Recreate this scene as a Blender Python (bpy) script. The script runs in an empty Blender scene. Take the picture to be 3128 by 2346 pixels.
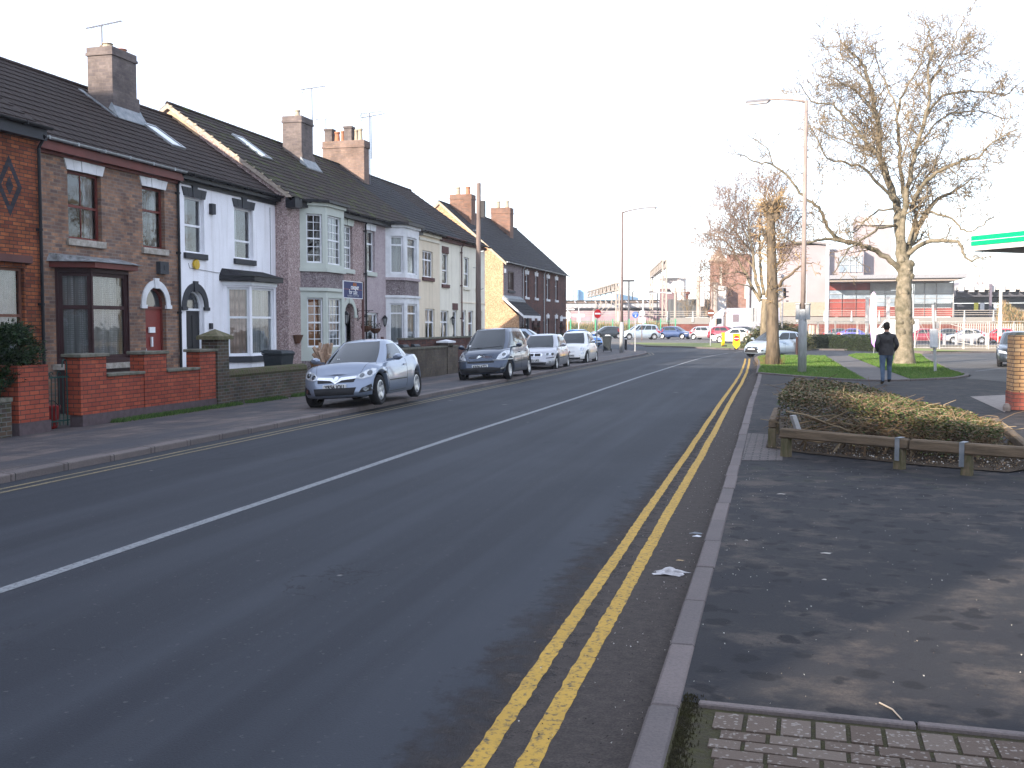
import bpy, bmesh, math, random
from mathutils import Vector, Matrix, noise
from mathutils.bvhtree import BVHTree
random.seed(11)
R=math.radians
scene=bpy.context.scene
COL=scene.collection
# ---------------------------------------------------------------- camera
SUN_EL,SUN_A=18.5,30.0
cam_d=bpy.data.cameras.new('camera'); cam=bpy.data.objects.new('camera',cam_d); COL.objects.link(cam)
cam.location=(0,0,1.8); cam.rotation_euler=(R(90-3.24),0,R(14.804))
cam_d.sensor_width=36; cam_d.lens=36.39; cam_d.clip_start=.1; cam_d.clip_end=3000
scene.camera=cam
# ---------------------------------------------------------------- sky, sun, exposure
world=bpy.data.worlds.new('World'); scene.world=world; world.use_nodes=True
wn=world.node_tree; wn.nodes.clear()
wo=wn.nodes.new('ShaderNodeOutputWorld'); wb=wn.nodes.new('ShaderNodeBackground'); ws=wn.nodes.new('ShaderNodeTexSky')
ws.sky_type='NISHITA'; ws.sun_disc=False; ws.sun_elevation=R(SUN_EL); ws.sun_rotation=R(180+SUN_A)
ws.air_density=1.0; ws.dust_density=.6; ws.ozone_density=1.0; ws.altitude=50
wmx=wn.nodes.new('ShaderNodeMix'); wmx.data_type='RGBA'; wmx.inputs[0].default_value=.62; wmx.inputs[7].default_value=(4.6,5.05,6.2,1)   # thin high haze over the blue
wn.links.new(ws.outputs[0],wmx.inputs[6]); wn.links.new(wmx.outputs[2],wb.inputs[0]); wn.links.new(wb.outputs[0],wo.inputs[0]); wb.inputs[1].default_value=.15
sl=bpy.data.lights.new('sun','SUN'); sun=bpy.data.objects.new('sun',sl); COL.objects.link(sun)
sl.energy=4.8; sl.angle=R(.6); sl.color=(1,.88,.74)
sun.rotation_euler=(R(90-SUN_EL),0,R(-SUN_A)); sun.location=(-20,-30,40)
scene.view_settings.view_transform='Standard'; scene.view_settings.look='None'
scene.view_settings.gamma=1; scene.view_settings.exposure=1.42
scene.render.engine='CYCLES'
# ---------------------------------------------------------------- reading positions off the street plan
_f=3162.; _p=R(3.24); _y=R(14.804)
_fw=Vector((-math.sin(_y)*math.cos(_p),math.cos(_y)*math.cos(_p),-math.sin(_p))); _rt=Vector((math.cos(_y),math.sin(_y),0)); _up=_rt.cross(_fw)
CR={'1':(0,50,2.4578),'2':(0,725,2.4578),'3':(780,250,2.212),'4':(850,850,3.686),'5':(1350,850,4.0218),
'a':(1650,750,2.765),'b':(2350,600,2.7648),'c':(2050,50,2.052),'d':(2200,1050,2.3836),'e':(1500,1500,1.3587),'D':(0,0,.70716),'S':(0,0,1.),
'f':(1700,780,5.53),'g':(2080,780,4.6075),'h':(2450,720,3.95),'i':(2780,650,3.687),'j':(2100,520,2.675),'k':(1450,800,6.32),'l':(0,950,3.687)}
def _ray(c,x,y):
    o=CR[c]; x=o[0]+x/o[2]; y=o[1]+y/o[2]
    return _fw+_rt*((x-1564)/_f)-_up*((y-1173)/_f)
def at(c,x,y,Y):
    r=_ray(c,x,y); return Vector((0,0,1.8))+r*(Y/r.y)
def atX(c,x,y,X):
    r=_ray(c,x,y); return Vector((0,0,1.8))+r*(X/r.x)
def gnd(c,x,y,z=0):
    r=_ray(c,x,y); return Vector((0,0,1.8))+r*((z-1.8)/r.z)
# ---------------------------------------------------------------- objects
def tag(o,label=None,cat=None,group=None,kind=None):
    if label: o['label']=label
    if cat: o['category']=cat
    if group: o['group']=group
    if kind: o['kind']=kind
    return o
def empty(name,loc,rz=0,label=None,cat=None,group=None,rx=0,ry=0):
    o=bpy.data.objects.new(name,None); COL.objects.link(o); o.location=loc; o.rotation_euler=(rx,ry,rz)
    return tag(o,label,cat,group)
def kids(o): return [c for c in bpy.data.objects if c.parent==o]
def copy_tree(o,loc=None,rz=None,label=None,parent=None,_idx=None):
    if _idx is None:
        _idx={}
        for q in bpy.data.objects:
            if q.parent: _idx.setdefault(q.parent.name,[]).append(q)
    c=o.copy(); COL.objects.link(c); c.parent=parent
    if parent is not None: c.matrix_parent_inverse=o.matrix_parent_inverse.copy()
    if loc is not None: c.location=loc
    if rz is not None: c.rotation_euler=(c.rotation_euler[0],c.rotation_euler[1],rz)
    if label: c['label']=label
    for k in _idx.get(o.name,[]): copy_tree(k,parent=c,_idx=_idx)
    return c
class Fr:
    "a vertical working plane: u along, z up, d outwards"
    def __init__(s,o,u,n): s.o=Vector(o); s.u=Vector(u).normalized(); s.n=Vector(n).normalized()
    def p(s,u,z,d=0): return s.o+s.u*u+Vector((0,0,z))+s.n*d
FF=Fr((0,0,0),(1,0,0),(0,-1,0))
class MB:
    def __init__(s): s.v=[]; s.f=[]; s.m=[]
    def poly(s,pts,m=0):
        i=len(s.v); s.v.extend([tuple(p) for p in pts]); s.f.append(tuple(range(i,i+len(pts)))); s.m.append(m)
    def hexa(s,p,m=0):
        i=len(s.v); s.v.extend([tuple(q) for q in p])
        for q in ((0,3,2,1),(4,5,6,7),(0,1,5,4),(1,2,6,5),(2,3,7,6),(3,0,4,7)):
            s.f.append(tuple(i+k for k in q)); s.m.append(m)
        return s
    def box(s,x0,x1,y0,y1,z0,z1,m=0):
        return s.hexa([(x0,y0,z0),(x1,y0,z0),(x1,y1,z0),(x0,y1,z0),(x0,y0,z1),(x1,y0,z1),(x1,y1,z1),(x0,y1,z1)],m)
    def fbox(s,F,u0,u1,z0,z1,d0,d1,m=0):
        return s.hexa([F.p(u0,z0,d1),F.p(u1,z0,d1),F.p(u1,z0,d0),F.p(u0,z0,d0),F.p(u0,z1,d1),F.p(u1,z1,d1),F.p(u1,z1,d0),F.p(u0,z1,d0)],m)
    def bar(s,a,b,w,h=None,m=0):
        a=Vector(a); b=Vector(b); h=h or w; t=(b-a).normalized()
        q=Vector((0,0,1)) if abs(t.z)<.95 else Vector((0,1,0))
        x=t.cross(q).normalized()*(w/2); y=x.cross(t).normalized()*(h/2)
        return s.hexa([a-x-y,a+x-y,a+x+y,a-x+y,b-x-y,b+x-y,b+x+y,b-x+y],m)
    def tube(s,pts,rad,n=6,m=0,caps=True):
        pts=[Vector(p) for p in pts]
        if not isinstance(rad,(list,tuple)): rad=[rad]*len(pts)
        i0=len(s.v); ref=None
        for k,p in enumerate(pts):
            t=(pts[min(k+1,len(pts)-1)]-pts[max(k-1,0)])
            if t.length<1e-9: t=Vector((0,0,1))
            t.normalize()
            if ref is None:
                ref=t.orthogonal().normalized()
                if n==4: 
                    q=Vector((0,0,1)) if abs(t.z)<.9 else Vector((0,1,0))
                    ref=(t.cross(q).normalized()+q).normalized()
            ref=(ref-t*ref.dot(t))
            ref=ref.normalized() if ref.length>1e-6 else t.orthogonal().normalized()
            b=t.cross(ref)
            for j in range(n):
                a=2*math.pi*j/n; s.v.append(tuple(p+(ref*math.cos(a)+b*math.sin(a))*rad[k]))
        for k in range(len(pts)-1):
            for j in range(n):
                a=i0+k*n+j; b2=i0+k*n+(j+1)%n; s.f.append((a,b2,b2+n,a+n)); s.m.append(m)
        if caps:
            s.f.append(tuple(i0+j for j in reversed(range(n)))); s.m.append(m)
            e=i0+(len(pts)-1)*n; s.f.append(tuple(e+j for j in range(n))); s.m.append(m)
        return s
    def lathe(s,prof,n=16,m=0,o=(0,0,0),axis='z'):
        i0=len(s.v); o=Vector(o)
        for r,h in prof:
            for j in range(n):
                a=2*math.pi*j/n
                q=Vector((r*math.cos(a),r*math.sin(a),h))
                if axis=='y': q=Vector((q.x,q.z,q.y))
                if axis=='x': q=Vector((q.z,q.x,q.y))
                s.v.append(tuple(o+q))
        for k in range(len(prof)-1):
            for j in range(n):
                a=i0+k*n+j; b=i0+k*n+(j+1)%n; s.f.append((a,b,b+n,a+n)); s.m.append(m)
        s.f.append(tuple(i0+j for j in range(n))); s.m.append(m)
        e=i0+(len(prof)-1)*n; s.f.append(tuple(e+j for j in range(n))); s.m.append(m)
        return s
    def prism(s,pts,vec,m=0):
        n=len(pts); i=len(s.v); vec=Vector(vec)
        s.v.extend([tuple(Vector(p)) for p in pts]); s.v.extend([tuple(Vector(p)+vec) for p in pts])
        s.f.append(tuple(range(i,i+n))); s.m.append(m); s.f.append(tuple(i+n+k for k in reversed(range(n)))); s.m.append(m)
        for k in range(n):
            s.f.append((i+k,i+(k+1)%n,i+n+(k+1)%n,i+n+k)); s.m.append(m)
        return s
    def build(s,name,mats,parent=None,smooth=False,recalc=True,loc=None,rz=0,bevel=0):
        me=bpy.data.meshes.new(name); me.from_pydata(s.v,[],s.f)
        if not isinstance(mats,(list,tuple)): mats=[mats]
        for m in mats: me.materials.append(m)
        if len(mats)>1: me.polygons.foreach_set('material_index',s.m)
        if recalc or bevel:
            bm=bmesh.new(); bm.from_mesh(me)
            bmesh.ops.recalc_face_normals(bm,faces=bm.faces)
            if bevel:
                bmesh.ops.bevel(bm,geom=[e for e in bm.edges if len(e.link_faces)==2 and e.calc_face_angle(0)>.6],offset=bevel,segments=1,affect='EDGES')
            bm.to_mesh(me); bm.free()
        if smooth: me.polygons.foreach_set('use_smooth',[True]*len(me.polygons))
        o=bpy.data.objects.new(name,me); COL.objects.link(o)
        if parent is not None: o.parent=parent
        if loc is not None: o.location=loc
        if rz: o.rotation_euler=(0,0,rz)
        return o
# ---------------------------------------------------------------- materials
class NT:
    def __init__(s,name):
        s.mat=bpy.data.materials.new(name); s.mat.use_nodes=True; s.t=s.mat.node_tree; s.n=s.t.nodes; s.l=s.t.links
        s.b=s.n['Principled BSDF']; s.out=s.n['Material Output']; s._tc=None; s.b.inputs['Specular IOR Level'].default_value=.2
    def N(s,k,**kw):
        x=s.n.new('ShaderNode'+k)
        for a,v in kw.items(): setattr(x,a,v)
        return x
    def tc(s):
        if not s._tc: s._tc=s.N('TexCoord')
        return s._tc.outputs['Object']
    def put(s,sock,v):
        if hasattr(v,'is_output') or hasattr(v,'links'): s.l.new(v,sock)
        else: sock.default_value=v
    def noise(s,scale,detail=4,rough=.6,vec=None,dist=0):
        x=s.N('TexNoise'); x.inputs['Scale'].default_value=scale; x.inputs['Detail'].default_value=detail; x.inputs['Roughness'].default_value=rough; x.inputs['Distortion'].default_value=dist
        s.l.new(vec if vec is not None else s.tc(),x.inputs['Vector']); return x.outputs['Fac']
    def voro(s,scale,vec=None,feat='F1',out='Distance',rnd=1):
        x=s.N('TexVoronoi'); x.feature=feat; x.inputs['Scale'].default_value=scale; x.inputs['Randomness'].default_value=rnd
        s.l.new(vec if vec is not None else s.tc(),x.inputs['Vector']); return x.outputs[out]
    def ramp(s,v,stops):
        x=s.N('ValToRGB'); e=x.color_ramp.elements
        while len(e)<len(stops): e.new(.5)
        for k,(p,c) in enumerate(stops):
            e[k].position=p; e[k].color=(c,c,c,1) if not isinstance(c,(tuple,list)) else (c[0],c[1],c[2],1)
        s.l.new(v,x.inputs[0]); return x.outputs[0]
    def mix(s,f,a,b,mode='MIX'):
        x=s.N('Mix'); x.data_type='RGBA'; x.blend_type=mode
        s.put(x.inputs[0],f); s.put(x.inputs[6],a if hasattr(a,'links') else (*a,1) if len(a)==3 else a); s.put(x.inputs[7],b if hasattr(b,'links') else (*b,1) if len(b)==3 else b)
        return x.outputs[2]
    def math(s,op,a,b=0):
        x=s.N('Math'); x.operation=op; s.put(x.inputs[0],a); s.put(x.inputs[1],b); return x.outputs[0]
    def sep(s,v):
        x=s.N('SeparateXYZ'); s.l.new(v,x.inputs[0]); return x.outputs
    def comb(s,x,y,z):
        c=s.N('CombineXYZ'); s.put(c.inputs[0],x); s.put(c.inputs[1],y); s.put(c.inputs[2],z); return c.outputs[0]
    def scalev(s,sx,sy,sz,vec=None):
        m=s.N('Mapping'); m.inputs['Scale'].default_value=(sx,sy,sz); s.l.new(vec if vec is not None else s.tc(),m.inputs['Vector']); return m.outputs[0]
    def col(s,c): s.put(s.b.inputs['Base Color'],c if hasattr(c,'links') else (*c,1))
    def rough(s,v): s.put(s.b.inputs['Roughness'],v)
    def bump(s,h,st=.3,dist=.02):
        x=s.N('Bump'); x.inputs['Strength'].default_value=st; x.inputs['Distance'].default_value=dist; s.l.new(h,x.inputs['Height']); s.l.new(x.outputs[0],s.b.inputs['Normal'])
_M={}
def pbr(name,c,rough=.7,metal=0,c2=None,scale=6,amt=None,bump=0,bscale=60,bdist=.01,coat=0,detail=5,stretch=None,em=None):
    if name in _M: return _M[name]
    t=NT(name)
    if c2 is None: c2=tuple(x*.72 for x in c)
    v=t.scalev(*stretch) if stretch else None
    f=t.ramp(t.noise(scale,detail,vec=v),[(.35,0),(.68,1)])
    t.col(t.mix(f,c,c2)); t.rough(rough); t.b.inputs['Metallic'].default_value=metal
    if coat: t.b.inputs['Coat Weight'].default_value=coat; t.b.inputs['Coat Roughness'].default_value=.04
    if bump: t.bump(t.noise(bscale,4,vec=v),bump,bdist)
    if em: t.b.inputs['Emission Color'].default_value=(*em[:3],1); t.b.inputs['Emission Strength'].default_value=em[3]
    _M[name]=t.mat; return t.mat
def brickmat(name,c1,c2,mort,bw=.225,bh=.075,ms=.009,c3=None,flat=False,rough=.85,grime=(.5,.5,.5),bias=0):
    if name in _M: return _M[name]
    t=NT(name); x,y,z=t.sep(t.tc())
    u=t.math('ADD',x,y)
    if flat: vec=t.comb(x,y,0)
    else: vec=t.comb(u,z,0)
    b=t.N('TexBrick'); t.l.new(vec,b.inputs['Vector'])
    b.inputs['Scale'].default_value=1; b.inputs['Brick Width'].default_value=bw; b.inputs['Row Height'].default_value=bh
    b.inputs['Mortar Size'].default_value=ms; b.inputs['Mortar Smooth'].default_value=.15; b.inputs['Bias'].default_value=bias
    nz=t.noise(1.3,4); 
    ca=t.mix(t.ramp(t.noise(7,5,.7),[(.4,0),(.6,1)]),c1,c3 or tuple(k*.7 for k in c1))
    t.l.new(ca,b.inputs['Color1']); b.inputs['Color2'].default_value=(*c2,1); b.inputs['Mortar'].default_value=(*mort,1)
    g=t.mix(t.ramp(nz,[(.42,0),(.66,.75)]),b.outputs['Color'],grime,'MULTIPLY')
    t.col(g); t.rough(rough)
    h=t.math('SUBTRACT',1,b.outputs['Fac']); h=t.math('ADD',h,t.math('MULTIPLY',t.noise(70,3),.35))
    t.bump(h,.5,.012); _M[name]=t.mat; return t.mat
def dashmat(name,c,c2,c3):
    "pebbledash render"
    if name in _M: return _M[name]
    t=NT(name); f=t.voro(34,out='Color'); f=t.sep(f)[0]; 
    k=t.mix(t.ramp(f,[(.15,0),(.55,1)]),c2,c); k=t.mix(t.ramp(f,[(.8,0),(.95,1)]),k,c3)
    k=t.mix(t.ramp(t.noise(1.1,4),[(.45,0),(.75,.45)]),k,(.55,.5,.5),'MULTIPLY')
    t.col(k); t.rough(.95); t.bump(t.voro(34),.8,.012); _M[name]=t.mat; return t.mat
def rendermat(name,c,bump=.4,bs=25):
    "painted or rendered wall with rain streaks and grime"
    if name in _M: return _M[name]
    t=NT(name); k=t.mix(t.ramp(t.noise(1.6,5),[(.35,0),(.7,.6)]),c,tuple(q*.84 for q in c)); st=t.ramp(t.noise(3.2,5,.6,vec=t.scalev(1.6,1.6,.12)),[(.52,0),(.72,.5)])
    k=t.mix(st,k,tuple(q*v for q,v in zip(c,(.60,.57,.54)))); x,y,z=t.sep(t.tc()); low=t.ramp(t.math('ADD',z,t.math('MULTIPLY',t.noise(2.5,4),.8)),[(.35,.55),(.95,0)]); k=t.mix(low,k,tuple(q*v for q,v in zip(c,(.45,.45,.36))))
    t.col(k); t.rough(.85); t.bump(t.noise(bs,4),bump,.012); _M[name]=t.mat; return t.mat
def paint(name,c,rough=.6,stain=.25): return pbr(name,c,rough,c2=tuple(k*(1-stain) for k in c),scale=2.2,bump=.15,bscale=30)
def glassmat(name,tint=(.8,.84,.86),refl=.05):
    if name in _M: return _M[name]
    t=NT(name); tr=t.N('BsdfTransparent'); tr.inputs[0].default_value=(*tint,1); gl=t.N('BsdfGlossy'); gl.inputs['Roughness'].default_value=.02
    gl.inputs['Color'].default_value=(.95,.97,1,1)
    lw=t.N('LayerWeight'); lw.inputs['Blend'].default_value=.35
    bp=t.N('Bump'); bp.inputs['Strength'].default_value=.08; bp.inputs['Distance'].default_value=.02; t.l.new(t.noise(2.5,2),bp.inputs['Height']); t.l.new(bp.outputs[0],gl.inputs['Normal'])
    f=t.math('MULTIPLY',lw.outputs['Fresnel'],.85); f=t.math('ADD',f,refl)
    mx=t.N('MixShader'); t.l.new(f,mx.inputs[0]); t.l.new(tr.outputs[0],mx.inputs[1]); t.l.new(gl.outputs[0],mx.inputs[2]); t.l.new(mx.outputs[0],t.out.inputs[0])
    t.n.remove(t.b); _M[name]=t.mat; return t.mat
GLASS=glassmat('window glass')
WHITE=paint('white upvc',(.74,.75,.78),.35,.1)
WPAINT=paint('white masonry paint',(.72,.72,.74),.7,.25)
BLACKP=paint('black paint',(.018,.018,.022),.45)
DGREY=paint('dark grey paint',(.045,.047,.055),.6)
GALV=pbr('galvanised steel',(.42,.44,.46),.5,.6,scale=12)
STONE=pbr('pale stone',(.42,.38,.34),.85,c2=(.22,.20,.17),scale=9,bump=.3)
DARK=pbr('dark inside',(.012,.012,.014),.9)
RUBBER=pbr('tyre rubber',(.02,.02,.022),.85)
NET=None
def netmat(name,c,pat=24):
    if name in _M: return _M[name]
    t=NT(name); x,y,z=t.sep(t.tc()); v=t.comb(t.math('ADD',x,y),z,0)
    a=t.voro(pat,vec=v,rnd=.15); 
    folds=t.noise(1,2,vec=t.scalev(9,9,.25))
    k=t.mix(t.ramp(a,[(.12,0),(.5,1)]),c,tuple(q*.55 for q in c)); k=t.mix(t.ramp(folds,[(.42,0),(.6,1)]),k,tuple(q*.45 for q in c))
    t.col(k); t.rough(.9); _M[name]=t.mat; return t.mat
NET=netmat('lace curtain',(.52,.50,.48)); NETW=netmat('white net curtain',(.72,.72,.72),60); PEACH=netmat('peach drape',(.72,.50,.42),3)
WARM=pbr('warm lit room',(.35,.14,.05),.9,c2=(.05,.025,.02),scale=2.5,em=(.55,.20,.05,.05))
def text(s,size,m,parent,matrix,name='lettering',off=.0,ext=.002,align='CENTER',sx=1):
    cu=bpy.data.curves.new(name,'FONT'); cu.body=s; cu.size=size; cu.align_x=align; cu.align_y='CENTER'; cu.extrude=ext; cu.offset=off; cu.resolution_u=3
    tmp=bpy.data.objects.new(name,cu); COL.objects.link(tmp)
    dg=bpy.context.evaluated_depsgraph_get(); me=bpy.data.meshes.new_from_object(tmp.evaluated_get(dg))
    bpy.data.objects.remove(tmp); bpy.data.curves.remove(cu)
    me.transform(Matrix.Diagonal((sx,1,1,1))); me.transform(matrix); me.materials.clear(); me.materials.append(m)
    o=bpy.data.objects.new(name,me); COL.objects.link(o); o.parent=parent; return o
def basis(o,x,y):
    "matrix whose X is x, Y is y, Z outwards"
    x=Vector(x).normalized(); y=Vector(y).normalized(); z=x.cross(y)
    return Matrix(((x.x,y.x,z.x,o[0]),(x.y,y.y,z.y,o[1]),(x.z,y.z,z.z,o[2]),(0,0,0,1)))
# ================================================================ ground
def polysheet(name,pts,m,z,label=None,kind='structure',thick=0):
    mb=MB()
    if thick: mb.prism([(x,y,z-thick) for x,y in pts],(0,0,thick))
    else: mb.poly([(x,y,z) for x,y in pts])
    o=mb.build(name,m,recalc=bool(thick))
    return tag(o,label,None,None,kind)
def asphalt(name,a,b,warm,marks=True):
    t=NT(name); n1=t.noise(.35,5,.6); n2=t.noise(90,3,.7); n3=t.noise(1.6,5,.65,vec=t.scalev(1,.18,1))
    k=t.mix(t.ramp(n1,[(.35,0),(.62,1)]),a,b); k=t.mix(t.ramp(n3,[(.55,0),(.8,.6)]),k,warm)
    sp=t.ramp(t.voro(70,out='Color'),[(.90,0),(.98,1)]); k=t.mix(t.math('MULTIPLY',sp,.5),k,(.16,.15,.14))
    k=t.mix(t.ramp(n2,[(.3,.45),(.6,0)]),k,(.012,.012,.014)); 
    if marks:
        sp2=t.ramp(t.voro(1.1),[(.012,1),(.03,0)]); k=t.mix(t.math('MULTIPLY',sp2,.6),k,(.3,.29,.27)); tr=t.ramp(t.noise(1,3,vec=t.scalev(1.4,.04,1)),[(.45,0),(.62,.45)]); k=t.mix(tr,k,tuple(q*1.5 for q in b)); sp3=t.ramp(t.voro(.55,vec=t.scalev(1,.6,1)),[(.02,1),(.05,0)]); k=t.mix(t.math('MULTIPLY',sp3,.35),k,(.22,.21,.2))
    ck=t.ramp(t.voro(.28,vec=t.comb(*[t.math('ADD',q,t.math('MULTIPLY',t.noise(1.3,5),1.6)) for q in t.sep(t.tc())[:2]],0),feat='DISTANCE_TO_EDGE'),[(.0015,.7),(.004,0)]); k=t.mix(t.math('MULTIPLY',ck,t.ramp(t.noise(.18,2),[(.5,0),(.56,1)])),k,(.012,.012,.014))
    t.col(k); t.rough(t.ramp(n1,[(.3,.75),(.7,.9)])); t.bump(n2,.5,.006); return t.mat
ROAD=asphalt('road asphalt',(.023,.026,.034),(.032,.0355,.043),(.046,.048,.054))
def wetpave():
    t=NT('damp tarmac'); n1=t.noise(.8,5,.6); n2=t.noise(80,3,.7)
    k=t.mix(t.ramp(n1,[(.35,0),(.65,1)]),(.019,.019,.023),(.030,.029,.030))
    dry=t.noise(2.4,7,.66,vec=t.scalev(.9,1.15,1)); 
    k=t.mix(t.ramp(dry,[(.5,0),(.68,.75)]),k,(.10,.08,.066))
    vc=t.N('Mix'); vc.data_type='VECTOR'; w=t.N('TexNoise'); w.inputs['Scale'].default_value=6; t.l.new(t.tc(),w.inputs['Vector'])
    vc.inputs[0].default_value=.16; t.l.new(t.tc(),vc.inputs[4]); t.l.new(w.outputs['Color'],vc.inputs[5])
    spots=t.ramp(t.math('ADD',t.voro(5.2,vec=vc.outputs[1]),t.math('MULTIPLY',t.math('SUBTRACT',t.noise(2.6,4,.7),.5),.75)),[(.23,1),(.33,0)]); area=t.ramp(t.noise(.55,3),[(.36,0),(.46,1)])
    k=t.mix(t.math('MULTIPLY',t.math('MULTIPLY',spots,area),.85),k,(.009,.009,.011))
    sp=t.ramp(t.voro(3.3),[(.010,.8),(.018,0)]); k=t.mix(sp,k,(.35,.34,.32))
    moss=t.ramp(t.noise(5,5),[(.55,0),(.75,.5)]); x,y,z=t.sep(t.tc()); band=t.ramp(t.math('SUBTRACT',1,t.math('ABSOLUTE',t.math('SUBTRACT',y,12.2))),[(.0,0),(.6,1)])
    k=t.mix(t.math('MULTIPLY',moss,band),k,(.05,.06,.025))
    k=t.mix(t.ramp(n2,[(.3,.5),(.6,0)]),k,(.015,.015,.017))
    t.col(k); t.rough(.85); t.bump(n2,.5,.006); return t.mat
PAVE=wetpave()
def worn(name,c,under,lo=.47,hi=.6,sc=28):
    t=NT(name); n=t.noise(sc,6,.75); n2=t.noise(3,3); k=t.mix(t.ramp(n2,[(.3,0),(.7,.5)]),c,tuple(q*.72 for q in c))
    k=t.mix(t.ramp(n,[(lo,0),(hi,1)]),k,under); t.col(k); t.rough(.75); t.bump(t.noise(90,3),.4,.004); return t.mat
YEL=worn('worn yellow line paint',(.47,.285,.05),(.07,.06,.045),.50,.64)
YELF=worn('faded yellow line paint',(.24,.19,.10),(.08,.08,.08),.45,.6)
WLINE=worn('worn white line paint',(.23,.24,.25),(.07,.075,.08),.47,.66)
def kerbmat():
    t=NT('kerb stone'); x,y,z=t.sep(t.tc()); b=t.N('TexBrick'); t.l.new(t.comb(y,t.math('ADD',t.math('MULTIPLY',x,.0),4.6),0),b.inputs['Vector'])
    b.offset=0; b.inputs['Scale'].default_value=1; b.inputs['Brick Width'].default_value=.915; b.inputs['Row Height'].default_value=10; b.inputs['Mortar Size'].default_value=.008
    b.inputs['Color1'].default_value=(.165,.135,.128,1); b.inputs['Color2'].default_value=(.115,.098,.096,1); b.inputs['Mortar'].default_value=(.03,.03,.03,1); b.inputs['Bias'].default_value=0
    k=t.mix(t.ramp(t.noise(3,5),[(.4,0),(.7,.45)]),b.outputs['Color'],(.09,.08,.078)); k=t.mix(t.ramp(t.noise(60,3),[(.3,.3),(.6,0)]),k,(.03,.03,.03))
    t.col(k); t.rough(.8); t.bump(t.noise(60,3),.4,.006); return t.mat
KERB=kerbmat()
GROUND=pbr('rough ground',(.10,.085,.06),.95,c2=(.07,.075,.04),scale=.8,bump=.5,bscale=20)
polysheet('ground',[(-900,-300),(900,-300),(900,1500),(-900,1500)],GROUND,-.3)
polysheet('road',[(-8.62,-40),(-.5,-40),(-.55,38),(-1.2,61.5),(9,62),(60,66),(60,128),(-70,128),(-60,76.5),(-16,75),(-10,73),(-8.4,66),(-8.3,60),(-8.62,45)],ROAD,0,)
def strip(name,path,w,m,z,jit=0,label=None,kind='structure',seg=.25):
    mb=MB(); pts=[]
    for (x0,y0),(x1,y1) in zip(path,path[1:]):
        L=math.hypot(x1-x0,y1-y0); n=max(1,int(L/seg))
        for k in range(n): pts.append(Vector((x0+(x1-x0)*k/n,y0+(y1-y0)*k/n)))
    pts.append(Vector(path[-1])); l=[];r=[]
    for k,p in enumerate(pts):
        t=(pts[min(k+1,len(pts)-1)]-pts[max(k-1,0)]).normalized(); nrm=Vector((-t.y,t.x))
        wob=noise.noise(Vector((p.x*1.3,p.y*.55,3)))*jit*2
        l.append(p+nrm*(w/2+random.uniform(-jit,jit)*.6+wob)); r.append(p-nrm*(w/2+random.uniform(-jit,jit)*.6-wob))
    for k in range(len(pts)-1): mb.poly([(*r[k],z),(*r[k+1],z),(*l[k+1],z),(*l[k],z)])
    return tag(mb.build(name,m,recalc=False),label,None,None,kind)
def kx(y):
    P=[(-10,-.5),(4,-.57),(13,-.66),(23,-.79),(34,-.88),(40,-.97),(50,-1.2),(58,-1.45)]
    for (a,xa),(b,xb) in zip(P,P[1:]):
        if y<=b: return xa+(xb-xa)*(y-a)/(b-a)
    return P[-1][1]
strip('centre_line',[(-5.1,-8),(-5.13,8),(-5.13,16),(-5.0,25),(-4.92,36),(-4.7,50),(-4.5,58),(-4.15,63.5),(-3.6,68.5)],.11,WLINE,.004,.004)
strip('junction_line',[(-3.3,70.5),(-2.9,73.5)],.11,WLINE,.004,.003)
ys=[-8,4,8,12,16,20,24,28,32,36,40,44,48,52,55,57.5]
strip('yellow_line',[(kx(y)-.64-.0045*max(0,y-20)*.2,y) for y in ys],.085,YEL,.004,.008,seg=.06)
strip('yellow_line',[(kx(y)-.43-.0045*max(0,y-20)*.2,y) for y in ys],.095,YEL,.004,.008,seg=.06)
strip('yellow_line',[(-8.14,-8),(-8.14,40),(-8.0,52),(-7.78,60),(-7.85,64),(-8.5,68),(-9.6,71)],.06,YELF,.004,.008)
strip('yellow_line',[(-8.32,-8),(-8.32,40),(-8.18,52),(-7.96,60),(-8.05,64),(-8.7,67.6),(-9.9,70.4)],.06,YELF,.004,.008)
# gutter dirt along the right kerb
def dirt():
    t=NT('gutter dirt'); n=t.noise(14,6,.7); k=t.mix(t.ramp(n,[(.35,0),(.65,1)]),(.052,.044,.040),(.085,.070,.062)); t.col(t.mix(t.ramp(t.noise(90,3),[(.3,.6),(.6,0)]),k,(.02,.018,.016))); t.rough(.95)
    x,y,z=t.sep(t.tc()); 
    e=t.math('ADD',t.math('MULTIPLY',t.math('SUBTRACT',x,-1.62),1.6),t.math('MULTIPLY',t.math('SUBTRACT',t.noise(5,5,.7),.5),1.6))
    a=t.ramp(e,[(.05,0),(.75,.92)])
    tr=t.N('BsdfTransparent'); mx=t.N('MixShader'); t.l.new(a,mx.inputs[0]); t.l.new(tr.outputs[0],mx.inputs[1]); t.l.new(t.b.outputs[0],mx.inputs[2]); t.l.new(mx.outputs[0],t.out.inputs[0]); t.bump(t.noise(60,3),.6,.01); return t.mat
mb=MB()
for y0,y1 in zip(ys,ys[1:]): mb.poly([(kx(y0)-1.1,y0,.002),(kx(y0),y0,.002),(kx(y1),y1,.002),(kx(y1)-1.1,y1,.002)])
tag(mb.build('road_dirt',dirt(),recalc=False),kind='structure')
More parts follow.
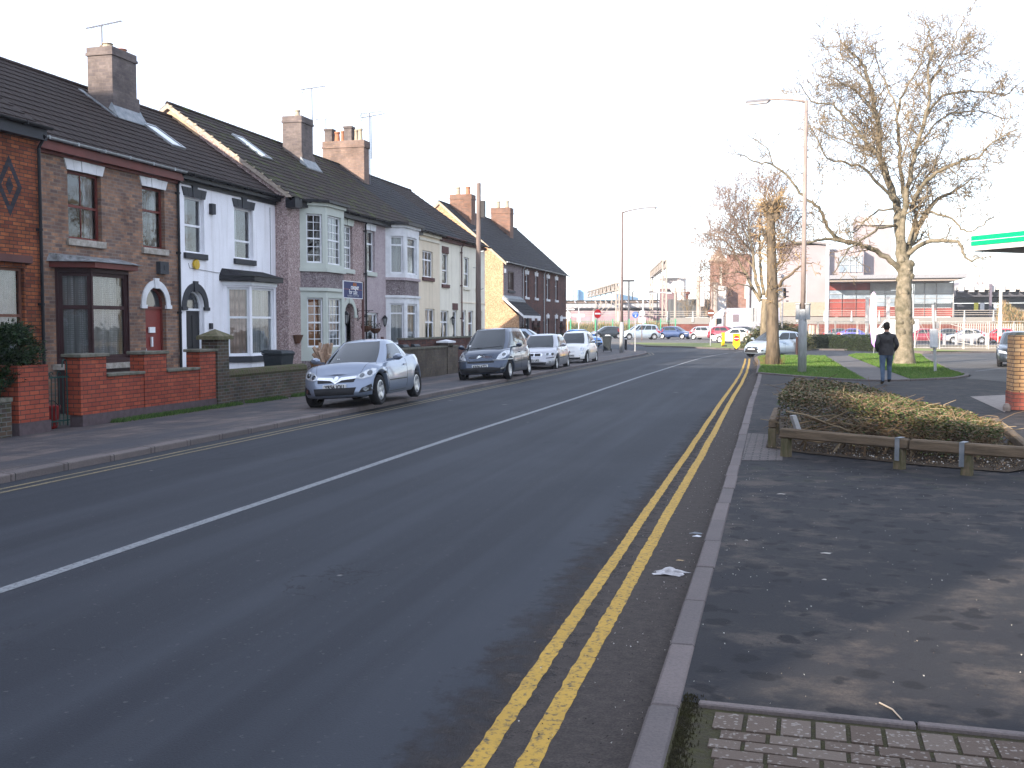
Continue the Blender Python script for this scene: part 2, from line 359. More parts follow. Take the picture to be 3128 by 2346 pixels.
# right kerb and pavement
mb=MB()
for k in range(-9,41):
    y0,y1=k*.915+.004,(k+1)*.915
    if y0>37.6: break
    j=random.uniform(-.008,.008); top=.1+random.uniform(-.004,.004)
    mb.hexa([(kx(y0)+j,y0,-.1),(kx(y0)+.145+j,y0,-.1),(kx(y1)+.145+j,y1,-.1),(kx(y1)+j,y1,-.1),(kx(y0)+.012+j,y0,top),(kx(y0)+.145+j,y0,top),(kx(y1)+.145+j,y1,top),(kx(y1)+.012+j,y1,top)])
tag(mb.build('kerb',KERB,bevel=.012),kind='structure')
polysheet('pavement',[(kx(y)+.14,y) for y in (4.66,13,23,34,37.9)]+[(1.76,33.6),(2.6,33.3),(3.9,34),(5.3,35.6),(6.1,38),(40,38),(40,4.66)],PAVE,.095)
SETT=NT('block paving')
def sett(name,c1,c2,mort,bw,bh,ms,ang=0):
    t=NT(name); m=t.N('Mapping'); m.inputs['Rotation'].default_value=(0,0,ang); t.l.new(t.tc(),m.inputs['Vector'])
    b=t.N('TexBrick'); t.l.new(m.outputs[0],b.inputs['Vector']); b.inputs['Scale'].default_value=1; b.inputs['Brick Width'].default_value=bw; b.inputs['Row Height'].default_value=bh; b.inputs['Mortar Size'].default_value=ms; b.inputs['Bias'].default_value=0
    b.inputs['Mortar Smooth'].default_value=.3
    b.inputs['Color1'].default_value=(*c1,1); b.inputs['Color2'].default_value=(*c2,1)
    t.l.new(t.mix(t.ramp(t.noise(9,4),[(.4,0),(.6,1)]),mort,(.035,.035,.03)),b.inputs['Mortar'])
    k=t.mix(t.ramp(t.voro(130,out='Color'),[(.88,0),(.93,.9)]),b.outputs['Color'],(.42,.38,.34)); k=t.mix(t.ramp(t.noise(40,4),[(.35,.5),(.6,0)]),k,(.05,.045,.04))
    t.col(k); t.rough(.8); t.bump(t.math('SUBTRACT',1,b.outputs['Fac']),.6,.01); return t.mat
# real setts with mossy joints in the foreground
SET=pbr('paving block',(.125,.11,.10),.85,c2=(.17,.15,.13),scale=30,bump=.5,bscale=90)
def speck():
    t=NT('speckled paving block'); k=t.mix(t.N('NewGeometry').outputs['Random Per Island'],(.085,.060,.046),(.135,.105,.085))
    k=t.mix(t.ramp(t.sep(t.voro(85,out='Color'))[0],[(.88,0),(.93,.6)]),k,(.30,.27,.24)); t.col(k); t.rough(.85); t.bump(t.noise(80,3),.5,.005); return t.mat
SPK=speck(); MOSS=pbr('mossy joint',(.055,.052,.022),.95,c2=(.05,.042,.03),scale=18,bump=.8,bscale=60,bdist=.02)
polysheet('block_paving_bed',[(kx(0)+.14,-10),(40,-10),(40,4.64),(kx(4.6)+.14,4.64)],MOSS,.092)
mb=MB(); sk=.0
y=4.42; x=kx(4.4)+.20
while x<6:
    w=.135; mb.hexa([(x+.004,y-.185,.05),(x+w-.006,y-.185,.05),(x+w-.006,y,.05),(x+.004,y,.05),(x+.006,y-.183,.1),(x+w-.008,y-.183,.1),(x+w-.008,y-.003,.1),(x+.006,y-.003,.1)]); x+=w+.006
row=0; y=4.22
while y>-3:
    x=kx(4)+.24-(row%3)*.11; h=.1
    while x<6:
        w=.205+random.uniform(-.01,.01); x0=max(x,kx(4)+.2)
        if x+w>x0+.03: mb.hexa([(x0,y-h+.006,.05),(x+w-.008,y-h+.006,.05),(x+w-.008,y-.002,.05),(x0,y-.002,.05),(x0+.003,y-h+.009,.1),(x+w-.011,y-h+.009,.1),(x+w-.011,y-.005,.1),(x0+.003,y-.005,.1)])
        x+=w+.004
    y-=h; row+=1
tag(mb.build('block_paving',SPK,loc=(.0,.13,0),rz=R(-1.2)),kind='structure')
mb=MB(); x=kx(4.6)+.14
while x<6:
    L=random.uniform(.85,.95); mb.hexa([(x,4.6,.04),(x+L-.01,4.59,.04),(x+L-.01,4.64,.04),(x,4.65,.04),(x,4.6,.112),(x+L-.01,4.59,.112),(x+L-.01,4.64,.112),(x,4.65,.112)]); x+=L
tag(mb.build('paving_edge',KERB,bevel=.006,rz=R(-1.0)),kind='structure')
# small brick paved patch beside the planter
BP=sett('brick paving patch',(.16,.13,.125),(.11,.095,.095),(.035,.035,.03),.2,.1,.012)
polysheet('brick_paving_patch',[(kx(13.3)+.15,13.3),(-.02,13.4),(.0,16.6),(kx(16.7)+.15,16.7)],BP,.101)
# left kerb, sloping pavement, front gardens
LP=[(-8.62,-30),(-8.62,40),(-8.45,52),(-8.28,60),(-8.4,65),(-9.0,69),(-10.4,72),(-13,74),(-22,76.5),(-60,79)]
mb=MB(); 
def lerp2(P,step):
    o=[]
    for a,b in zip(P,P[1:]):
        a=Vector(a);b=Vector(b);n=max(1,round((b-a).length/step))
        for k in range(n): o.append(a+(b-a)*k/n)
    o.append(Vector(P[-1])); return o
q=lerp2(LP,.915)
def off(q,d):
    o=[]
    for k,p in enumerate(q):
        t=(q[min(k+1,len(q)-1)]-q[max(k-1,0)]).normalized(); o.append(p+Vector((-t.y,t.x))*d)
    return o
qi=off(q,.15)
for k in range(len(q)-1):
    a,b,c,d=q[k],q[k+1],qi[k+1],qi[k]; g=(b-a)*.006; top=.1+random.uniform(-.006,.006)
    mb.hexa([(*(a+g),-.1),(*(b-g),-.1),(*(c-g),-.1),(*(d+g),-.1),(*(a+g),top-.01),(*(b-g),top-.01),(*(c-g),top),(*(d+g),top)])
tag(mb.build('kerb',KERB,bevel=.012),kind='structure')
def flagmat():
    t=NT('old paving flags'); x,y,z=t.sep(t.tc()); b=t.N('TexBrick'); t.l.new(t.comb(y,x,0),b.inputs['Vector']); b.inputs['Scale'].default_value=1; b.inputs['Brick Width'].default_value=.9; b.inputs['Row Height'].default_value=.6; b.inputs['Mortar Size'].default_value=.014; b.inputs['Bias'].default_value=0
    b.inputs['Color1'].default_value=(.145,.115,.105,1); b.inputs['Color2'].default_value=(.10,.083,.080,1); b.inputs['Mortar'].default_value=(.03,.03,.028,1)
    k=t.mix(t.ramp(t.noise(1.2,5,.65),[(.42,0),(.62,.85)]),b.outputs['Color'],(.045,.046,.055)); k=t.mix(t.ramp(t.noise(.5,4,vec=t.scalev(2.2,.25,1)),[(.5,0),(.6,.8)]),k,(.05,.052,.062))
    k=t.mix(t.ramp(t.noise(40,4),[(.35,.45),(.6,0)]),k,(.03,.028,.027)); t.col(k); t.rough(.75)
    t.bump(t.math('ADD',t.math('SUBTRACT',1,b.outputs['Fac']),t.noise(3,5)),.5,.02); return t.mat
FLAG=flagmat(); mb=MB(); q2=off(q,.145); 
for k in range(len(q)-1):
    if q[k].y>71: break
    for (f0,f1) in ((0,.25),(.25,.5),(.5,.75),(.75,1)):
        def PP(p,f): return (p.x+(-13.0-p.x)*f,p.y,.094-.15*f+ (.012*noise.noise(Vector((p.y*.7,f*5,0)))) )
        mb.poly([PP(q2[k],f0),PP(q2[k+1],f0),PP(q2[k+1],f1),PP(q2[k],f1)])
mb.poly([(-13.0,q2[k].y,-.056),(q2[k].x,q2[k].y,.094)]+[(p.x,p.y,.094) for p in q2[k:k+14]])
o=mb.build('pavement',FLAG,recalc=False); tag(o,kind='structure')
YARD=pbr('front yard concrete',(.085,.078,.07),.9,c2=(.05,.055,.035),scale=3,bump=.4)
polysheet('front_garden_ground',[(-12.9,-30),(-12.9,50),(-40,50),(-40,-30)],YARD,-.075)
polysheet('side_yard',[(-12.95,50),(-12.95,74),(-60,79),(-60,50)],pbr('side road tarmac',(.08,.075,.072),.9),-.06)
# grass areas on the right
GRS=NT('mown grass'); _n=GRS.noise(1.1,5); _k=GRS.mix(GRS.ramp(_n,[(.35,0),(.65,1)]),(.095,.165,.03),(.07,.125,.026)); _k=GRS.mix(GRS.ramp(GRS.noise(60,3,vec=GRS.scalev(1,1,1)),[(.3,.7),(.6,0)]),_k,(.02,.04,.008)); _k=GRS.mix(GRS.ramp(GRS.noise(6,5),[(.6,0),(.75,.5)]),_k,(.13,.12,.05)); GRS.col(_k); GRS.rough(.95); GRS.bump(GRS.noise(70,3),.9,.03)
g1=[(-.95,37.75),(.6,35.2),(1.76,33.75),(2.42,33.5),(2.25,45),(2.1,59.3),(.2,60),(-1.2,59.5),(-1.45,56),(-1.15,50),(-1.0,44)]
g2=[(3.85,34.15),(5.2,35.75),(5.95,38.3),(6.0,42),(6.7,54),(7.6,64.6),(4.0,64.2),(3.4,61),(3.6,46)]
g3=[(8.0,66.6),(12.4,69.6),(40,71.5),(40,74),(8.3,69.5),(6.4,67.4)]
for g in (g1,g2,g3): polysheet('grass_verge',g,GRS.mat,.11,kind='structure')
PATH=pbr('path tarmac',(.12,.11,.105),.9,c2=(.085,.08,.078),scale=2,bump=.4,bscale=80)
polysheet('path',[(2.40,33.4),(3.9,34.1),(3.62,46),(3.42,61),(2.08,59.5),(2.25,45)],PATH,.104)
def kerbrun(path,name='kerb',w=.14,h=.14,m=None,seg=.9,z0=-.1,closed=False):
    mb=MB(); q=lerp2(path,seg); qi=off(q,w)
    for k in range(len(q)-1):
        a,b,c,d=q[k],q[k+1],qi[k+1],qi[k]; g=(b-a)*.006
        mb.hexa([(*(a+g),z0),(*(b-g),z0),(*(c-g),z0),(*(d+g),z0),(*(a+g),h),(*(b-g),h),(*(c-g),h),(*(d+g),h)])
    return tag(mb.build(name,m or KERB,bevel=.01),kind='structure')
kerbrun([(-.97,37.6),(.6,35.05),(1.76,33.6),(2.6,33.3),(3.3,33.5),(3.9,34),(5.3,35.6),(5.9,37.2),(6.12,38.4),(6.15,42),(6.85,54),(7.75,64.6)],seg=.5,h=.15)
kerbrun([(-1.0,37.6),(-1.12,44),(-1.28,50),(-1.58,56),(-1.4,59.8),(.2,60.4),(2.1,59.7)][::-1],h=.13)
kerbrun([(3.4,61.3),(4.0,64.5),(7.75,64.8)][::-1],h=.13)
kerbrun([(6.3,67.3),(8.0,66.5),(12.4,69.5),(40,71.4)],h=.18,w=.2)
LOT=pbr('forecourt tarmac',(.10,.095,.09),.9,c2=(.075,.072,.07),scale=.9,bump=.4,bscale=80)
polysheet('forecourt',[(6.15,38),(6.2,42),(6.9,54),(7.8,64.8),(8.0,66.5),(12.4,69.5),(40,71.3),(40,32),(20,28),(6.5,34),(5.6,35.8)],LOT,.1)
polysheet('forecourt_concrete',[tuple(gnd('d',x,y,.1)[:2]) for x,y in [(1820,385),(2095,372),(2130,372)]]+[(9,28),(9,23.6),(4.55,23.5)]+[tuple(gnd('d',2070,500,.1)[:2])],pbr('worn concrete',(.25,.22,.20),.9),.104)
strip('bay_line',[tuple(gnd('d',1860,200,.1)[:2]),tuple(gnd('d',2045,180,.1)[:2])],.1,WLINE,.104)
# far island, grass colour lightened to look sunlit; sandy works ground
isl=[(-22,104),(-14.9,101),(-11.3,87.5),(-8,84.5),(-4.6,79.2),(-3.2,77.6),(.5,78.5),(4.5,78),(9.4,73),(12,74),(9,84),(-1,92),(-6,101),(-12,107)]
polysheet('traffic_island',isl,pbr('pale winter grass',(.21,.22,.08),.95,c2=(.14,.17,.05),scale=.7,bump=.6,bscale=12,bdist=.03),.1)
mb=MB(); mb.poly([(-80,97,.012),(3,97,.012),(3,111,.26),(-80,111,.26)]); mb.poly([(-80,111,.26),(3,111,.26),(3,137.5,.26),(-80,137.5,.26)]); tag(mb.build('station_road',pbr('station road tarmac',(.10,.095,.09),.85,c2=(.13,.12,.11),scale=.6),recalc=False),kind='structure')
kerbrun(isl[:9][::-1]+[],h=.12,w=.2)
SAND=pbr('sandy works ground',(.30,.24,.16),.95,c2=(.20,.16,.11),scale=1.2,bump=.7,bscale=8,bdist=.08)
polysheet('works_ground',[(9.5,76.5),(45,78),(45,107),(9,100)],SAND,.03)
# ================================================================ house kit (local frame: x along the street, -y towards the road)
def panel(mb,F,u0,u1,z0,z1,ops=(),depth=.14,m=0,mr=None):
    us=sorted({u0,u1,*[o[0] for o in ops],*[o[1] for o in ops]}); zs=sorted({z0,z1,*[o[2] for o in ops],*[o[3] for o in ops]})
    for a,b in zip(us,us[1:]):
        for c,d in zip(zs,zs[1:]):
            mu,mz=(a+b)/2,(c+d)/2
            if any(o[0]<mu<o[1] and o[2]<mz<o[3] for o in ops): continue
            mb.poly([F.p(a,c),F.p(b,c),F.p(b,d),F.p(a,d)],m)
    mr=m if mr is None else mr
    for (a,b,c,d) in [o[:4] for o in ops]:
        mb.poly([F.p(a,c),F.p(a,c,-depth),F.p(a,d,-depth),F.p(a,d)],mr); mb.poly([F.p(b,c),F.p(b,d),F.p(b,d,-depth),F.p(b,c,-depth)],mr)
        mb.poly([F.p(a,d),F.p(a,d,-depth),F.p(b,d,-depth),F.p(b,d)],mr); mb.poly([F.p(a,c),F.p(b,c),F.p(b,c,-depth),F.p(a,c,-depth)],mr)
def window(par,F,u0,u1,z0,z1,fm,mull=(),trans=(),bars=(0,0),cur='net',sill=None,lint=None,fw=.055,d=-.07,name='window',key=True,lw=.16,smat=None,side=.5):
    mb=MB(); D=.05
    mb.fbox(F,u0,u1,z0,z0+fw,d-D,d); mb.fbox(F,u0,u1,z1-fw,z1,d-D,d); mb.fbox(F,u0,u0+fw,z0+fw,z1-fw,d-D,d); mb.fbox(F,u1-fw,u1,z0+fw,z1-fw,d-D,d)
    us=[u0+fw]+[u0+(u1-u0)*k for k in mull]+[u1-fw]
    for k in mull: u=u0+(u1-u0)*k; mb.fbox(F,u-fw/2,u+fw/2,z0+fw,z1-fw,d-D,d-.003)
    edges=[u0+fw]+sum([[u0+(u1-u0)*k-fw/2,u0+(u1-u0)*k+fw/2] for k in mull],[])+[u1-fw]
    for k in trans:
        z=z0+(z1-z0)*k
        for a,b in zip(edges[::2],edges[1::2]): mb.fbox(F,a,b,z-fw/2,z+fw/2,d-D,d-.001 if not mull else d-.004)
    for i in range(1,bars[0]): u=u0+(u1-u0)*i/bars[0]; mb.fbox(F,u-.011,u+.011,z0+fw,z1-fw,d-.034,d-.015)
    for i in range(1,bars[1]):
        z=z0+(z1-z0)*i/bars[1]; mb.fbox(F,u0+fw,u1-fw,z-.011,z+.011,d-.036,d-.013)
    w=mb.build(name,fm,par)
    g=MB(); g.poly([F.p(u0+.02,z0+.02,d-.027),F.p(u1-.02,z0+.02,d-.027),F.p(u1-.02,z1-.02,d-.027),F.p(u0+.02,z1-.02,d-.027)]); g.build('pane',GLASS,w,recalc=False)
    if cur:
        c=MB(); n=max(6,int((u1-u0)/.05))
        def drape(a,b,za,zb,dd,m,amp=.018):
            k=max(2,int((b-a)/.045)); P=[(a+(b-a)*i/k,dd+amp*math.sin(i*1.9+a)+amp*.5*math.sin(i*.7)) for i in range(k+1)]
            for (p,q),(r,s2) in zip(P,P[1:]): c.poly([F.p(p,za,q),F.p(r,za,s2),F.p(r,zb,s2),F.p(p,zb,q)],m)
        W=u1-u0; mats=[NET,DARK]
        if cur=='net': drape(u0,u1,z0,z1,d-.13,0)
        elif cur=='netw': mats=[NETW,DARK]; drape(u0,u1,z0,z1,d-.13,0)
        elif cur=='peach': mats=[PEACH,DARK]; drape(u0,u1,z0,z1,d-.13,0)
        elif cur=='half': mats=[NETW,DARK]; drape(u0,u0+W*.5,z0,z1,d-.13,0); c.poly([F.p(u0,z0,d-.4),F.p(u1,z0,d-.4),F.p(u1,z1,d-.4),F.p(u0,z1,d-.4)],1)
        elif cur=='drape':
            mats=[pbr('grey drape',(.30,.29,.30),.9,c2=(.2,.2,.2),scale=5),DARK]; drape(u0,u0+W*.24,z0,z1,d-.12,0); drape(u1-W*.3,u1,z0,z1,d-.12,0); c.poly([F.p(u0,z0,d-.4),F.p(u1,z0,d-.4),F.p(u1,z1,d-.4),F.p(u0,z1,d-.4)],1)
        elif cur=='blind':
            mats=[pbr('pale blind',(.62,.62,.63),.8),DARK]; k=int((z1-z0)/.05)
            for i in range(k): z=z0+(z1-z0)*i/k; c.poly([F.p(u0,z,d-.12),F.p(u1,z,d-.12),F.p(u1,z+.045,d-.10),F.p(u0,z+.045,d-.10)],0)
        elif cur=='bars':
            mats=[NETW,DARK]; k=int(W/.09)
            for i in range(k): a=u0+W*i/k; c.poly([F.p(a,z0,d-.12),F.p(a+.06,z0,d-.10),F.p(a+.06,z1,d-.10),F.p(a,z1,d-.12)],0)
            c.poly([F.p(u0,z0,d-.4),F.p(u1,z0,d-.4),F.p(u1,z1,d-.4),F.p(u0,z1,d-.4)],1)
        elif cur=='warm':
            mats=[pbr('tan curtain',(.36,.20,.11),.9,c2=(.2,.1,.06),scale=6),WARM]; drape(u0,u0+W*.22,z0,z1,d-.12,0); drape(u1-W*.26,u1,z0,z1,d-.12,0); c.poly([F.p(u0,z0,d-.35),F.p(u1,z0,d-.35),F.p(u1,z1,d-.35),F.p(u0,z1,d-.35)],1)
        else: c.poly([F.p(u0,z0,d-.3),F.p(u1,z0,d-.3),F.p(u1,z1,d-.3),F.p(u0,z1,d-.3)],1)
        c.build('curtain',mats,w,recalc=False)
    if sill:
        s=MB(); s.fbox(F,u0-.07,u1+.07,z0-.15,z0-.003,-.05,.07); s.build('sill',sill,w,bevel=.008)
    if lint: lintel(w,F,u0,u1,z1,lint,key,lw)
    return w
def lintel(par,F,u0,u1,z,m,key=True,h=.2,flare=.12,n=5):
    mb=MB(); f=lambda k:(u0-.03+(u1-u0+.06)*k/n, u0-flare+(u1-u0+2*flare)*k/n)
    for k in range(n):
        a,A=f(k); b,B=f(k+1); g=.004; kk=key and k==n//2; dd=.028 if not kk else .045; hh=h if not kk else h+.05
        pts=[F.p(a+g,z+.003,0),F.p(b-g,z+.003,0),F.p(B-g,z+hh,0),F.p(A+g,z+hh,0)]
        mb.prism(pts,F.n*dd)
        if kk: mb.fbox(F,A-.02,B+.02,z+hh,z+hh+.035,.0,dd+.012)
    return mb.build('lintel',m,par)
def slope_roof(par,F0,x0,x1,y0,z0,y1,z1,m,step=.30,name='roof',th=.022):
    "courses laid as real overlapping strips from eave (y0,z0) to ridge (y1,z1)"
    mb=MB(); L=math.hypot(y1-y0,z1-z0); n=max(1,int(L/step)); dy,dz=(y1-y0)/L,(z1-z0)/L; ny,nz=(-dz,dy) if dy>0 else (dz,-dy)
    for k in range(n):
        a=L*k/n; b=L*(k+1)/n
        P=lambda s,o:(y0+dy*s+ny*o,z0+dz*s+nz*o)
        jx=.0
        p0=P(a,th);p1=P(b,.004); q0=P(a,-.004)
        mb.poly([(x0,*p0),(x1,*p0),(x1,*p1),(x0,*p1)]); mb.poly([(x0,*q0),(x1,*q0),(x1,*p0),(x0,*p0)])
        mb.poly([(x0,*q0),(x0,*p0),(x0,*p1)]); mb.poly([(x1,*q0),(x1,*p1),(x1,*p0)])
    return mb
def tilemat(name,c,c2,moss=.0,rib=.30):
    if name in _M: return _M[name]
    t=NT(name); x,y,z=t.sep(t.tc())
    r=t.math('FRACT',t.math('DIVIDE',x,rib)); r2=t.math('SINE',t.math('MULTIPLY',r,math.pi))
    r2=t.math('POWER',r2,.35)
    k=t.mix(t.ramp(t.noise(1.5,6,.7),[(.35,0),(.65,1)]),c,c2)
    tv=t.N('TexVoronoi'); tv.inputs['Scale'].default_value=1; t.l.new(t.comb(t.math('DIVIDE',x,rib),t.math('DIVIDE',y,.25),0),tv.inputs['Vector'])
    k=t.mix(t.math('MULTIPLY',t.sep(tv.outputs['Color'])[0],.45),k,tuple(q*.5 for q in c))
    sp=t.ramp(t.voro(9),[(.05,1),(.09,0)]); k=t.mix(t.math('MULTIPLY',sp,.5),k,(.22,.21,.17))
    k=t.mix(t.ramp(r2,[(.1,.7),(.5,0)]),k,tuple(q*.25 for q in c))
    if moss: k=t.mix(t.ramp(t.noise(2.2,6,.7),[(.52,0),(.66,moss)]),k,(.06,.08,.012))
    t.col(k); t.rough(.88); t.bump(t.math('ADD',r2,t.math('MULTIPLY',t.noise(40,3),.3)),.8,.03); _M[name]=t.mat; return t.mat
TILE=tilemat('brown concrete roof tile',(.036,.024,.021),(.023,.016,.0145),0)
TILEM=tilemat('mossy brown roof tile',(.040,.027,.023),(.025,.018,.0155),.75)
SLATE=tilemat('old grey slate',(.033,.032,.037),(.022,.022,.026),.15,.25)
REDB=brickmat('orange red brick',(.30,.085,.035),(.16,.045,.025),(.06,.04,.035),c3=(.38,.13,.05))
BROWNB=brickmat('weathered brown brick',(.40,.225,.14),(.13,.09,.08),(.21,.17,.145),c3=(.26,.14,.09),grime=(.55,.5,.5))
CHIMB=brickmat('pale sooty chimney brick',(.20,.165,.155),(.12,.10,.10),(.16,.13,.12),bw=.22,bh=.09)
CHIMR=brickmat('red chimney brick',(.28,.13,.085),(.15,.08,.06),(.22,.18,.15))
FARB=brickmat('dark terrace brick',(.16,.062,.045),(.075,.038,.036),(.09,.06,.055))
WALLR=brickmat('new red garden brick',(.33,.068,.035),(.24,.05,.03),(.07,.035,.03),bw=.23,bh=.078,ms=.008,c3=(.36,.09,.045),rough=.7,grime=(.7,.6,.6))
ENGB=brickmat('dark mossy engineering brick',(.055,.040,.040),(.10,.065,.045),(.12,.12,.11),c3=(.05,.055,.025))
DASH=dashmat('pinkish pebbledash',(.40,.30,.29),(.23,.17,.165),(.55,.46,.43)); DASHG=dashmat('grey pebbledash',(.23,.19,.195),(.13,.105,.11),(.33,.29,.29))
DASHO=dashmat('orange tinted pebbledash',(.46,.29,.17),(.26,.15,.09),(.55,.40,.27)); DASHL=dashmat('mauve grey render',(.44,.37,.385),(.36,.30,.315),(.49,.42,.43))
WHITEW=rendermat('white rough painted wall',(.84,.83,.87),.8)
CREAM=rendermat('cream render',(.74,.64,.50)); CREAM2=rendermat('pale cream render',(.78,.73,.62))
SAGE=paint('sage green paint',(.50,.53,.48),.6,.12); MAROON=paint('maroon gloss paint',(.15,.035,.028),.45,.3); MAROOND=paint('dark maroon timber',(.045,.018,.02),.5,.3)
BROWNP=paint('brown painted stone',(.12,.055,.05),.7); REDDOOR=paint('red front door paint',(.20,.035,.03),.4,.15)
LEAD=pbr('lead flashing',(.16,.18,.20),.55,.2,c2=(.28,.29,.30),scale=6)
TERRA=pbr('terracotta',(.42,.17,.09),.8,c2=(.25,.13,.09),scale=10); BUFFP=pbr('buff clay',(.42,.36,.27),.85,c2=(.28,.23,.18),scale=10)
ALU=pbr('dull aluminium',(.14,.14,.16),.5,.3)
def aerial(par,x,y,z,h,L=1.2,ang=0,fork=True):
    mb=MB(); mb.tube([(x,y,z),(x,y,z+h)],.02,6); c,s=math.cos(ang),math.sin(ang); zt=z+h
    D=Vector((c,s,0)); N_=Vector((-s,c,0)); o=Vector((x,y,zt))
    mb.tube([o-D*L*.45,o+D*L*.55],.017,4)
    for k in range(12):
        q=o+D*(L*(-.35+.9*k/11)); l=.11-.003*k; mb.tube([q-N_*l,q+N_*l],.006,4); 
    q=o-D*L*.4
    if fork:
        for sg in (-1,1): mb.tube([q+D*.1,q-D*.02+Vector((0,0,.14*sg))],.009,4); mb.tube([q-N_*.14+Vector((0,0,.1*sg)),q+N_*.14+Vector((0,0,.1*sg))],.007,4)
    return mb.build('aerial',ALU,par)
def chimney(par,x0,x1,y0,y1,zb,zt,m,pots,corb=.22,flash=True,base=0,name='chimney'):
    mb=MB(); mb.box(x0,x1,y0,y1,zb,zt-corb)
    e=.045
    if corb: mb.box(x0-e*.8,x1+e*.8,y0-e*.8,y1+e*.8,zt-corb,zt-corb+.075); mb.box(x0-e*.3,x1+e*.3,y0-e*.3,y1+e*.3,zt-corb+.077,zt)
    if base: mb.box(x0-.05,x1+.05,y0-.05,y1+.05,zb,zb+base)
    ch=mb.build(name,m,par)
    for (x,y,h,r,pm,st) in pots:
        p=MB()
        if st=='sq': p.box(x-r,x+r,y-r,y+r,zt-.02,zt+h*.85); p.box(x-r-.03,x+r+.03,y-r-.03,y+r+.03,zt+h*.85+.002,zt+h)
        else: p.lathe([(r*1.15,zt-.02),(r*.95,zt+.08),(r*.82,zt+h*.8),(r*1.02,zt+h*.86),(r*1.02,zt+h),(r*.75,zt+h),(r*.7,zt+h*.6)],12,o=(x,y,0))
        p.build('chimney_pot',pm,ch,smooth=False)
    return ch
def gutter(par,x0,x1,y,z,m,name='gutter',r=.055):
    mb=MB(); n=6; pr=[(y+r*math.cos(math.pi+math.pi*k/n),z+r*math.sin(math.pi+math.pi*k/n)) for k in range(n+1)]
    for (a,b),(c,d) in zip(pr,pr[1:]): mb.poly([(x0,a,b),(x1,a,b),(x1,c,d),(x0,c,d)])
    mb.poly([(x0,*p) for p in pr]); mb.poly([(x1,*p) for p in pr]); x=x0+.3
    while x<x1: mb.box(x,x+.03,y-r-.008,y+r+.02,z-r-.008,z+.01); x+=.9
    return mb.build(name,m,par)
def downpipe(par,x,y,z0,z1,m,r=.034):
    mb=MB(); mb.tube([(x,y,z0),(x,y,z1-.25),(x,y-.16,z1)],r,8)
    z=z0+.6
    while z<z1-.4: mb.tube([(x,y,z),(x,y,z+.05)],r+.012,8); mb.box(x-.07,x+.07,y+.02,y+.06,z,z+.05); z+=1.5
    return mb.build('downpipe',m,par,smooth=False)
def body(par,W,ze,D,yr,zr,m,ops,z0=-.1,gm=None,F=FF,left=True,right=True,base=None):
    "house shell: front panel with openings, gables, back wall; closed so the rooms stay dark"
    mb=MB(); panel(mb,F,0,W,z0,ze,ops)
    gl=[(0,0,z0),(0,D,z0),(0,D,ze),(0,yr,zr),(0,0,ze)]; gr=[(W,y,z) for _,y,z in gl]
    mb.poly(gl,1 if gm else 0); mb.poly(gr,1 if gm else 0); mb.poly([(0,D,z0),(W,D,z0),(W,D,ze),(0,D,ze)]); mb.poly([(0,.0,ze),(W,.0,ze),(W,D,ze),(0,D,ze)])
    return mb.build('wall',[m,gm or m],par,recalc=False)
def gable_roof(par,W,ze,D,yr,zr,m,over=.22,x0=0,x1=None,ridge=True,name='roof'):
    x1=W if x1 is None else x1; s=(zr-ze)/yr
    mb=slope_roof(par,None,x0,x1,-over,ze-s*over+.05,yr,zr+.05,m); b=slope_roof(par,None,x0,x1,D+over,ze-(zr-ze)/(D-yr)*over+.05,yr,zr+.05,m)
    i=len(mb.v); mb.v+=b.v; mb.f+=[tuple(i+k for k in f) for f in b.f]; mb.m+=b.m
    rf=mb.build(name,m,par,recalc=False)
    if ridge:
        r=MB(); x=x0
        while x<x1-.02: r.tube([(x,yr,zr+.045),(min(x+.44,x1),yr,zr+.05)],.075,8); x+=.45
        r.build('ridge_tile',m,rf)
    return rf
def skylight(par,x0,x1,ya,yb,yr,ze,zr):
    s=(zr-ze)/yr; z=lambda y:ze+s*y+.05; mb=MB(); a=math.atan(s); n=Vector((0,-math.sin(a),math.cos(a)))
    P=lambda x,y,o:Vector((x,y,z(y)))+n*o
    def bar(xa,xb,y0,y1): mb.hexa([P(xa,y0,0),P(xb,y0,0),P(xb,y1,0),P(xa,y1,0),P(xa,y0,.07),P(xb,y0,.07),P(xb,y1,.07),P(xa,y1,.07)])
    bar(x0,x1,ya,ya+.05);bar(x0,x1,yb-.05,yb);bar(x0,x0+.05,ya+.05,yb-.05);bar(x1-.05,x1,ya+.05,yb-.05)
    w=mb.build('skylight',GALV,par); g=MB(); g.poly([P(x0+.04,ya+.04,.055),P(x1-.04,ya+.04,.055),P(x1-.04,yb-.04,.055),P(x0+.04,yb-.04,.055)])
    g.build('pane',pbr('roof glass',(.05,.06,.07),.05,coat=1),w,recalc=False); return w
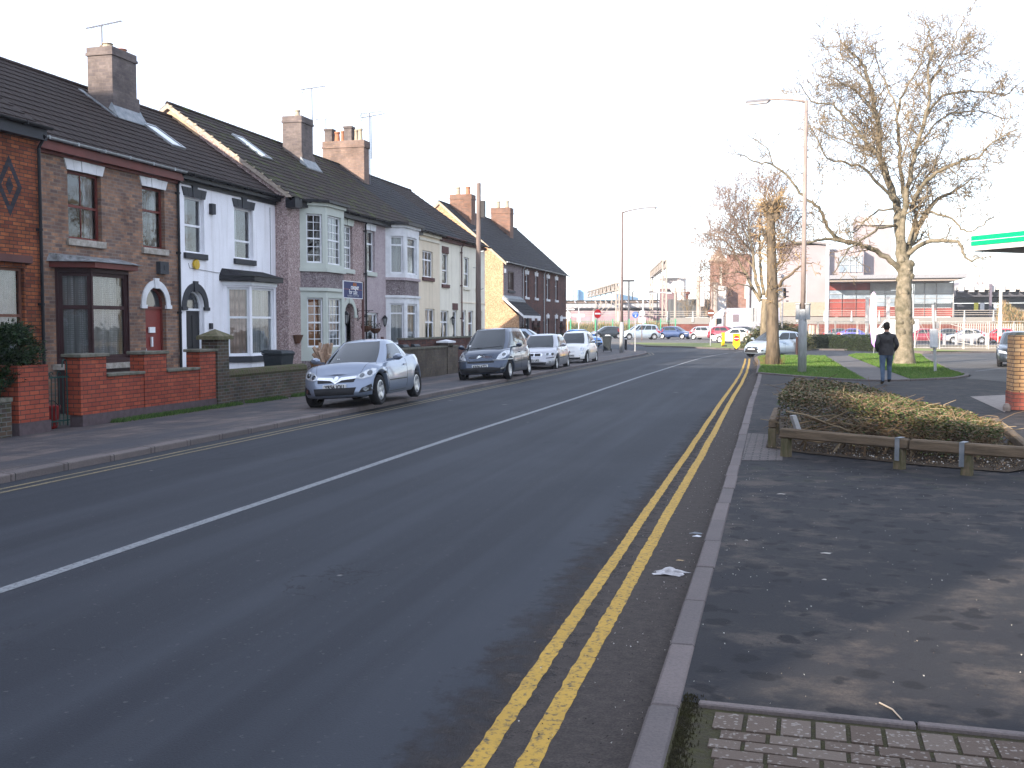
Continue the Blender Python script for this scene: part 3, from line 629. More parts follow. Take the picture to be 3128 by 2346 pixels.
def arch_surround(par,F,u0,u1,zs,band,m,wallm,fill=True,key=True,zb=None,name='arch',depth=.14,dd=.03):
    c=(u0+u1)/2; r=(u1-u0)/2; mb=MB(); n=16
    pt=lambda rr,a,d:F.p(c+rr*math.cos(a),zs+rr*math.sin(a),d)
    for k in range(n):
        a=math.pi*k/n;b=math.pi*(k+1)/n
        mb.hexa([pt(r,a,0),pt(r,b,0),pt(r,b,dd),pt(r,a,dd),pt(r+band,a,0),pt(r+band,b,0),pt(r+band,b,dd),pt(r+band,a,dd)])
    for sg in (0,1):
        ua=u0-band if sg==0 else u1; mb.fbox(F,ua-.025,ua+band+.025,zs-.09,zs-.002,-.01,dd+.02)
    if key: mb.prism([F.p(c-.07,zs+r-.03,0),F.p(c+.07,zs+r-.03,0),F.p(c+.095,zs+r+band+.05,0),F.p(c-.095,zs+r+band+.05,0)],F.n*(dd+.025))
    o=mb.build(name,m,par)
    if fill:
        f=MB()
        for sg in (-1,1):
            arc=[F.p(c+sg*r*math.cos(math.pi/2*k/8),zs+r*math.sin(math.pi/2*k/8),-.002) for k in range(9)]
            cor=F.p(c+sg*r,zs+r,-.002)
            for k in range(8): f.poly([cor,arc[k],arc[k+1]] if sg>0 else [cor,arc[k+1],arc[k]])
        for k in range(n):
            a=math.pi*k/n;b=math.pi*(k+1)/n; f.poly([pt(r,a,0),pt(r,b,0),pt(r,b,-depth),pt(r,a,-depth)])
        f.build('arch_infill',wallm,par,recalc=False)
    return o
def fan_door(par,F,u0,u1,z0,zs,dm,fm,glass='half',d=-.1,panels=True):
    c=(u0+u1)/2; r=(u1-u0)/2-.01; mb=MB(); zd=zs-.05
    mb.fbox(F,u0,u0+.05,z0,zs,d-.06,d); mb.fbox(F,u1-.05,u1,z0,zs,d-.06,d); mb.fbox(F,u0+.05,u1-.05,zd-.05,zd+.01,d-.06,d+.005)
    n=14; P=lambda rr,a,dd:F.p(c+rr*math.cos(a),zs+rr*math.sin(a),dd)
    for k in range(n):
        a=math.pi*k/n;b=math.pi*(k+1)/n; mb.hexa([P(r-.05,a,d-.06),P(r-.05,b,d-.06),P(r-.05,b,d),P(r-.05,a,d),P(r,a,d-.06),P(r,b,d-.06),P(r,b,d),P(r,a,d)])
    fr=mb.build('door_frame',fm,par)
    g=MB(); g.poly([F.p(c+(r-.04)*math.cos(math.pi*k/n),zs+(r-.04)*math.sin(math.pi*k/n)-.0,d-.04) for k in range(n+1)]+[F.p(c-(r-.04),zd,d-.04),F.p(c+(r-.04),zd,d-.04)]); g.build('fanlight',pbr('dim glass',(.05,.055,.06),.06,coat=1),par,recalc=False)
    l=MB(); l.fbox(F,u0+.05,u1-.05,z0,zd-.05,d-.07,d-.03); w=u1-u0
    if panels:
        for (a,b,e,f_) in ((.16,.46,.08,.42),(.54,.84,.08,.42),(.16,.46,.5,.92),(.54,.84,.5,.92)):
            l.fbox(F,u0+w*a,u0+w*b,z0+(zd-z0)*e,z0+(zd-z0)*f_,d-.03,d-.018)
    dr=l.build('door',dm,par); h=MB(); h.lathe([(.0,0),(.03,.01),(.035,.04),(.0,.055)],8,o=(0,0,0)); hh=h
    k=MB(); k.fbox(F,u0+.12,u0+.15,z0+1.0,z0+1.12,d-.02,d+.02); k.fbox(F,c-.12,c+.12,z0+.85,z0+.9,d-.017,d+.0); k.build('handle',GALV,dr)
    return dr
def bay(par,W,a,b,c,d,dep,z0,z1,wm,wins,fm,base=None,zbase=None,head=.12,name='bay_window',F0=None,extra=None,post=.07,topm=None):
    """canted bay: plan a,b,c,d along the wall, dep outwards. wins: list of (face, f0,f1,z0,z1,opts)"""
    pts=[Vector((a,0,0)),Vector((b,-dep,0)),Vector((c,-dep,0)),Vector((d,0,0))]
    mb=MB(); faces=[]
    for i in range(3):
        p,q=pts[i],pts[i+1]; u=(q-p).normalized(); n=Vector((u.y,-u.x,0)); F=Fr(p,u,n); L=(q-p).length; faces.append((F,L))
        ops=[(L*w[1],L*w[2],w[3],w[4]) for w in wins if w[0]==i]
        panel(mb,F,0,L,z0,z1,ops,depth=.1)
    mb.poly([(p.x,p.y,z1) for p in pts]); mb.poly([(p.x,p.y,z0) for p in pts][::-1])
    bo=mb.build(name,wm,par,recalc=False)
    for w in wins:
        F,L=faces[w[0]]; window(bo,F,L*w[1],L*w[2],w[3],w[4],fm,**w[5])
    return bo,faces
def baytrim(par,a,b,c,d,dep,z0,z1,o0,m,name='cornice',inner=0):
    "moulding running round a bay, o0 = projection"
    def ring(o,z): 
        k=o*.6; return [Vector((a-o,.0,z)),Vector((b-k,-dep-o,z)),Vector((c+k,-dep-o,z)),Vector((d+o,.0,z))]
    mb=MB(); A=ring(o0,z0);B=ring(o0,z1); mb.prism(A,(0,0,z1-z0)); return mb.build(name,m,par)
# ================================================================ the terrace on the left
def house(X,Y0,label,cat='house',group='terraced houses along the left side'):
    return empty('terraced_house',(X,Y0,0),R(90),label,cat,group)
LAMPM=pbr('black iron',(.012,.012,.014),.4,.3); LAMPG=pbr('lantern glass',(.35,.36,.36),.1,coat=1)
def lantern(par,x,y,z,s=1):
    mb=MB(); mb.bar((x,y+.16,z+.05*s),(x,y,z+.2*s),.02); mb.lathe([(.015,z+.24*s),(.09*s,z+.16*s),(.10*s,z+.13*s)],6,o=(x,y,0)); mb.lathe([(.05*s,z-.14*s),(.02,z-.2*s),(.01,z-.23*s)],6,o=(x,y,0)); mb.lathe([(.10*s,z+.115*s),(.10*s,z+.135*s)],6,o=(x,y,0)); mb.box(x-.07,x+.07,y+.15,y+.18,z-.08,z+.15)
    for k in range(6): a=math.pi/3*k; mb.bar((x+.05*s*math.cos(a),y+.05*s*math.sin(a),z-.14*s),(x+.092*s*math.cos(a),y+.092*s*math.sin(a),z+.12*s),.012)
    l=mb.build('wall_lantern',LAMPM,par); g=MB(); g.lathe([(.045*s,z-.13*s),(.085*s,z+.115*s)],6,o=(x,y,0)); g.build('lantern_glass',LAMPG,l); return l
# ---- red brick house at the left edge
h=house(-14.6,8.05,'orange-red brick house with a blue brick diamond, cut off by the left edge')
body(h,9.88,5.8,7.9,3.8,8.2,REDB,[(7.9,9.3,1.0,2.95),(3,4.2,3.7,5.1),(6,7.1,3.7,5.1)])
gable_roof(h,9.9,5.8,7.9,3.8,8.2,TILE)
window(h,FF,3,4.2,3.7,5.1,MAROON); window(h,FF,6,7.1,3.7,5.1,MAROON)
bo,_=bay(h,0,6.6,7.0,9.0,9.38,.35,-.1,3.0,REDB,[(0,.1,.9,1.0,2.9,dict(trans=(.52,),cur='drape')),(1,.03,.98,1.0,2.9,dict(trans=(.52,),mull=(.5,),cur='drape')),(2,.1,.92,1.0,2.9,dict(trans=(.52,),cur='drape'))],pbr('brown stained timber',(.15,.065,.045),.5))
baytrim(bo,6.6,7.0,9.0,9.38,.35,3.0,3.14,.12,BROWNP)
mb=MB(); C0=atX('1',70,1270,-14.6); cx_,cz_=C0.y-8.05,C0.z
for (r0,r1) in ((.62,.40),(.2,.0)):
    for k in range(4):
        q=[(1,0),(0,1),(-1,0),(0,-1)]; a=q[k];b=q[(k+1)%4]; P=lambda v,r:(cx_+v[0]*r*.55,-.004,cz_+v[1]*r*.95)
        mb.poly([P(a,r0),P(b,r0),P(b,r1),P(a,r1)] if r1 else [P(a,r0),P(b,r0),(cx_,-.004,cz_)])
mb.build('brick_diamond',brickmat('blue black brick',(.05,.05,.065),(.03,.03,.04),(.05,.04,.04)),h)
mb=MB(); mb.fbox(FF,-.1,9.9,5.5,5.72,0,.2); mb.build('fascia',DGREY,h); gutter(h,-.1,9.95,-.27,5.76,BLACKP)
downpipe(h,9.82,-.06,.1,5.6,BLACKP)
# ---- houses further back along the row, beyond the frame; they keep the sun off the street
hb=house(-14.8,-34,'plain brick houses continuing the terrace behind the viewpoint','house')
body(hb,42,5.7,7.6,3.7,8.3,BROWNB,[(2+5*k,3.1+5*k,3.6,5.0) for k in range(8)]+[(2+5*k,3.4+5*k,1,2.6) for k in range(8)])
gable_roof(hb,42,5.7,7.6,3.7,8.3,TILE,ridge=False)
for k in range(8): window(hb,FF,2+5*k,3.1+5*k,3.6,5.0,WHITE); window(hb,FF,2+5*k,3.4+5*k,1,2.6,WHITE)
# ---- brown brick house
h=house(-14.9,17.95,'weathered brown brick house with maroon sash windows, maroon bay and red arched door')
ops=[(1.22,2.35,3.67,5.13),(3.88,4.80,3.67,5.13),(3.92,4.78,.12,2.73),(.95,2.65,1.1,2.9)]
body(h,5.35,5.72,7,3.5,8.15,BROWNB,ops)
gable_roof(h,5.35,5.72,7,3.5,8.15,TILE)
window(h,FF,1.22,2.35,3.67,5.13,MAROON,trans=(.49,),bars=(2,0),cur='drape',sill=STONE,lint=WPAINT,lw=.23,d=-.1)
window(h,FF,3.88,4.80,3.67,5.13,MAROON,trans=(.62,),cur='drape',sill=STONE,lint=WPAINT,lw=.22,d=-.1)
arch_surround(h,FF,3.92,4.78,2.30,.17,WPAINT,BROWNB); fan_door(h,FF,3.92,4.78,.12,2.30,REDDOOR,MAROON,panels=False)
mb=MB(); mb.fbox(FF,4.18,4.42,1.62,1.76,-.11,-.07); mb.fbox(FF,4.27,4.33,1.28,1.52,-.11,-.075); mb.build('letter_plate',WHITE,h)
wins=[(0,.08,.97,1.08,2.93,dict(trans=(.6,),cur='net',fw=.08)),(1,.03,.985,1.08,2.93,dict(trans=(.6,),cur='net',fw=.08)),(2,.04,.9,1.08,2.93,dict(trans=(.6,),cur='net',fw=.08))]
bo,_=bay(h,0,.75,1.15,2.44,2.8,.6,-.1,3.02,MAROOND,wins,MAROOND)
mb=MB(); mb.prism([Vector((.62,.0,.86)),Vector((1.05,-.68,.86)),Vector((2.54,-.68,.86)),Vector((2.92,0,.86))],(0,0,.12)); mb.build('sill',STONE,bo)
baytrim(bo,.75,1.15,2.44,2.8,.6,3.02,3.14,.17,MAROON)
mb=MB(); A=[Vector((.5,.0,3.143)),Vector((.93,-.83,3.143)),Vector((2.66,-.83,3.143)),Vector((3.05,0,3.143))]; B=[Vector((.6,0,3.32)),Vector((1.1,-.55,3.22)),Vector((2.5,-.55,3.22)),Vector((2.95,0,3.32))]
mb.poly(A);mb.poly(B[::-1])
for k in range(4): mb.poly([A[k],A[(k+1)%4],B[(k+1)%4],B[k]])
mb.build('bay_roof',pbr('mossy lead flat roof',(.10,.10,.10),.8,c2=(.30,.31,.32),scale=7,bump=.6,bscale=14,bdist=.03),bo)
mb=MB(); mb.fbox(FF,0,5.35,5.36,5.60,0,.06); mb.fbox(FF,0,5.35,5.42,5.60,.062,.2); mb.build('fascia',MAROON,h); gutter(h,-.02,5.35,-.27,5.66,GALV)
downpipe(h,-.02,-.05,.1,5.6,MAROOND); downpipe(h,5.33,-.05,.0,5.6,BLACKP)
mb=MB(); mb.fbox(FF,4.40,4.76,3.06,3.36,0,.12); mb.fbox(FF,4.55,4.61,3.16,3.27,.12,.128); mb.build('meter_box',DGREY,h)
# ---- white house
h=house(-14.9,23.3,'white painted house with dark grey lintels, arched black door and white bay','house')
ops=[(.32,1.25,3.67,5.11),(2.8,3.85,3.67,5.10),(.32,1.18,.12,2.71),(2.4,4.1,1.0,2.85)]
body(h,5.2,5.72,7,3.5,8.15,WHITEW,ops)
gable_roof(h,5.2,5.72,7,3.5,8.15,TILE,x1=5.33)
window(h,FF,.32,1.25,3.67,5.11,WHITE,trans=(.5,),cur='half',sill=DGREY,lint=DGREY,lw=.23,d=-.1)
window(h,FF,2.8,3.85,3.67,5.10,WHITE,trans=(.36,),cur='half',sill=DGREY,lint=DGREY,lw=.23,d=-.1)
arch_surround(h,FF,.32,1.18,2.28,.19,DGREY,WHITEW); fan_door(h,FF,.32,1.18,.12,2.28,BLACKP,WHITE)
wd=dict(trans=(.56,),fw=.06)
bo,_=bay(h,0,2.15,2.57,4.0,4.38,.6,-.1,3.02,WHITEW,[(0,.15,.95,.97,2.85,dict(cur='peach',**wd)),(1,.05,.95,.97,2.85,dict(cur='netw',**wd)),(2,.1,.9,.97,2.85,dict(cur='netw',**wd))],WHITE)
baytrim(bo,2.15,2.57,4.0,4.38,.6,.78,.95,.05,DGREY,'sill'); baytrim(bo,2.15,2.57,4.0,4.38,.6,2.9,3.0,.05,WHITE)
baytrim(bo,2.15,2.57,4.0,4.38,.6,3.02,3.15,.2,BLACKP)
mb=MB(); A=[Vector((1.95,.0,3.153)),Vector((2.4,-.83,3.153)),Vector((4.17,-.83,3.153)),Vector((4.6,0,3.153))]; B=[Vector((2.1,0,3.36)),Vector((2.6,-.35,3.28)),Vector((3.95,-.35,3.28)),Vector((4.4,0,3.36))]
mb.poly(A);mb.poly(B[::-1])
for k in range(4): mb.poly([A[k],A[(k+1)%4],B[(k+1)%4],B[k]])
mb.build('bay_roof',SLATE,bo)
mb=MB(); mb.fbox(FF,0,5.2,5.40,5.60,0,.05); mb.fbox(FF,0,5.2,5.50,5.61,.052,.2); mb.build('fascia',BLACKP,h); gutter(h,0,5.28,-.27,5.66,BLACKP)
mb=MB(); mb.fbox(FF,1.5,1.68,4.76,5.04,0,.1); mb.build('wall_vent',DGREY,h)
mb=MB(); mb.lathe([(.13,0),(.13,.05),(.11,.075)],20,o=(.76,-.075,3.38),axis='y'); al=mb.build('alarm_box',pbr('yellow plastic',(.62,.40,.03),.4),h)
mb=MB(); mb.fbox(FF,1.4,1.5,1.7,1.86,0,.07); mb.build('intercom',DGREY,h)
mb=MB(); P_=[(.45,3.4),(.5,3.28),(1.2,3.25),(1.9,3.22),(2.3,3.3),(4.9,3.0)]; mb.tube([(x,-.012,z) for x,z in P_],.006,4); mb.tube([(4.86,-.012,z) for z in (3.05,5.3)],.006,4); mb.build('cable',DGREY,h)
ch=chimney(h,.7,1.75,2.3,3.05,7.0,9.12,CHIMB,[(.95,2.6,.14,.14,BUFFP,'r'),(1.2,2.85,.16,.15,BUFFP,'r'),(1.55,2.6,.14,.14,TERRA,'r')],base=.95)
mb=MB(); s=.694
mb.hexa([(.58,2.05,5.72+s*2.05+.08),(1.9,2.05,5.72+s*2.05+.08),(1.9,2.35,5.72+s*2.35+.14),(.58,2.35,5.72+s*2.35+.14),(.58,2.05,5.72+s*2.05+.1),(1.9,2.05,5.72+s*2.05+.1),(1.86,2.29,5.72+s*2.35+.3),(.62,2.29,5.72+s*2.35+.3)])
mb.hexa([(1.78,2.1,7.2),(1.98,2.1,7.2),(1.98,3.2,7.95),(1.78,3.2,7.95),(1.78,2.1,7.27),(1.98,2.1,7.27),(1.98,3.2,8.03),(1.78,3.2,8.03)])
mb.hexa([(.5,2.1,7.2),(.69,2.1,7.2),(.69,3.2,7.95),(.5,3.2,7.95),(.5,2.1,7.27),(.69,2.1,7.27),(.69,3.2,8.03),(.5,3.2,8.03)])
mb.build('flashing',LEAD,ch)
aerial(ch,.85,2.7,9.1,.62,1.4,math.atan2(-.967,-.255),False)
skylight(h,1.75,2.4,1.25,2.2,3.5,5.72,8.15)
# ---- pebbledashed house with sage bay
h=house(-14.5,28.5,'pinkish pebbledashed house with a two-storey sage green bay and arched porch')
ops=[(4.03,4.83,3.72,5.2),(4.08,4.92,.1,2.58),(1.1,3.0,1.2,2.6),(1.1,3.0,3.8,5.1)]
body(h,5.85,5.75,7.9,3.94,8.55,DASH,ops)
gable_roof(h,5.85,5.75,7.9,3.94,8.55,TILEM,x0=-.1)
mb=MB(); s=(8.55-5.75)/3.94
for (ya,yb,za,zb) in ((-.2,3.94,5.75-s*.2,8.55),(8.1,3.94,5.75-s*.2,8.55)):
    mb.hexa([(-.1,ya,za-.10),(.0,ya,za-.10),(.0,yb,zb-.10),(-.1,yb,zb-.10),(-.1,ya,za+.045),(.0,ya,za+.045),(.0,yb,zb+.045),(-.1,yb,zb+.045)])
vg=mb.build('verge',pbr('mortared verge',(.42,.36,.30),.85,c2=(.25,.2,.17),scale=10),h)
mb=MB()
for k in range(15):
    f=(k+.5)/15; y=-.2+4.14*f; z=5.61+(8.55-5.61)*f; mb.box(-.125,-.06,y-.03,y+.03,z+.02,z+.075)
mb.build('verge_clip',BUFFP,vg)
mb=MB(); mb.poly([(-.006,2.9,7.62),(-.006,3.9,8.40),(-.006,7.5,6.0),(-.006,7.6,5.0),(-.006,3.1,7.15)]); mb.build('render_patch',pbr('smooth tan render',(.50,.36,.24),.85,c2=(.44,.31,.2),scale=3),h)
mb=MB(); mb.fbox(FF,-.1,.35,5.32,5.62,0,.32); mb.fbox(FF,.35,5.85,5.42,5.62,0,.2); mb.build('fascia',BLACKP,h); gutter(h,-.1,5.85,-.27,5.62,BLACKP)
wb_=dict(trans=(.5,),bars=(2,6),fw=.05); up=[(0,.25,.86,3.74,5.25,dict(cur='drape',**wb_)),(1,.1,.84,3.72,5.25,dict(trans=(.5,),bars=(4,6),fw=.05,cur='bars')),(2,.2,.8,3.74,5.25,dict(cur='net',**wb_))]
bo,_=bay(h,0,.82,1.4,2.78,3.32,.6,3.52,5.58,SAGE,up,WHITE); baytrim(bo,.82,1.4,2.78,3.32,.6,5.5,5.6,.07,SAGE); baytrim(bo,.82,1.4,2.78,3.32,.6,3.47,3.58,.05,SAGE,'sill')
baytrim(bo,.82,1.4,2.78,3.32,.6,5.602,5.68,.18,BLACKP,'bay_roof')
bb,_=bay(h,0,.84,1.41,2.77,3.3,.58,2.93,3.48,DASHG,[],WHITE,name='bay_band')
lo=[(0,.25,.86,1.12,2.66,dict(cur='warm',**wb_)),(1,.1,.84,1.12,2.66,dict(trans=(.5,),bars=(4,6),fw=.05,cur='bars')),(2,.2,.8,1.12,2.66,dict(cur='warm',**wb_))]
bo,_=bay(h,0,.82,1.4,2.78,3.32,.6,.7,2.93,SAGE,lo,WHITE); baytrim(bo,.82,1.4,2.78,3.32,.6,2.87,2.97,.06,SAGE)
bb,_=bay(h,0,.84,1.41,2.77,3.3,.58,-.1,.7,DASHG,[],WHITE,name='bay_plinth')
window(h,FF,4.03,4.83,3.72,5.2,WHITE,trans=(.5,),bars=(4,6),cur='bars',sill=SAGE,lint=SAGE,lw=.24,d=-.09)
arch_surround(h,FF,4.08,4.92,2.16,.17,SAGE,DASH,depth=.35); fan_door(h,FF,4.08,4.92,.1,2.16,WHITE,WHITE,d=-.3)
downpipe(h,5.83,-.07,.0,5.6,BLACKP); lantern(h,3.62,-.28,2.02,1.1)
mb=MB(); mb.bar((5.2,-.02,1.95),(5.2,-.02,2.4),.02); mb.bar((5.2,-.02,2.3),(5.2,-.6,2.32),.018); mb.bar((5.2,-.02,2.0),(5.2,-.45,2.3),.014); mb.build('basket_bracket',LAMPM,h)
skylight(h,2.2,2.9,2.0,3.1,3.94,5.75,8.55)
# ---- mauve house with white bay
h=house(-14.5,34.35,'mauve-grey rendered house with a two-storey white bay and a glazed front door')
ops=[(.2,.98,3.72,5.2),(.22,1.28,.1,2.26),(2.3,4.3,1.2,2.6),(2.3,4.3,3.8,5.1)]
body(h,5.65,5.75,7.9,3.94,8.55,DASHL,ops); gable_roof(h,5.65,5.75,7.9,3.94,8.55,TILEM)
window(h,FF,.2,.98,3.72,5.2,WHITE,trans=(.68,),cur='half',sill=SAGE,lint=WPAINT,lw=.24,d=-.09)
wq=dict(trans=(.76,),fw=.06)
up=[(0,.25,.9,3.75,5.15,dict(cur='netw',**wq)),(1,.16,.84,3.75,5.15,dict(cur='netw',**wq)),(2,.2,.8,3.75,5.15,dict(cur='netw',**wq))]
bo,_=bay(h,0,2.02,2.5,4.03,4.5,.6,3.55,5.55,WPAINT,up,WHITE); baytrim(bo,2.02,2.5,4.03,4.5,.6,5.47,5.57,.07,WPAINT); baytrim(bo,2.02,2.5,4.03,4.5,.6,3.5,3.6,.05,DASHL,'sill'); baytrim(bo,2.02,2.5,4.03,4.5,.6,5.572,5.68,.2,BLACKP,'bay_roof')
bay(h,0,2.04,2.51,4.02,4.48,.58,2.9,3.5,DASHG,[],WHITE,name='bay_band')
lo=[(0,.2,.92,1.1,2.62,dict(cur='netw',**wq)),(1,.14,.86,1.1,2.62,dict(cur='netw',**wq)),(2,.2,.8,1.1,2.62,dict(cur='netw',**wq))]
bo,_=bay(h,0,2.02,2.5,4.03,4.5,.6,.5,2.9,WPAINT,lo,WHITE); baytrim(bo,2.02,2.5,4.03,4.5,.6,2.84,2.93,.05,WPAINT); bay(h,0,2.04,2.51,4.02,4.48,.58,-.1,.5,DASHG,[],WHITE,name='bay_plinth')
window(h,FF,.22,1.28,.12,2.26,WHITE,mull=(.68,),cur='half',fw=.08,name='glazed_door')
mb=MB(); mb.fbox(FF,0,5.65,5.45,5.62,0,.2); mb.build('fascia',BLACKP,h); gutter(h,0,5.65,-.27,5.62,BLACKP); lantern(h,1.62,-.12,1.95,.95)
mb=MB(); mb.fbox(FF,1.5,1.72,1.2,1.38,0,.03); mb.build('number_plaque',BROWNP,h)
ch=chimney(h,.65,1.6,2.7,3.45,7.2,9.45,CHIMB,[(1.15,3.1,.3,.11,BUFFP,'r')],base=.9,corb=.24)
mb=MB(); mb.hexa([(.5,2.4,7.5),(1.75,2.4,7.5),(1.75,2.72,7.72),(.5,2.72,7.72),(.5,2.4,7.56),(1.75,2.4,7.56),(1.7,2.69,7.95),(.55,2.69,7.95)]); mb.hexa([(1.61,2.4,7.46),(1.8,2.4,7.46),(1.8,3.6,8.3),(1.61,3.6,8.3),(1.61,2.4,7.54),(1.8,2.4,7.54),(1.8,3.6,8.4),(1.61,3.6,8.4)]); mb.build('flashing',LEAD,ch)
aerial(ch,1.66,2.75,8.5,2.15,1.2,math.atan2(-.967,-.255))
# ---- narrow cream house
h=house(-14.5,40.0,'narrow cream rendered house with a wide leaded upstairs window and brown sill')
body(h,2.65,5.75,7.9,3.94,8.55,CREAM,[(.45,1.75,3.8,4.9),(.75,1.95,1.0,2.5)]); gable_roof(h,2.65,5.75,7.9,3.94,8.55,SLATE)
window(h,FF,.45,1.75,3.8,4.9,WHITE,mull=(.33,.67),trans=(.66,),cur='drape',fw=.06,sill=BROWNP); window(h,FF,.75,1.95,1.0,2.5,WHITE,mull=(.5,),trans=(.62,),cur='half',fw=.07)
mb=MB(); mb.fbox(FF,0,2.65,5.5,5.62,0,.1); mb.fbox(FF,0,2.65,5.3,5.4,0,.05); mb.build('cornice',CREAM2,h); gutter(h,0,2.65,-.27,5.66,BLACKP)
pts=[]
for x,y,hh,r,m_,st in ((1.15,3.0,.5,.1,BUFFP,'r'),(1.3,3.25,.5,.1,BUFFP,'r'),(1.25,3.55,.62,.17,CHIMB,'sq'),(1.25,3.85,.45,.09,TERRA,'r'),(1.25,4.1,.42,.12,TERRA,'r'),(1.25,4.45,.55,.17,CHIMB,'sq')): pts.append((x,y,hh,r,m_,st))
ch=chimney(h,1.0,1.55,2.78,4.67,7.0,9.6,brickmat('sooty orange chimney brick',(.30,.20,.16),(.20,.14,.125),(.20,.16,.13)),pts,corb=.3)
aerial(ch,1.45,2.7,7.8,3.0,1.3,math.atan2(-.967,-.255)); aerial(ch,1.65,2.72,8.9,1.8,1.5,math.atan2(-.9,-.4)); aerial(ch,1.2,4.6,9.6,1.0,1.3,math.atan2(-.967,-.1))
# ---- pale cream pair
h=house(-14.5,42.65,'pale cream house with brown painted lintels and a white door beside a brown downpipe')
body(h,2.95,5.75,7.9,3.94,8.55,CREAM2,[(.3,1.15,3.6,4.95),(.1,1.2,1.0,2.45),(1.75,2.45,.1,2.5)]); gable_roof(h,2.95,5.75,7.9,3.94,8.55,SLATE)
w=window(h,FF,.3,1.15,3.6,4.95,WHITE,trans=(.45,),cur='half',sill=BROWNP); lintel(w,FF,.3,1.15,4.95,BROWNP,False,.3,.02,1)
window(h,FF,.1,1.2,1.0,2.45,WHITE,mull=(.5,),trans=(.65,),cur='half',fw=.07); w=window(h,FF,1.75,2.45,.1,2.5,WHITE,trans=(.83,),cur='netw',fw=.09,name='front_door'); lintel(w,FF,1.75,2.45,2.5,BROWNP,False,.3,.02,1)
lantern(h,1.45,-.12,2.0,.9); mb=MB(); mb.fbox(FF,0,2.95,5.45,5.62,0,.12); mb.build('fascia',BROWNP,h); gutter(h,0,2.95,-.27,5.66,BROWNP); downpipe(h,2.9,-.08,.0,5.6,BROWNP)
h=house(-14.5,45.6,'pale cream end house with two upstairs windows behind the wooden telegraph pole')
body(h,4.0,5.75,7.9,3.94,8.55,CREAM2,[(.5,1.35,3.6,4.97),(2.4,3.2,3.6,4.97),(.2,.85,.1,2.5),(1.2,2.0,.9,2.5),(2.6,3.5,.9,2.5)]); gable_roof(h,4.0,5.75,7.9,3.94,8.55,TILE,x1=4.1)
for a,b in ((.5,1.35),(2.4,3.2)): window(h,FF,a,b,3.6,4.97,WHITE,trans=(.45,),cur='half',sill=CREAM2)
window(h,FF,.2,.85,.1,2.5,WHITE,trans=(.8,),cur='dark',fw=.09,name='front_door'); window(h,FF,1.2,2.0,.9,2.5,WHITE,trans=(.62,),cur='netw',fw=.07); window(h,FF,2.6,3.5,.9,2.5,WHITE,mull=(.5,),trans=(.62,),cur='half',fw=.07)
mb=MB(); mb.fbox(FF,0,4.0,2.84,2.89,0,.03); mb.build('string_course',CREAM,h); mb=MB(); mb.fbox(FF,0,4,5.5,5.62,0,.1); mb.build('fascia',BROWNP,h); gutter(h,0,4.1,-.27,5.66,BLACKP)
# ---- far terrace beyond the gap
FG='dark brick terrace beyond the gap'
def fh(Y,l): return house(-16.4,Y,l,group=FG)
h=fh(60,'house with a sunlit orange pebbledashed gable, brown window and lean-to porch')
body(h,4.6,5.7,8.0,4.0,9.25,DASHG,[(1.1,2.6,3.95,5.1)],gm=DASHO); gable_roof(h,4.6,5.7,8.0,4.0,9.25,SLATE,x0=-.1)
mb=MB(); s=(9.25-5.7)/4
for (ya,yb,za,zb) in ((-.2,4,5.7-s*.2,9.25),(8.2,4,5.7-s*.2,9.25)): mb.hexa([(-.1,ya,za-.12),(.0,ya,za-.12),(.0,yb,zb-.12),(-.1,yb,zb-.12),(-.1,ya,za+.05),(.0,ya,za+.05),(.0,yb,zb+.05),(-.1,yb,zb+.05)])
mb.build('verge',BUFFP,h)
window(h,FF,1.1,2.6,3.95,5.1,pbr('brown window frame',(.10,.055,.045),.5),mull=(.33,.67),bars=(6,0),cur='netw',sill=DGREY,fw=.07)
mb=MB(); mb.prism([(0,-.0,-.1),(0,-.95,-.1),(0,-.95,2.35),(0,0,3.25)],(.15,0,0)); mb.build('porch_wall',DASHO,h)
mb=slope_roof(h,None,-.12,4.35,-1.3,2.40,0,3.5,TILE,step=.28); pr=mb.build('porch_roof',SLATE,h,recalc=False)
mb=MB(); mb.box(-.1,4.3,-1.3,-1.26,2.24,2.4); mb.hexa([(-.14,-1.3,2.26),(-.1,-1.3,2.26),(-.1,0,3.36),(-.14,0,3.36),(-.14,-1.3,2.41),(-.1,-1.3,2.41),(-.1,0,3.52),(-.14,0,3.52)]); mb.build('fascia',WPAINT,pr)
mb=MB(); mb.box(-.05,4.2,-.02,-.3,3.36,3.42); mb.hexa([(0,-.32,3.26),(4.3,-.32,3.26),(4.3,-.0,3.53),(0,-.0,3.53),(0,-.32,3.31),(4.3,-.32,3.31),(4.3,0,3.62),(0,0,3.62)]); mb.build('flashing',LEAD,pr)
mb=MB(); mb.box(1.5,1.62,-1.2,-1.08,0,2.3); mb.build('porch_post',DGREY,h); mb=MB(); mb.fbox(FF,.4,1.3,0,2.1,0,.06); mb.fbox(FF,.6,1.1,1.1,1.9,.06,.08); mb.build('door',pbr('brown wood door',(.09,.04,.03),.5),h)
mb=MB(); mb.fbox(FF,.12,.4,4.95,5.2,0,.08); mb.build('alarm_box',WHITE,h); gutter(h,-.1,4.6,-.27,5.6,GALV)
chimney(h,2.0,2.9,2.6,4.0,7.5,9.95,CHIMR,[(2.45,2.95,.5,.16,TERRA,'r'),(2.45,3.6,.5,.16,BUFFP,'r')],corb=.3)
def fwin(h,a,b,z0,z1,**k): return window(h,FF,a,b,z0,z1,WHITE,trans=(.7,),cur='half',sill=WPAINT,lint=WPAINT,lw=.26,d=-.1,**k)
h=fh(64.6,'middle house of the dark brick far terrace, white lintels and two doors')
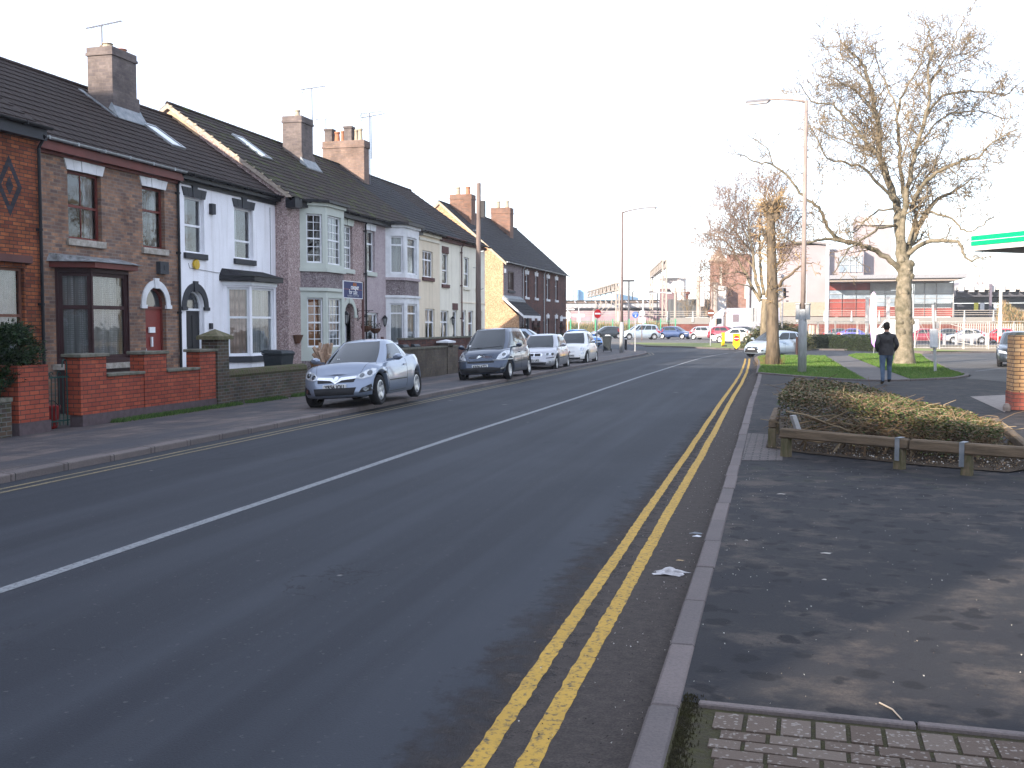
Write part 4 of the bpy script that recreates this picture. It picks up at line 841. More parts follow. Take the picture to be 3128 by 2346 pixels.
body(h,6.0,5.7,8.0,4.0,9.25,FARB,[(.8,1.7,3.65,5.12),(3.5,4.3,3.65,5.12),(1.0,1.8,.8,2.3),(2.6,3.3,.1,2.1),(4.2,5.0,.1,2.2)]); gable_roof(h,6.0,5.7,8,4,9.25,SLATE)
fwin(h,.8,1.7,3.65,5.12); fwin(h,3.5,4.3,3.65,5.12); fwin(h,1.0,1.8,.8,2.3)
for a,b in ((2.6,3.3),(4.2,5.0)): w=window(h,FF,a,b,.1,2.1,MAROOND,cur='dark',fw=.1,name='front_door'); lintel(w,FF,a,b,2.12,WPAINT,True,.35,.08)
downpipe(h,.02,-.07,0,5.6,GALV); gutter(h,0,6,-.27,5.6,GALV)
h=fh(70.6,'end house of the dark brick far terrace, nearest the roundabout')
body(h,7.8,5.7,8.0,4.0,9.25,FARB,[(1.0,1.9,3.65,5.12),(3.8,4.7,3.65,5.12),(1.0,1.8,.8,2.3),(3.8,4.6,.8,2.3),(5.6,6.4,.1,2.1),(-.0,.5,.1,2.1)]); gable_roof(h,7.8,5.7,8,4,9.25,SLATE,x1=8.0)
fwin(h,1.0,1.9,3.65,5.12); fwin(h,3.8,4.7,3.65,5.12); fwin(h,1.0,1.8,.8,2.3); fwin(h,3.8,4.6,.8,2.3)
w=window(h,FF,5.6,6.4,.1,2.1,MAROOND,cur='dark',fw=.1,name='front_door'); lintel(w,FF,5.6,6.4,2.12,WPAINT,True,.35,.08)
mb=MB(); mb.fbox(FF,6.6,7.7,2.3,2.45,0,.03); mb.build('street_name_sign',WPAINT,h); downpipe(h,.02,-.07,0,5.6,GALV); gutter(h,0,7.9,-.27,5.6,GALV)
ch=chimney(h,.4,1.3,2.5,3.9,7.5,10.1,CHIMR,[(.85,2.85,.5,.16,BUFFP,'r'),(.85,3.5,.5,.16,BUFFP,'r')],corb=.4); aerial(ch,1.4,2.4,9,2.0,1.1,math.atan2(-.967,-.255),False)
# ---- front garden walls (world frame)
def wall_thing(label,cat='garden wall',name='garden_wall',group=None): return empty(name,(-12.4,0,0),0,label,cat,group)
def wbox(mb,y0,y1,z0,z1,x0=-.11,x1=.11): mb.box(x0,x1,y0,y1,z0,z1)
COP=pbr('grey concrete coping',(.17,.155,.13),.9,c2=(.08,.085,.06),scale=7,bump=.5); PLINTH=pbr('grey brick plinth',(.10,.075,.08),.9,scale=10)
w=wall_thing('new red brick front wall with three stepped piers and grey copings, before the brown house')
m1=MB(); wbox(m1,16.75,20.62,.18,.84); m1.build('wall',WALLR,w)
m1=MB(); wbox(m1,16.05,20.62,-.1,.178,-.135,.13); m1.build('plinth',PLINTH,w)
for (y0,y1,t) in ((16.02,16.76,1.22),(17.95,18.7,1.22),(19.95,20.6,1.22)):
    m1=MB(); wbox(m1,y0,y1,.18,t,-.2,.125); pr=m1.build('pier',WALLR,w); m1=MB(); wbox(m1,y0-.05,y1+.05,t+.002,t+.065,-.25,.175); m1.build('pier_cap',COP,pr,bevel=.01)
m1=MB(); wbox(m1,16.77,17.94,.842,.9,-.15,.16); wbox(m1,18.71,19.94,.842,.9,-.15,.16); m1.build('coping',COP,w,bevel=.01)
w=wall_thing('red brick gate pier under the dark conifer at the left edge','gate pier','gate_pier'); 
m1=MB(); wbox(m1,14.42,15.15,.18,1.13,-.2,.15); m1.build('pier',WALLR,w); m1=MB(); wbox(m1,14.40,15.17,-.12,.178,-.22,.17); m1.build('plinth',PLINTH,w)
w=wall_thing('low dark wall behind the conifer, at the left edge'); m1=MB(); wbox(m1,8,14.3,-.1,.55); m1.build('wall',ENGB,w); m1=MB(); wbox(m1,8,14.3,.552,.62,-.14,.14); m1.build('coping',COP,w)
w=wall_thing('dark blue brick pier with a pyramid stone cap between red wall and low mossy wall','gate pier','gate_pier')
m1=MB(); wbox(m1,20.63,21.12,-.1,1.48,-.24,.16); m1.build('pier',ENGB,w)
m1=MB(); wbox(m1,20.55,21.2,1.482,1.56,-.32,.24); A=[(-.32,20.55,1.562),(.24,20.55,1.562),(.24,21.2,1.562),(-.32,21.2,1.562)]
for k in range(4): m1.poly([A[k],A[(k+1)%4],(-.04,20.87,1.72)])
m1.build('pier_cap',pbr('mossy cap stone',(.15,.13,.085),.9,c2=(.08,.08,.04),scale=9,bump=.4),w)
w=wall_thing('low mossy brick wall with rounded copings in front of the white house')
m1=MB(); wbox(m1,21.14,25.2,-.12,.62); m1.build('wall',ENGB,w)
m1=MB(); y=21.15
while y<25.15: m1.tube([(0,y,.66),(0,y+.105,.66)],.135,8); y+=.112
m1.build('coping',pbr('moss covered coping bricks',(.09,.07,.05),.95,c2=(.055,.065,.02),scale=9,bump=.8,bscale=30,bdist=.02),w)
BUFFB=brickmat('old brown garden wall brick',(.15,.115,.085),(.10,.08,.065),(.11,.095,.08),bw=.3,bh=.1,c3=(.08,.07,.05))
w=wall_thing('long brown block wall behind the convertible and people carrier'); m1=MB(); wbox(m1,29.6,38.3,-.15,.98); m1.build('wall',BUFFB,w); m1=MB(); wbox(m1,29.6,38.3,.982,1.04,-.14,.14); m1.build('coping',COP,w)
w=wall_thing('darker brown brick wall section, taller, behind the silver cars'); m1=MB(); wbox(m1,33.6,41.5,-.1,1.3,-.55,-.35); m1.build('wall',FARB,w); m1=MB(); wbox(m1,33.6,41.5,1.302,1.36,-.6,-.3); m1.build('coping',COP,w)
w=wall_thing('block pier with a white cap stone behind the dark people carrier','gate pier','gate_pier'); m1=MB(); wbox(m1,36.95,37.6,-.1,1.14,-.2,.14); m1.build('pier',BUFFB,w); m1=MB(); wbox(m1,36.85,37.75,1.142,1.2,-.28,.2)
A=[(-.28,36.85,1.202),(.2,36.85,1.202),(.2,37.75,1.202),(-.28,37.75,1.202)]
for k in range(4): m1.poly([A[k],A[(k+1)%4],(-.04,37.3,1.27)])
m1.build('pier_cap',WPAINT,w)
w=wall_thing('brick wall along the end houses, beyond the silver hatchback'); m1=MB(); wbox(m1,41.6,50,-.1,.9); m1.build('wall',FARB,w); m1=MB(); wbox(m1,41.6,50,.902,.97,-.14,.14); m1.build('coping',COP,w)
w=wall_thing('low front wall of the far dark terrace'); m1=MB(); wbox(m1,62,70.5,-.1,.75,-1.2,-1.0); m1.build('wall',FARB,w)
# gate, bucket
GATE=pbr('dark green iron',(.015,.055,.05),.45,.3)
g=empty('garden_gate',(-12.5,15.2,0),0,'dark green iron bar gate between two red brick piers','gate')
m1=MB(); 
for k in range(8): y=.03+.1*k; m1.tube([(0,y,.02),(0,y,.93+.06*math.sin(k))],.008,6)
m1.bar((0,0,.1),(0,.78,.1),.025); m1.bar((0,0,.88),(0,.78,.88),.025); m1.tube([(0,.74,0),(0,.74,1.12)]+[(0,.74-.06+.06*math.cos(a),1.12+.07*math.sin(a)) for a in (0.5,1.2,1.9,2.6)]+[(0,.62,1.05)],.012,6)
for k in (1,3,5): m1.tube([(0,.1*k+.05*math.cos(a)+.03,.93+.05*math.sin(a)) for a in [j*.7 for j in range(9)]],.008,5)
m1.build('gate_bars',GATE,g); m1=MB(); m1.tube([(0,0,-.05),(0,0,1.05)],.018,8); m1.build('gate_post',GATE,g)
b=empty('bucket',(-12.75,15.74,-.05),.5,'red plastic bucket behind the bars of the green gate','bucket'); m1=MB(); m1.hexa([(-.13,-.13,0),(.13,-.13,0),(.13,.13,0),(-.13,.13,0),(-.19,-.19,.42),(.19,-.19,.42),(.19,.19,.42),(-.19,.19,.42)]); m1.build('bucket_body',pbr('red plastic',(.24,.014,.014),.5),b,bevel=.02); m1=MB(); m1.tube([(-.19,0,.4),(-.1,0,.5),(.1,0,.5),(.19,0,.4)],.008,5); m1.build('handle',BLACKP,b)
# ================================================================ cars (local frame: x forward, y left, z up, origin on the ground mid wheelbase... centre)
def cr(P,x):
    "smooth curve through sorted points"
    if x<=P[0][0]: return P[0][1]
    if x>=P[-1][0]: return P[-1][1]
    for i in range(len(P)-1):
        if x<=P[i+1][0]:
            x0,y0=P[i];x1,y1=P[i+1]; m0=(y1-P[i-1][1])/(x1-P[i-1][0]) if i>0 else (y1-y0)/(x1-x0); m1=(P[i+2][1]-y0)/(P[i+2][0]-x0) if i+2<len(P) else (y1-y0)/(x1-x0)
            h=x1-x0;t=(x-x0)/h; return (2*t**3-3*t*t+1)*y0+(t**3-2*t*t+t)*h*m0+(-2*t**3+3*t*t)*y1+(t**3-t*t)*h*m1
CGL=NT('car glass'); CGL.col((.018,.024,.028)); CGL.rough(.03); CGL.b.inputs['Specular IOR Level'].default_value=.5; CGL.b.inputs['Coat Weight'].default_value=.1; CGL.b.inputs['Coat Roughness'].default_value=.02; CGL.b.inputs['IOR'].default_value=1.45; CGL=CGL.mat
def carpaint(name,c,metal=.5,rough=.32):
    t=NT(name); f=t.voro(900,out='Color'); k=t.mix(t.math('MULTIPLY',t.sep(f)[0],.25),c,tuple(q*1.25 for q in c)); d=t.ramp(t.noise(2.5,5),[(.45,0),(.8,.35)]); k=t.mix(d,k,tuple(q*.7+.02 for q in c))
    t.col(k); t.b.inputs['Metallic'].default_value=metal; t.rough(rough); t.b.inputs['Coat Weight'].default_value=.9; t.b.inputs['Coat Roughness'].default_value=.05; return t.mat
CHROME=pbr('chrome',(.75,.76,.78),.12,1,c2=(.6,.6,.62)); ALLOY=pbr('alloy wheel',(.55,.56,.58),.3,.7,c2=(.40,.41,.43)); PLAS=pbr('black bumper plastic',(.022,.022,.024),.55)
LENS=pbr('headlight lens',(.62,.65,.68),.08,.35,c2=(.30,.32,.34),scale=14,coat=1); LENSD=pbr('lamp bowl',(.10,.11,.12),.1,.8,coat=1); TAIL=pbr('red tail lamp',(.38,.012,.012),.12,c2=(.25,.01,.01),coat=1); AMB=pbr('amber lens',(.6,.25,.03),.15,coat=1)
PLW=pbr('white number plate',(.72,.72,.70),.4); PLY=pbr('yellow number plate',(.68,.50,.06),.4); PTXT=pbr('plate lettering',(.01,.01,.012),.5)
def wheel(par,x,y,r,w,style=0,rr=.66,cover=ALLOY):
    s=1 if y>0 else -1; R0=r; mb=MB(); hw=w/2; prof=[(R0*rr,-hw*.8),(R0*.93,-hw),(R0,-hw*.72),(R0,hw*.72),(R0*.93,hw),(R0*rr,hw*.8),(R0*rr,hw*.4),(R0*rr,-hw*.4)]
    n=28; i0=0
    for pr,ph in prof:
        for j in range(n): a=2*math.pi*j/n; mb.v.append((pr*math.cos(a),ph*s,pr*math.sin(a)))
    for k in range(len(prof)):
        for j in range(n):
            a=k*n+j;b=k*n+(j+1)%n; k2=(k+1)%len(prof); mb.f.append((a,b,k2*n+(j+1)%n,k2*n+j)); mb.m.append(0)
    t=mb.build('wheel',RUBBER,par,smooth=True,loc=(x,y,r)); 
    m=MB(); rq=R0*rr; o=hw*.62*s
    ring=[(rq*1.01,hw*.82),(rq*.9,hw*.86),(rq*.86,hw*.5),(rq*.84,-hw*.3)]
    i0=0
    for pr,ph in ring:
        for j in range(n): a=2*math.pi*j/n; m.v.append((pr*math.cos(a),ph*s,pr*math.sin(a)))
    for k in range(len(ring)-1):
        for j in range(n): a=k*n+j;b=k*n+(j+1)%n; m.f.append((a,b,b+n,a+n)); m.m.append(0)
    ns={0:5,1:7,2:9}[style]
    for k in range(ns):
        a=2*math.pi*k/ns+.3; d=Vector((math.cos(a),0,math.sin(a))); q=Vector((-math.sin(a),0,math.cos(a))); W0,W1=(.06,.045) if style==0 else (.045,.04)
        if style==2: W0,W1=.035,.055
        Y=Vector((0,s,0)); a0=d*rq*.12;a1=d*rq*.9
        m.hexa([a0-q*W0+Y*hw*.35,a0+q*W0+Y*hw*.35,a1+q*W1+Y*hw*.5,a1-q*W1+Y*hw*.5,a0-q*W0+Y*hw*.62,a0+q*W0+Y*hw*.62,a1+q*W1+Y*hw*.8,a1-q*W1+Y*hw*.8])
    m.lathe([(rq*.24,hw*.3),(rq*.24,hw*.68),(rq*.1,hw*.72)],12,o=(0,0,0),axis='y') if s>0 else m.lathe([(rq*.24,-hw*.3),(rq*.24,-hw*.68),(rq*.1,-hw*.72)],12,o=(0,0,0),axis='y')
    m.build('rim',cover,t)
    b=MB(); b.lathe([(rq*.86,0.02*s),(rq*.86,.0)],16,axis='y',o=(0,0,0)); b.build('brake_disc',pbr('brake shadow steel',(.06,.06,.06),.6,.6),t)
    return t
FR_=[0,.1,.24,.40,.56,.72,.88,1.0]
class Car:
    def __init__(s,label,cat,loc,rz,sp,paint,group=None,roll=0,name='parked_car'):
        s.sp=sp; s.paint=paint; s.root=empty(name,loc,rz,label,cat,group,rx=roll); L,W=sp['L'],sp['W']; a=L/2; hw=W/2; wb=sp['wb']; s.r=sp['r']; xw=sp.get('xw',0); s.xf=xw+wb/2; s.xr=xw-wb/2
        n_=sp.get('n',4.2); tt=[-.9+1.8*i/46 for i in range(47)]; s.N=len(tt)
        ff=[.80,.66,.5,.34,.17,0]
        def loop(xf,xr,w,n=n_):
            cx=(xf+xr)/2; A=(xf-xr)/2; pts=[]
            side=[(cx+A*t,w*(1-abs(t)**n)**(1/n)) for t in tt]                 # rear -> front, left side
            front=[(cx+A*(1-f**n)**(1/n),w*f) for f in ff]; rear=[(cx-A*(1-f**n)**(1/n),w*f) for f in ff]
            half=rear[::-1]+side+front   # from rear centre to front centre, y>=0
            return half
        s.loop=loop; nh=len(ff)*2+len(tt); s.nh=nh
        zb,top,fp,rp,wp=sp['sill'],sp['top'],sp['front'],sp['rear'],sp.get('wid',[.90,.965,.99,1,1,.985,.955,.90])
        RA=s.r+.05
        rings=[]
        for k,f in enumerate(FR_):
            h=loop(a-fp[k],-a+rp[k],hw*wp[k]); ring=[]
            for (x,y) in h:
                zt=cr(top,x); z=zb+f*(zt-zb)
                if x>s.xf+.5: z=max(z,zb+(sp.get('zf',zb)-zb)*min(1,(x-s.xf-.5)/.3)*(1-f))
                for xc in (s.xf,s.xr):
                    d=abs(x-xc)
                    if d<RA: z=max(z,s.r+math.sqrt(RA*RA-d*d)+.028*k)
                    if d<RA+.12 and k<5 and y>hw*.75: y+=.018*(1-k/5)*(1 if d<RA else (RA+.12-d)/.12)
                ring.append(Vector((x,y,z)))
            rings.append(ring)
        # inner shoulder ring, then the crowned top
        mb=MB(); full=[]
        for ring in rings: full.append(ring+[Vector((p.x,-p.y,p.z)) for p in ring[-2:0:-1]])
        nf=len(full[0])
        for r_ in full: mb.v+= [tuple(p) for p in r_]
        for k in range(len(full)-1):
            for j in range(nf): mb.f.append((k*nf+j,k*nf+(j+1)%nf,(k+1)*nf+(j+1)%nf,(k+1)*nf+j)); mb.m.append(0)
        crown=sp.get('crown',.05); tr=rings[-1]; M=8; base=len(mb.v); idx=[]
        for i in range(1,nh-1):
            p=tr[i]; row=[(len(full)-1)*nf+i]
            for m in range(1,M):
                y=p.y*(1-2*m/M); e=min(1,min(a-p.x,p.x+a)/.5); z=p.z+crown*(1-(y/max(p.y,.01))**2)**.8*(.25+.75*e); row.append(len(mb.v)); mb.v.append((p.x+(0),y,z))
            row.append((len(full)-1)*nf+(nf-i)); idx.append(row)
        for A_,B_ in zip(idx,idx[1:]):
            for m in range(M): mb.f.append((A_[m],A_[m+1],B_[m+1],B_[m])); mb.m.append(0)
        c0=(len(full)-1)*nf; mb.f+= [(c0,)+(idx[0][m],idx[0][m+1]) for m in range(M)]; mb.m+=[0]*M
        c1=(len(full)-1)*nf+nh-1; mb.f+=[(c1,)+(idx[-1][m+1],idx[-1][m]) for m in range(M)]; mb.m+=[0]*M
        # arch liners + floor
        i0=len(mb.v); mb.v+=[(p.x*.98,p.y*(.72 if abs(p.y)>hw*.5 else .9),p.z) for p in full[0]]
        for j in range(nf): mb.f.append((j,(j+1)%nf,i0+(j+1)%nf,i0+j)); mb.m.append(1)
        s.body=mb.build('body',[paint,DARK],s.root,smooth=True)
        md=s.body.modifiers.new('e','EDGE_SPLIT'); md.split_angle=R(48)
        f=MB(); f.box(-a*.93,a*.93,-hw*.62,hw*.62,zb+.0,zb+.22); f.build('underbody',DARK,s.root)
        me=s.body.data; s.bvh=BVHTree.FromPolygons([v.co.copy() for v in me.vertices],[tuple(p.vertices) for p in me.polygons if p.material_index==0])
        s.greenhouse()
        rw=s.r
        for x in (s.xf,s.xr):
            for sg in (1,-1): wheel(s.root,x,sg*(hw-.14),rw,.2,sp.get('ws',0),cover=sp.get('cover',ALLOY))
        for sg in (1,-1): s.mirror(sg)
    def greenhouse(s):
        sp=s.sp; g=sp['gh']; top=sp['top']; hw=sp['W']/2; B=s.loop(g['bf'],g['br'],hw*g.get('bw',.88),g.get('n',5)); T=s.loop(g['tf'],g['tr'],hw*g.get('tw',.68),g.get('n',5))
        zr=g['roof']; K=7; rows=[]
        for v in range(K):
            v_=v/(K-1); ring=[]
            for (bx,by),(tx,ty) in zip(B,T):
                zb=cr(top,bx)-.03+sp.get('crown',.05)*max(0,1-(by/(hw*.9))**2)*.9; zt=cr(zr,tx); 
                x=bx+(tx-bx)*v_; y=by+(ty-by)*v_; z=zb+(zt-zb)*v_; bu=.035*math.sin(math.pi*v_); 
                if by>0: y+=bu*(by/(hw*.8))
                x+=bu*.9*(1 if tx>0.3*g['tf'] and by<hw*.6 and bx>0 else (-1 if bx<0 and by<hw*.6 else 0))
                ring.append(Vector((x,y,z)))
            rows.append(ring)
        nh=s.nh; F_=6; sides=range(F_,F_+s.N-1)
        def grid(name,i0,i1,r0,r1,mat,mir=False,off=0,par=None,wrap=False):
            mb=MB(); cols=list(range(i0,i1+1))
            P=lambda r,i:(rows[r][i] if not mir else Vector((rows[r][i].x,-rows[r][i].y,rows[r][i].z)))
            for r in range(r0,r1+1):
                if wrap:
                    seq=[rows[r][i] for i in cols]+[Vector((rows[r][i].x,-rows[r][i].y,rows[r][i].z)) for i in reversed(cols[:-1] if i1==nh-1 else cols)]
                    if i0==0: seq=[Vector((rows[r][i].x,-rows[r][i].y,rows[r][i].z)) for i in reversed(cols)]+[rows[r][i] for i in cols[1:]]
                else: seq=[P(r,i) for i in cols]
                m=len(seq); mb.v+=[tuple(q) for q in seq]
            for r in range(r1-r0):
                for i in range(m-1): mb.f.append((r*m+i,r*m+i+1,(r+1)*m+i+1,(r+1)*m+i)); mb.m.append(0)
            o=mb.build(name,mat,par or s.root,smooth=True); return o
        # body coloured shell and roof, slightly inside the glass
        mb=MB(); e=.004
        pil=g['pillars']     # list of (t0,t1) along side param 0 rear..1 front that are body coloured
        wz=g.get('ws_w',2)   # front indices given to the screen
        for mir in (False,True):
            for r in range(K-1):
                for i in range(nh-1):
                    q=[rows[r][i],rows[r][i+1],rows[r+1][i+1],rows[r+1][i]]
                    if mir: q=[Vector((p.x,-p.y,p.z)) for p in q]
                    mb.poly(q)
        Tt=rows[-1]; M=8; cw=g.get('crown',.045); rl=[]
        for i in range(1,nh-1):
            p=Tt[i]; rl.append([Vector((p.x,p.y*(1-2*m/M),p.z+cw*(1-(1-2*m/M)**2)*min(1,.2+min(g['tf']-p.x,p.x-g['tr'])/.3))) for m in range(M+1)])
        for A_,B_ in zip(rl,rl[1:]):
            for m in range(M): mb.poly([A_[m],A_[m+1],B_[m+1],B_[m]])
        for E_,c in ((rl[0],Tt[0]),(rl[-1],Tt[-1])):
            for m in range(M): mb.poly([E_[m],E_[m+1],c])
        bm=bmesh.new(); 
        me0=bpy.data.meshes.new('t'); me0.from_pydata(mb.v,[],mb.f); bm.from_mesh(me0); bmesh.ops.remove_doubles(bm,verts=bm.verts,dist=.0005); bmesh.ops.recalc_face_normals(bm,faces=bm.faces)
        me=bpy.data.meshes.new('cabin'); bm.to_mesh(me); bm.free(); bpy.data.meshes.remove(me0); me.materials.append(s.sp.get('roofm',s.paint)); me.polygons.foreach_set('use_smooth',[True]*len(me.polygons))
        s.cabin=bpy.data.objects.new('roof',me); COL.objects.link(s.cabin); s.cabin.parent=s.root; md=s.cabin.modifiers.new('e','EDGE_SPLIT'); md.split_angle=R(50)
        s.cbvh=BVHTree.FromPolygons([v.co.copy() for v in me.vertices],[tuple(p.vertices) for p in me.polygons])
        def outw(mesh,o_):
            for v in mesh.vertices: 
                n=Vector((v.co.x*.4,v.co.y*1.2,.25)); n.normalize(); v.co+=n*o_
        gl=[]
        i0=F_+s.N-1
        gl.append(grid('windscreen',i0+g.get('wsi',1),nh-1,0,K-1,CGL,wrap=True)); 
        j=F_-g.get('rwi',1); gl.append(grid('rear_window',0,j,g.get('rw0',1),K-1,CGL,wrap=True))
        NS=s.N-1
        for (t0,t1) in g['glass']:
            a0=F_+round(t0*NS); a1=F_+round(t1*NS)
            for mir in (False,True): gl.append(grid('side_window',a0,a1,1,K-2 if not g.get('full') else K-1,CGL,mir))
        for k,o in enumerate(gl):
            for v in o.data.vertices:
                c=v.co; 
                if o.name.startswith('windscreen'): n=Vector((.7,0,.7))
                elif o.name.startswith('rear'): n=Vector((-.8,0,.5))
                else: n=Vector((0,1 if c.y>0 else -1,.25))
                v.co=c+n.normalized()*.006
    def hit(s,o,d):
        best=None
        for b in (s.bvh,s.cbvh):
            r=b.ray_cast(Vector(o),Vector(d))
            if r[0] is not None and (best is None or r[3]<best[3]): best=r
        return best
    def patch(s,name,outline,ax,mat,off=.006,par=None,sub=3,mirror=False,thick=0):
        "lay an outlined piece onto the bodywork seen along an axis"
        bm=bmesh.new(); D={'front':((5,0,0),(-1,0,0)),'rear':((-5,0,0),(1,0,0)),'left':((0,5,0),(0,-1,0)),'right':((0,-5,0),(0,1,0)),'top':((0,0,5),(0,0,-1)),'fl':((4,3,0),(-.8,-.6,0)),'fr':((4,-3,0),(-.8,.6,0))}[ax]
        vs=[]
        for a,b in outline:
            p={'front':(0,a,b),'rear':(0,a,b),'left':(a,0,b),'right':(a,0,b),'top':(a,b,0),'fl':(-a*.6,a*.8,b)}[ax]
            vs.append(bm.verts.new(p))
        f=bm.faces.new(vs); bmesh.ops.triangulate(bm,faces=[f])
        for _ in range(sub):
            es=[e for e in bm.edges if e.calc_length()>.035]
            if not es: break
            bmesh.ops.subdivide_edges(bm,edges=es,cuts=1); bmesh.ops.triangulate(bm,faces=bm.faces[:])
        d=Vector(D[1]); o=Vector(D[0]); last=None
        for v in bm.verts:
            oo=Vector(v.co)+o; h=s.hit(oo,d)
            if h is not None: v.co=h[0]-d*off; last=v.co.copy()
            elif last is not None:
                q=v.co.copy(); 
                for kx_ in range(3):
                    if abs(d[kx_])>.5: q[kx_]=last[kx_]
                v.co=q
        if thick: 
            r=bmesh.ops.extrude_face_region(bm,geom=bm.faces[:]); 
            for v in [g for g in r['geom'] if isinstance(g,bmesh.types.BMVert)]: v.co-=d*thick
        me=bpy.data.meshes.new(name); bm.to_mesh(me); bm.free(); me.materials.append(mat); me.polygons.foreach_set('use_smooth',[True]*len(me.polygons))
        ob=bpy.data.objects.new(name,me); COL.objects.link(ob); ob.parent=par or s.root
        if mirror:
            ax2={'left':'right','fl':'fr'}.get(ax,ax); me2=me.copy(); 
            for v in me2.vertices: v.co.y*=-1
            me2.flip_normals(); o2=bpy.data.objects.new(name,me2); COL.objects.link(o2); o2.parent=par or s.root
        return ob
    def curve(s,name,pts,ax,mat,r=.008,par=None,mirror=False,off=.0):
        D={'front':((5,0,0),(-1,0,0)),'rear':((-5,0,0),(1,0,0)),'left':((0,5,0),(0,-1,0)),'top':((0,0,5),(0,0,-1))}[ax]; P=[]
        for (a,b),(c,e) in zip(pts,pts[1:]):
            n=max(1,int(math.hypot(c-a,e-b)/.05))
            for k in range(n+1):
                x,y=a+(c-a)*k/n,b+(e-b)*k/n; p={'front':(0,x,y),'rear':(0,x,y),'left':(x,0,y),'top':(x,y,0)}[ax]; h=s.hit(Vector(p)+Vector(D[0]),D[1])
                if h: P.append(h[0]-Vector(D[1])*off)
        mb=MB(); mb.tube(P,r,4); o=mb.build(name,mat,par or s.root)
        if mirror: mb.v=[(x,-y,z) for x,y,z in mb.v]; mb.build(name,mat,par or s.root)
        return o
    def mirror(s,sg):
        g=s.sp['gh']; hw=s.sp['W']/2; x=s.sp.get('mx',g['bf']-.42); z=cr(s.sp['top'],x)+.06; mb=MB(); y=sg*(hw-.0)
        mb.bar((x,sg*(hw-.12),z-.02),(x-.02,y+sg*.06,z),.05,.05); m=mb
        c=Vector((x-.03,y+sg*.11,z+.04)); n=10
        v0=len(m.v); R_=[( .0,.05,.035),(.045,.095,.06),(.09,.11,.075),(.12,.105,.072)]
        rings=[]
        for (dx,ry,rz_) in R_:
            rings.append([c+Vector((.07-dx,sg*ry*math.cos(2*math.pi*k/n)*1.0,rz_*math.sin(2*math.pi*k/n))) for k in range(n)])
        for A_,B_ in zip(rings,rings[1:]):
            for k in range(n): m.poly([A_[k],A_[(k+1)%n],B_[(k+1)%n],B_[k]])
        m.poly(rings[0]); m.poly(rings[-1][::-1])
        mo=m.build('wing_mirror',s.sp.get('mirm',s.paint),s.root,smooth=False)
    def plate(s,txt,front=True,z=.42,y=0,mat=None,w=.52):
        xs=1 if front else -1; h=s.hit((5*xs,y,z),(-xs,0,0)); x=h[0].x+xs*.012 if h else s.sp['L']/2*xs
        mb=MB(); mb.box(x-.012*xs if xs>0 else x,x if xs>0 else x+.012,y-w/2,y+w/2,z-.055,z+.055); p=mb.build('number_plate',mat or (PLW if front else PLY),s.root,bevel=.003)
        text(txt,.105,PTXT,p,basis((x+xs*.003,y,z-.002),(0,xs,0),(0,0,1)),'plate_lettering',off=.003,sx=.95)
        return p
    def side_detail(s,doors,handles,mould=None,fuel=None):
        for pts in doors: s.curve('door_seam',pts,'left',DARK,.004,mirror=True)
        for (x,z) in handles:
            for sg in (1,-1):
                h=s.hit((x,5*sg,z),(0,-sg,0)); 
                if h: mb=MB(); y=h[0].y; mb.hexa([(x-.09,y,z-.018),(x+.09,y,z-.018),(x+.09,y+sg*.025,z-.012),(x-.09,y+sg*.025,z-.012),(x-.09,y,z+.018),(x+.09,y,z+.018),(x+.09,y+sg*.025,z+.012),(x-.09,y+sg*.025,z+.012)]); mb.build('door_handle',s.sp.get('handm',s.paint),s.root)
        if mould: s.curve('side_moulding',mould,'left',s.sp.get('mouldm',PLAS),.014,mirror=True)
def ell(cx,cy,rx,ry,n=14,rot=0,pw=1): 
    o=[]
    for k in range(n):
        a=2*math.pi*k/n; x=rx*math.copysign(abs(math.cos(a))**pw,math.cos(a)); y=ry*math.copysign(abs(math.sin(a))**pw,math.sin(a)); o.append((cx+x*math.cos(rot)-y*math.sin(rot),cy+x*math.sin(rot)+y*math.cos(rot)))
    return o
def mir(P): return [(-a,b) for a,b in P][::-1]
# ---------- 1. ice blue folding-roof coupe
SP=dict(L=3.92,W=1.69,wb=2.49,r=.315,xw=.05,sill=.2,zf=.22,crown=.06,ws=0,n=4.8,
 top=[(-1.96,.80),(-1.8,.90),(-1.5,.985),(-1.0,1.0),(-.4,.95),(.3,.90),(.75,.88),(1.1,.84),(1.5,.74),(1.8,.63),(1.96,.58)],
 front=[.12,.03,.0,.01,.04,.09,.16,.26],rear=[.12,.05,.03,.02,.04,.07,.10,.16],
 gh=dict(bf=1.05,br=-1.15,tf=.12,tr=-.62,bw=.86,tw=.60,n=5,roof=[(-.7,1.30),(-.3,1.36),(.0,1.36),(.2,1.325)],pillars=[],glass=[(.30,.86)],wsi=1,rwi=0,rw0=2,crown=.05))
ice=carpaint('ice blue metallic paint',(.19,.225,.29),.45)
c=Car('ice blue convertible coupe with folded-steel roof, parked on the left pavement, nearest car','car',(-9.07,21.65,.08),R(-87.6),SP,ice,'cars parked on the left pavement',roll=R(3.6))
hl=[(.42,.60),(.56,.58),(.72,.62),(.80,.70),(.78,.78),(.70,.79),(.56,.74),(.46,.67)]
for H_ in (hl,mir(hl)):
    p=c.patch('headlight',H_,'front',LENS,.012); s_=1 if H_ is hl else -1
    c.patch('lamp_bowl',ell(s_*.54,.655,.05,.045),'front',LENSD,.02,par=p); c.patch('lamp_bowl',ell(s_*.68,.70,.055,.05),'front',LENSD,.02,par=p)
c.patch('upper_grille',[(-.40,.53),(.40,.53),(.43,.63),(.2,.60),(0,.585),(-.2,.60),(-.43,.63)],'front',PLAS,.008)
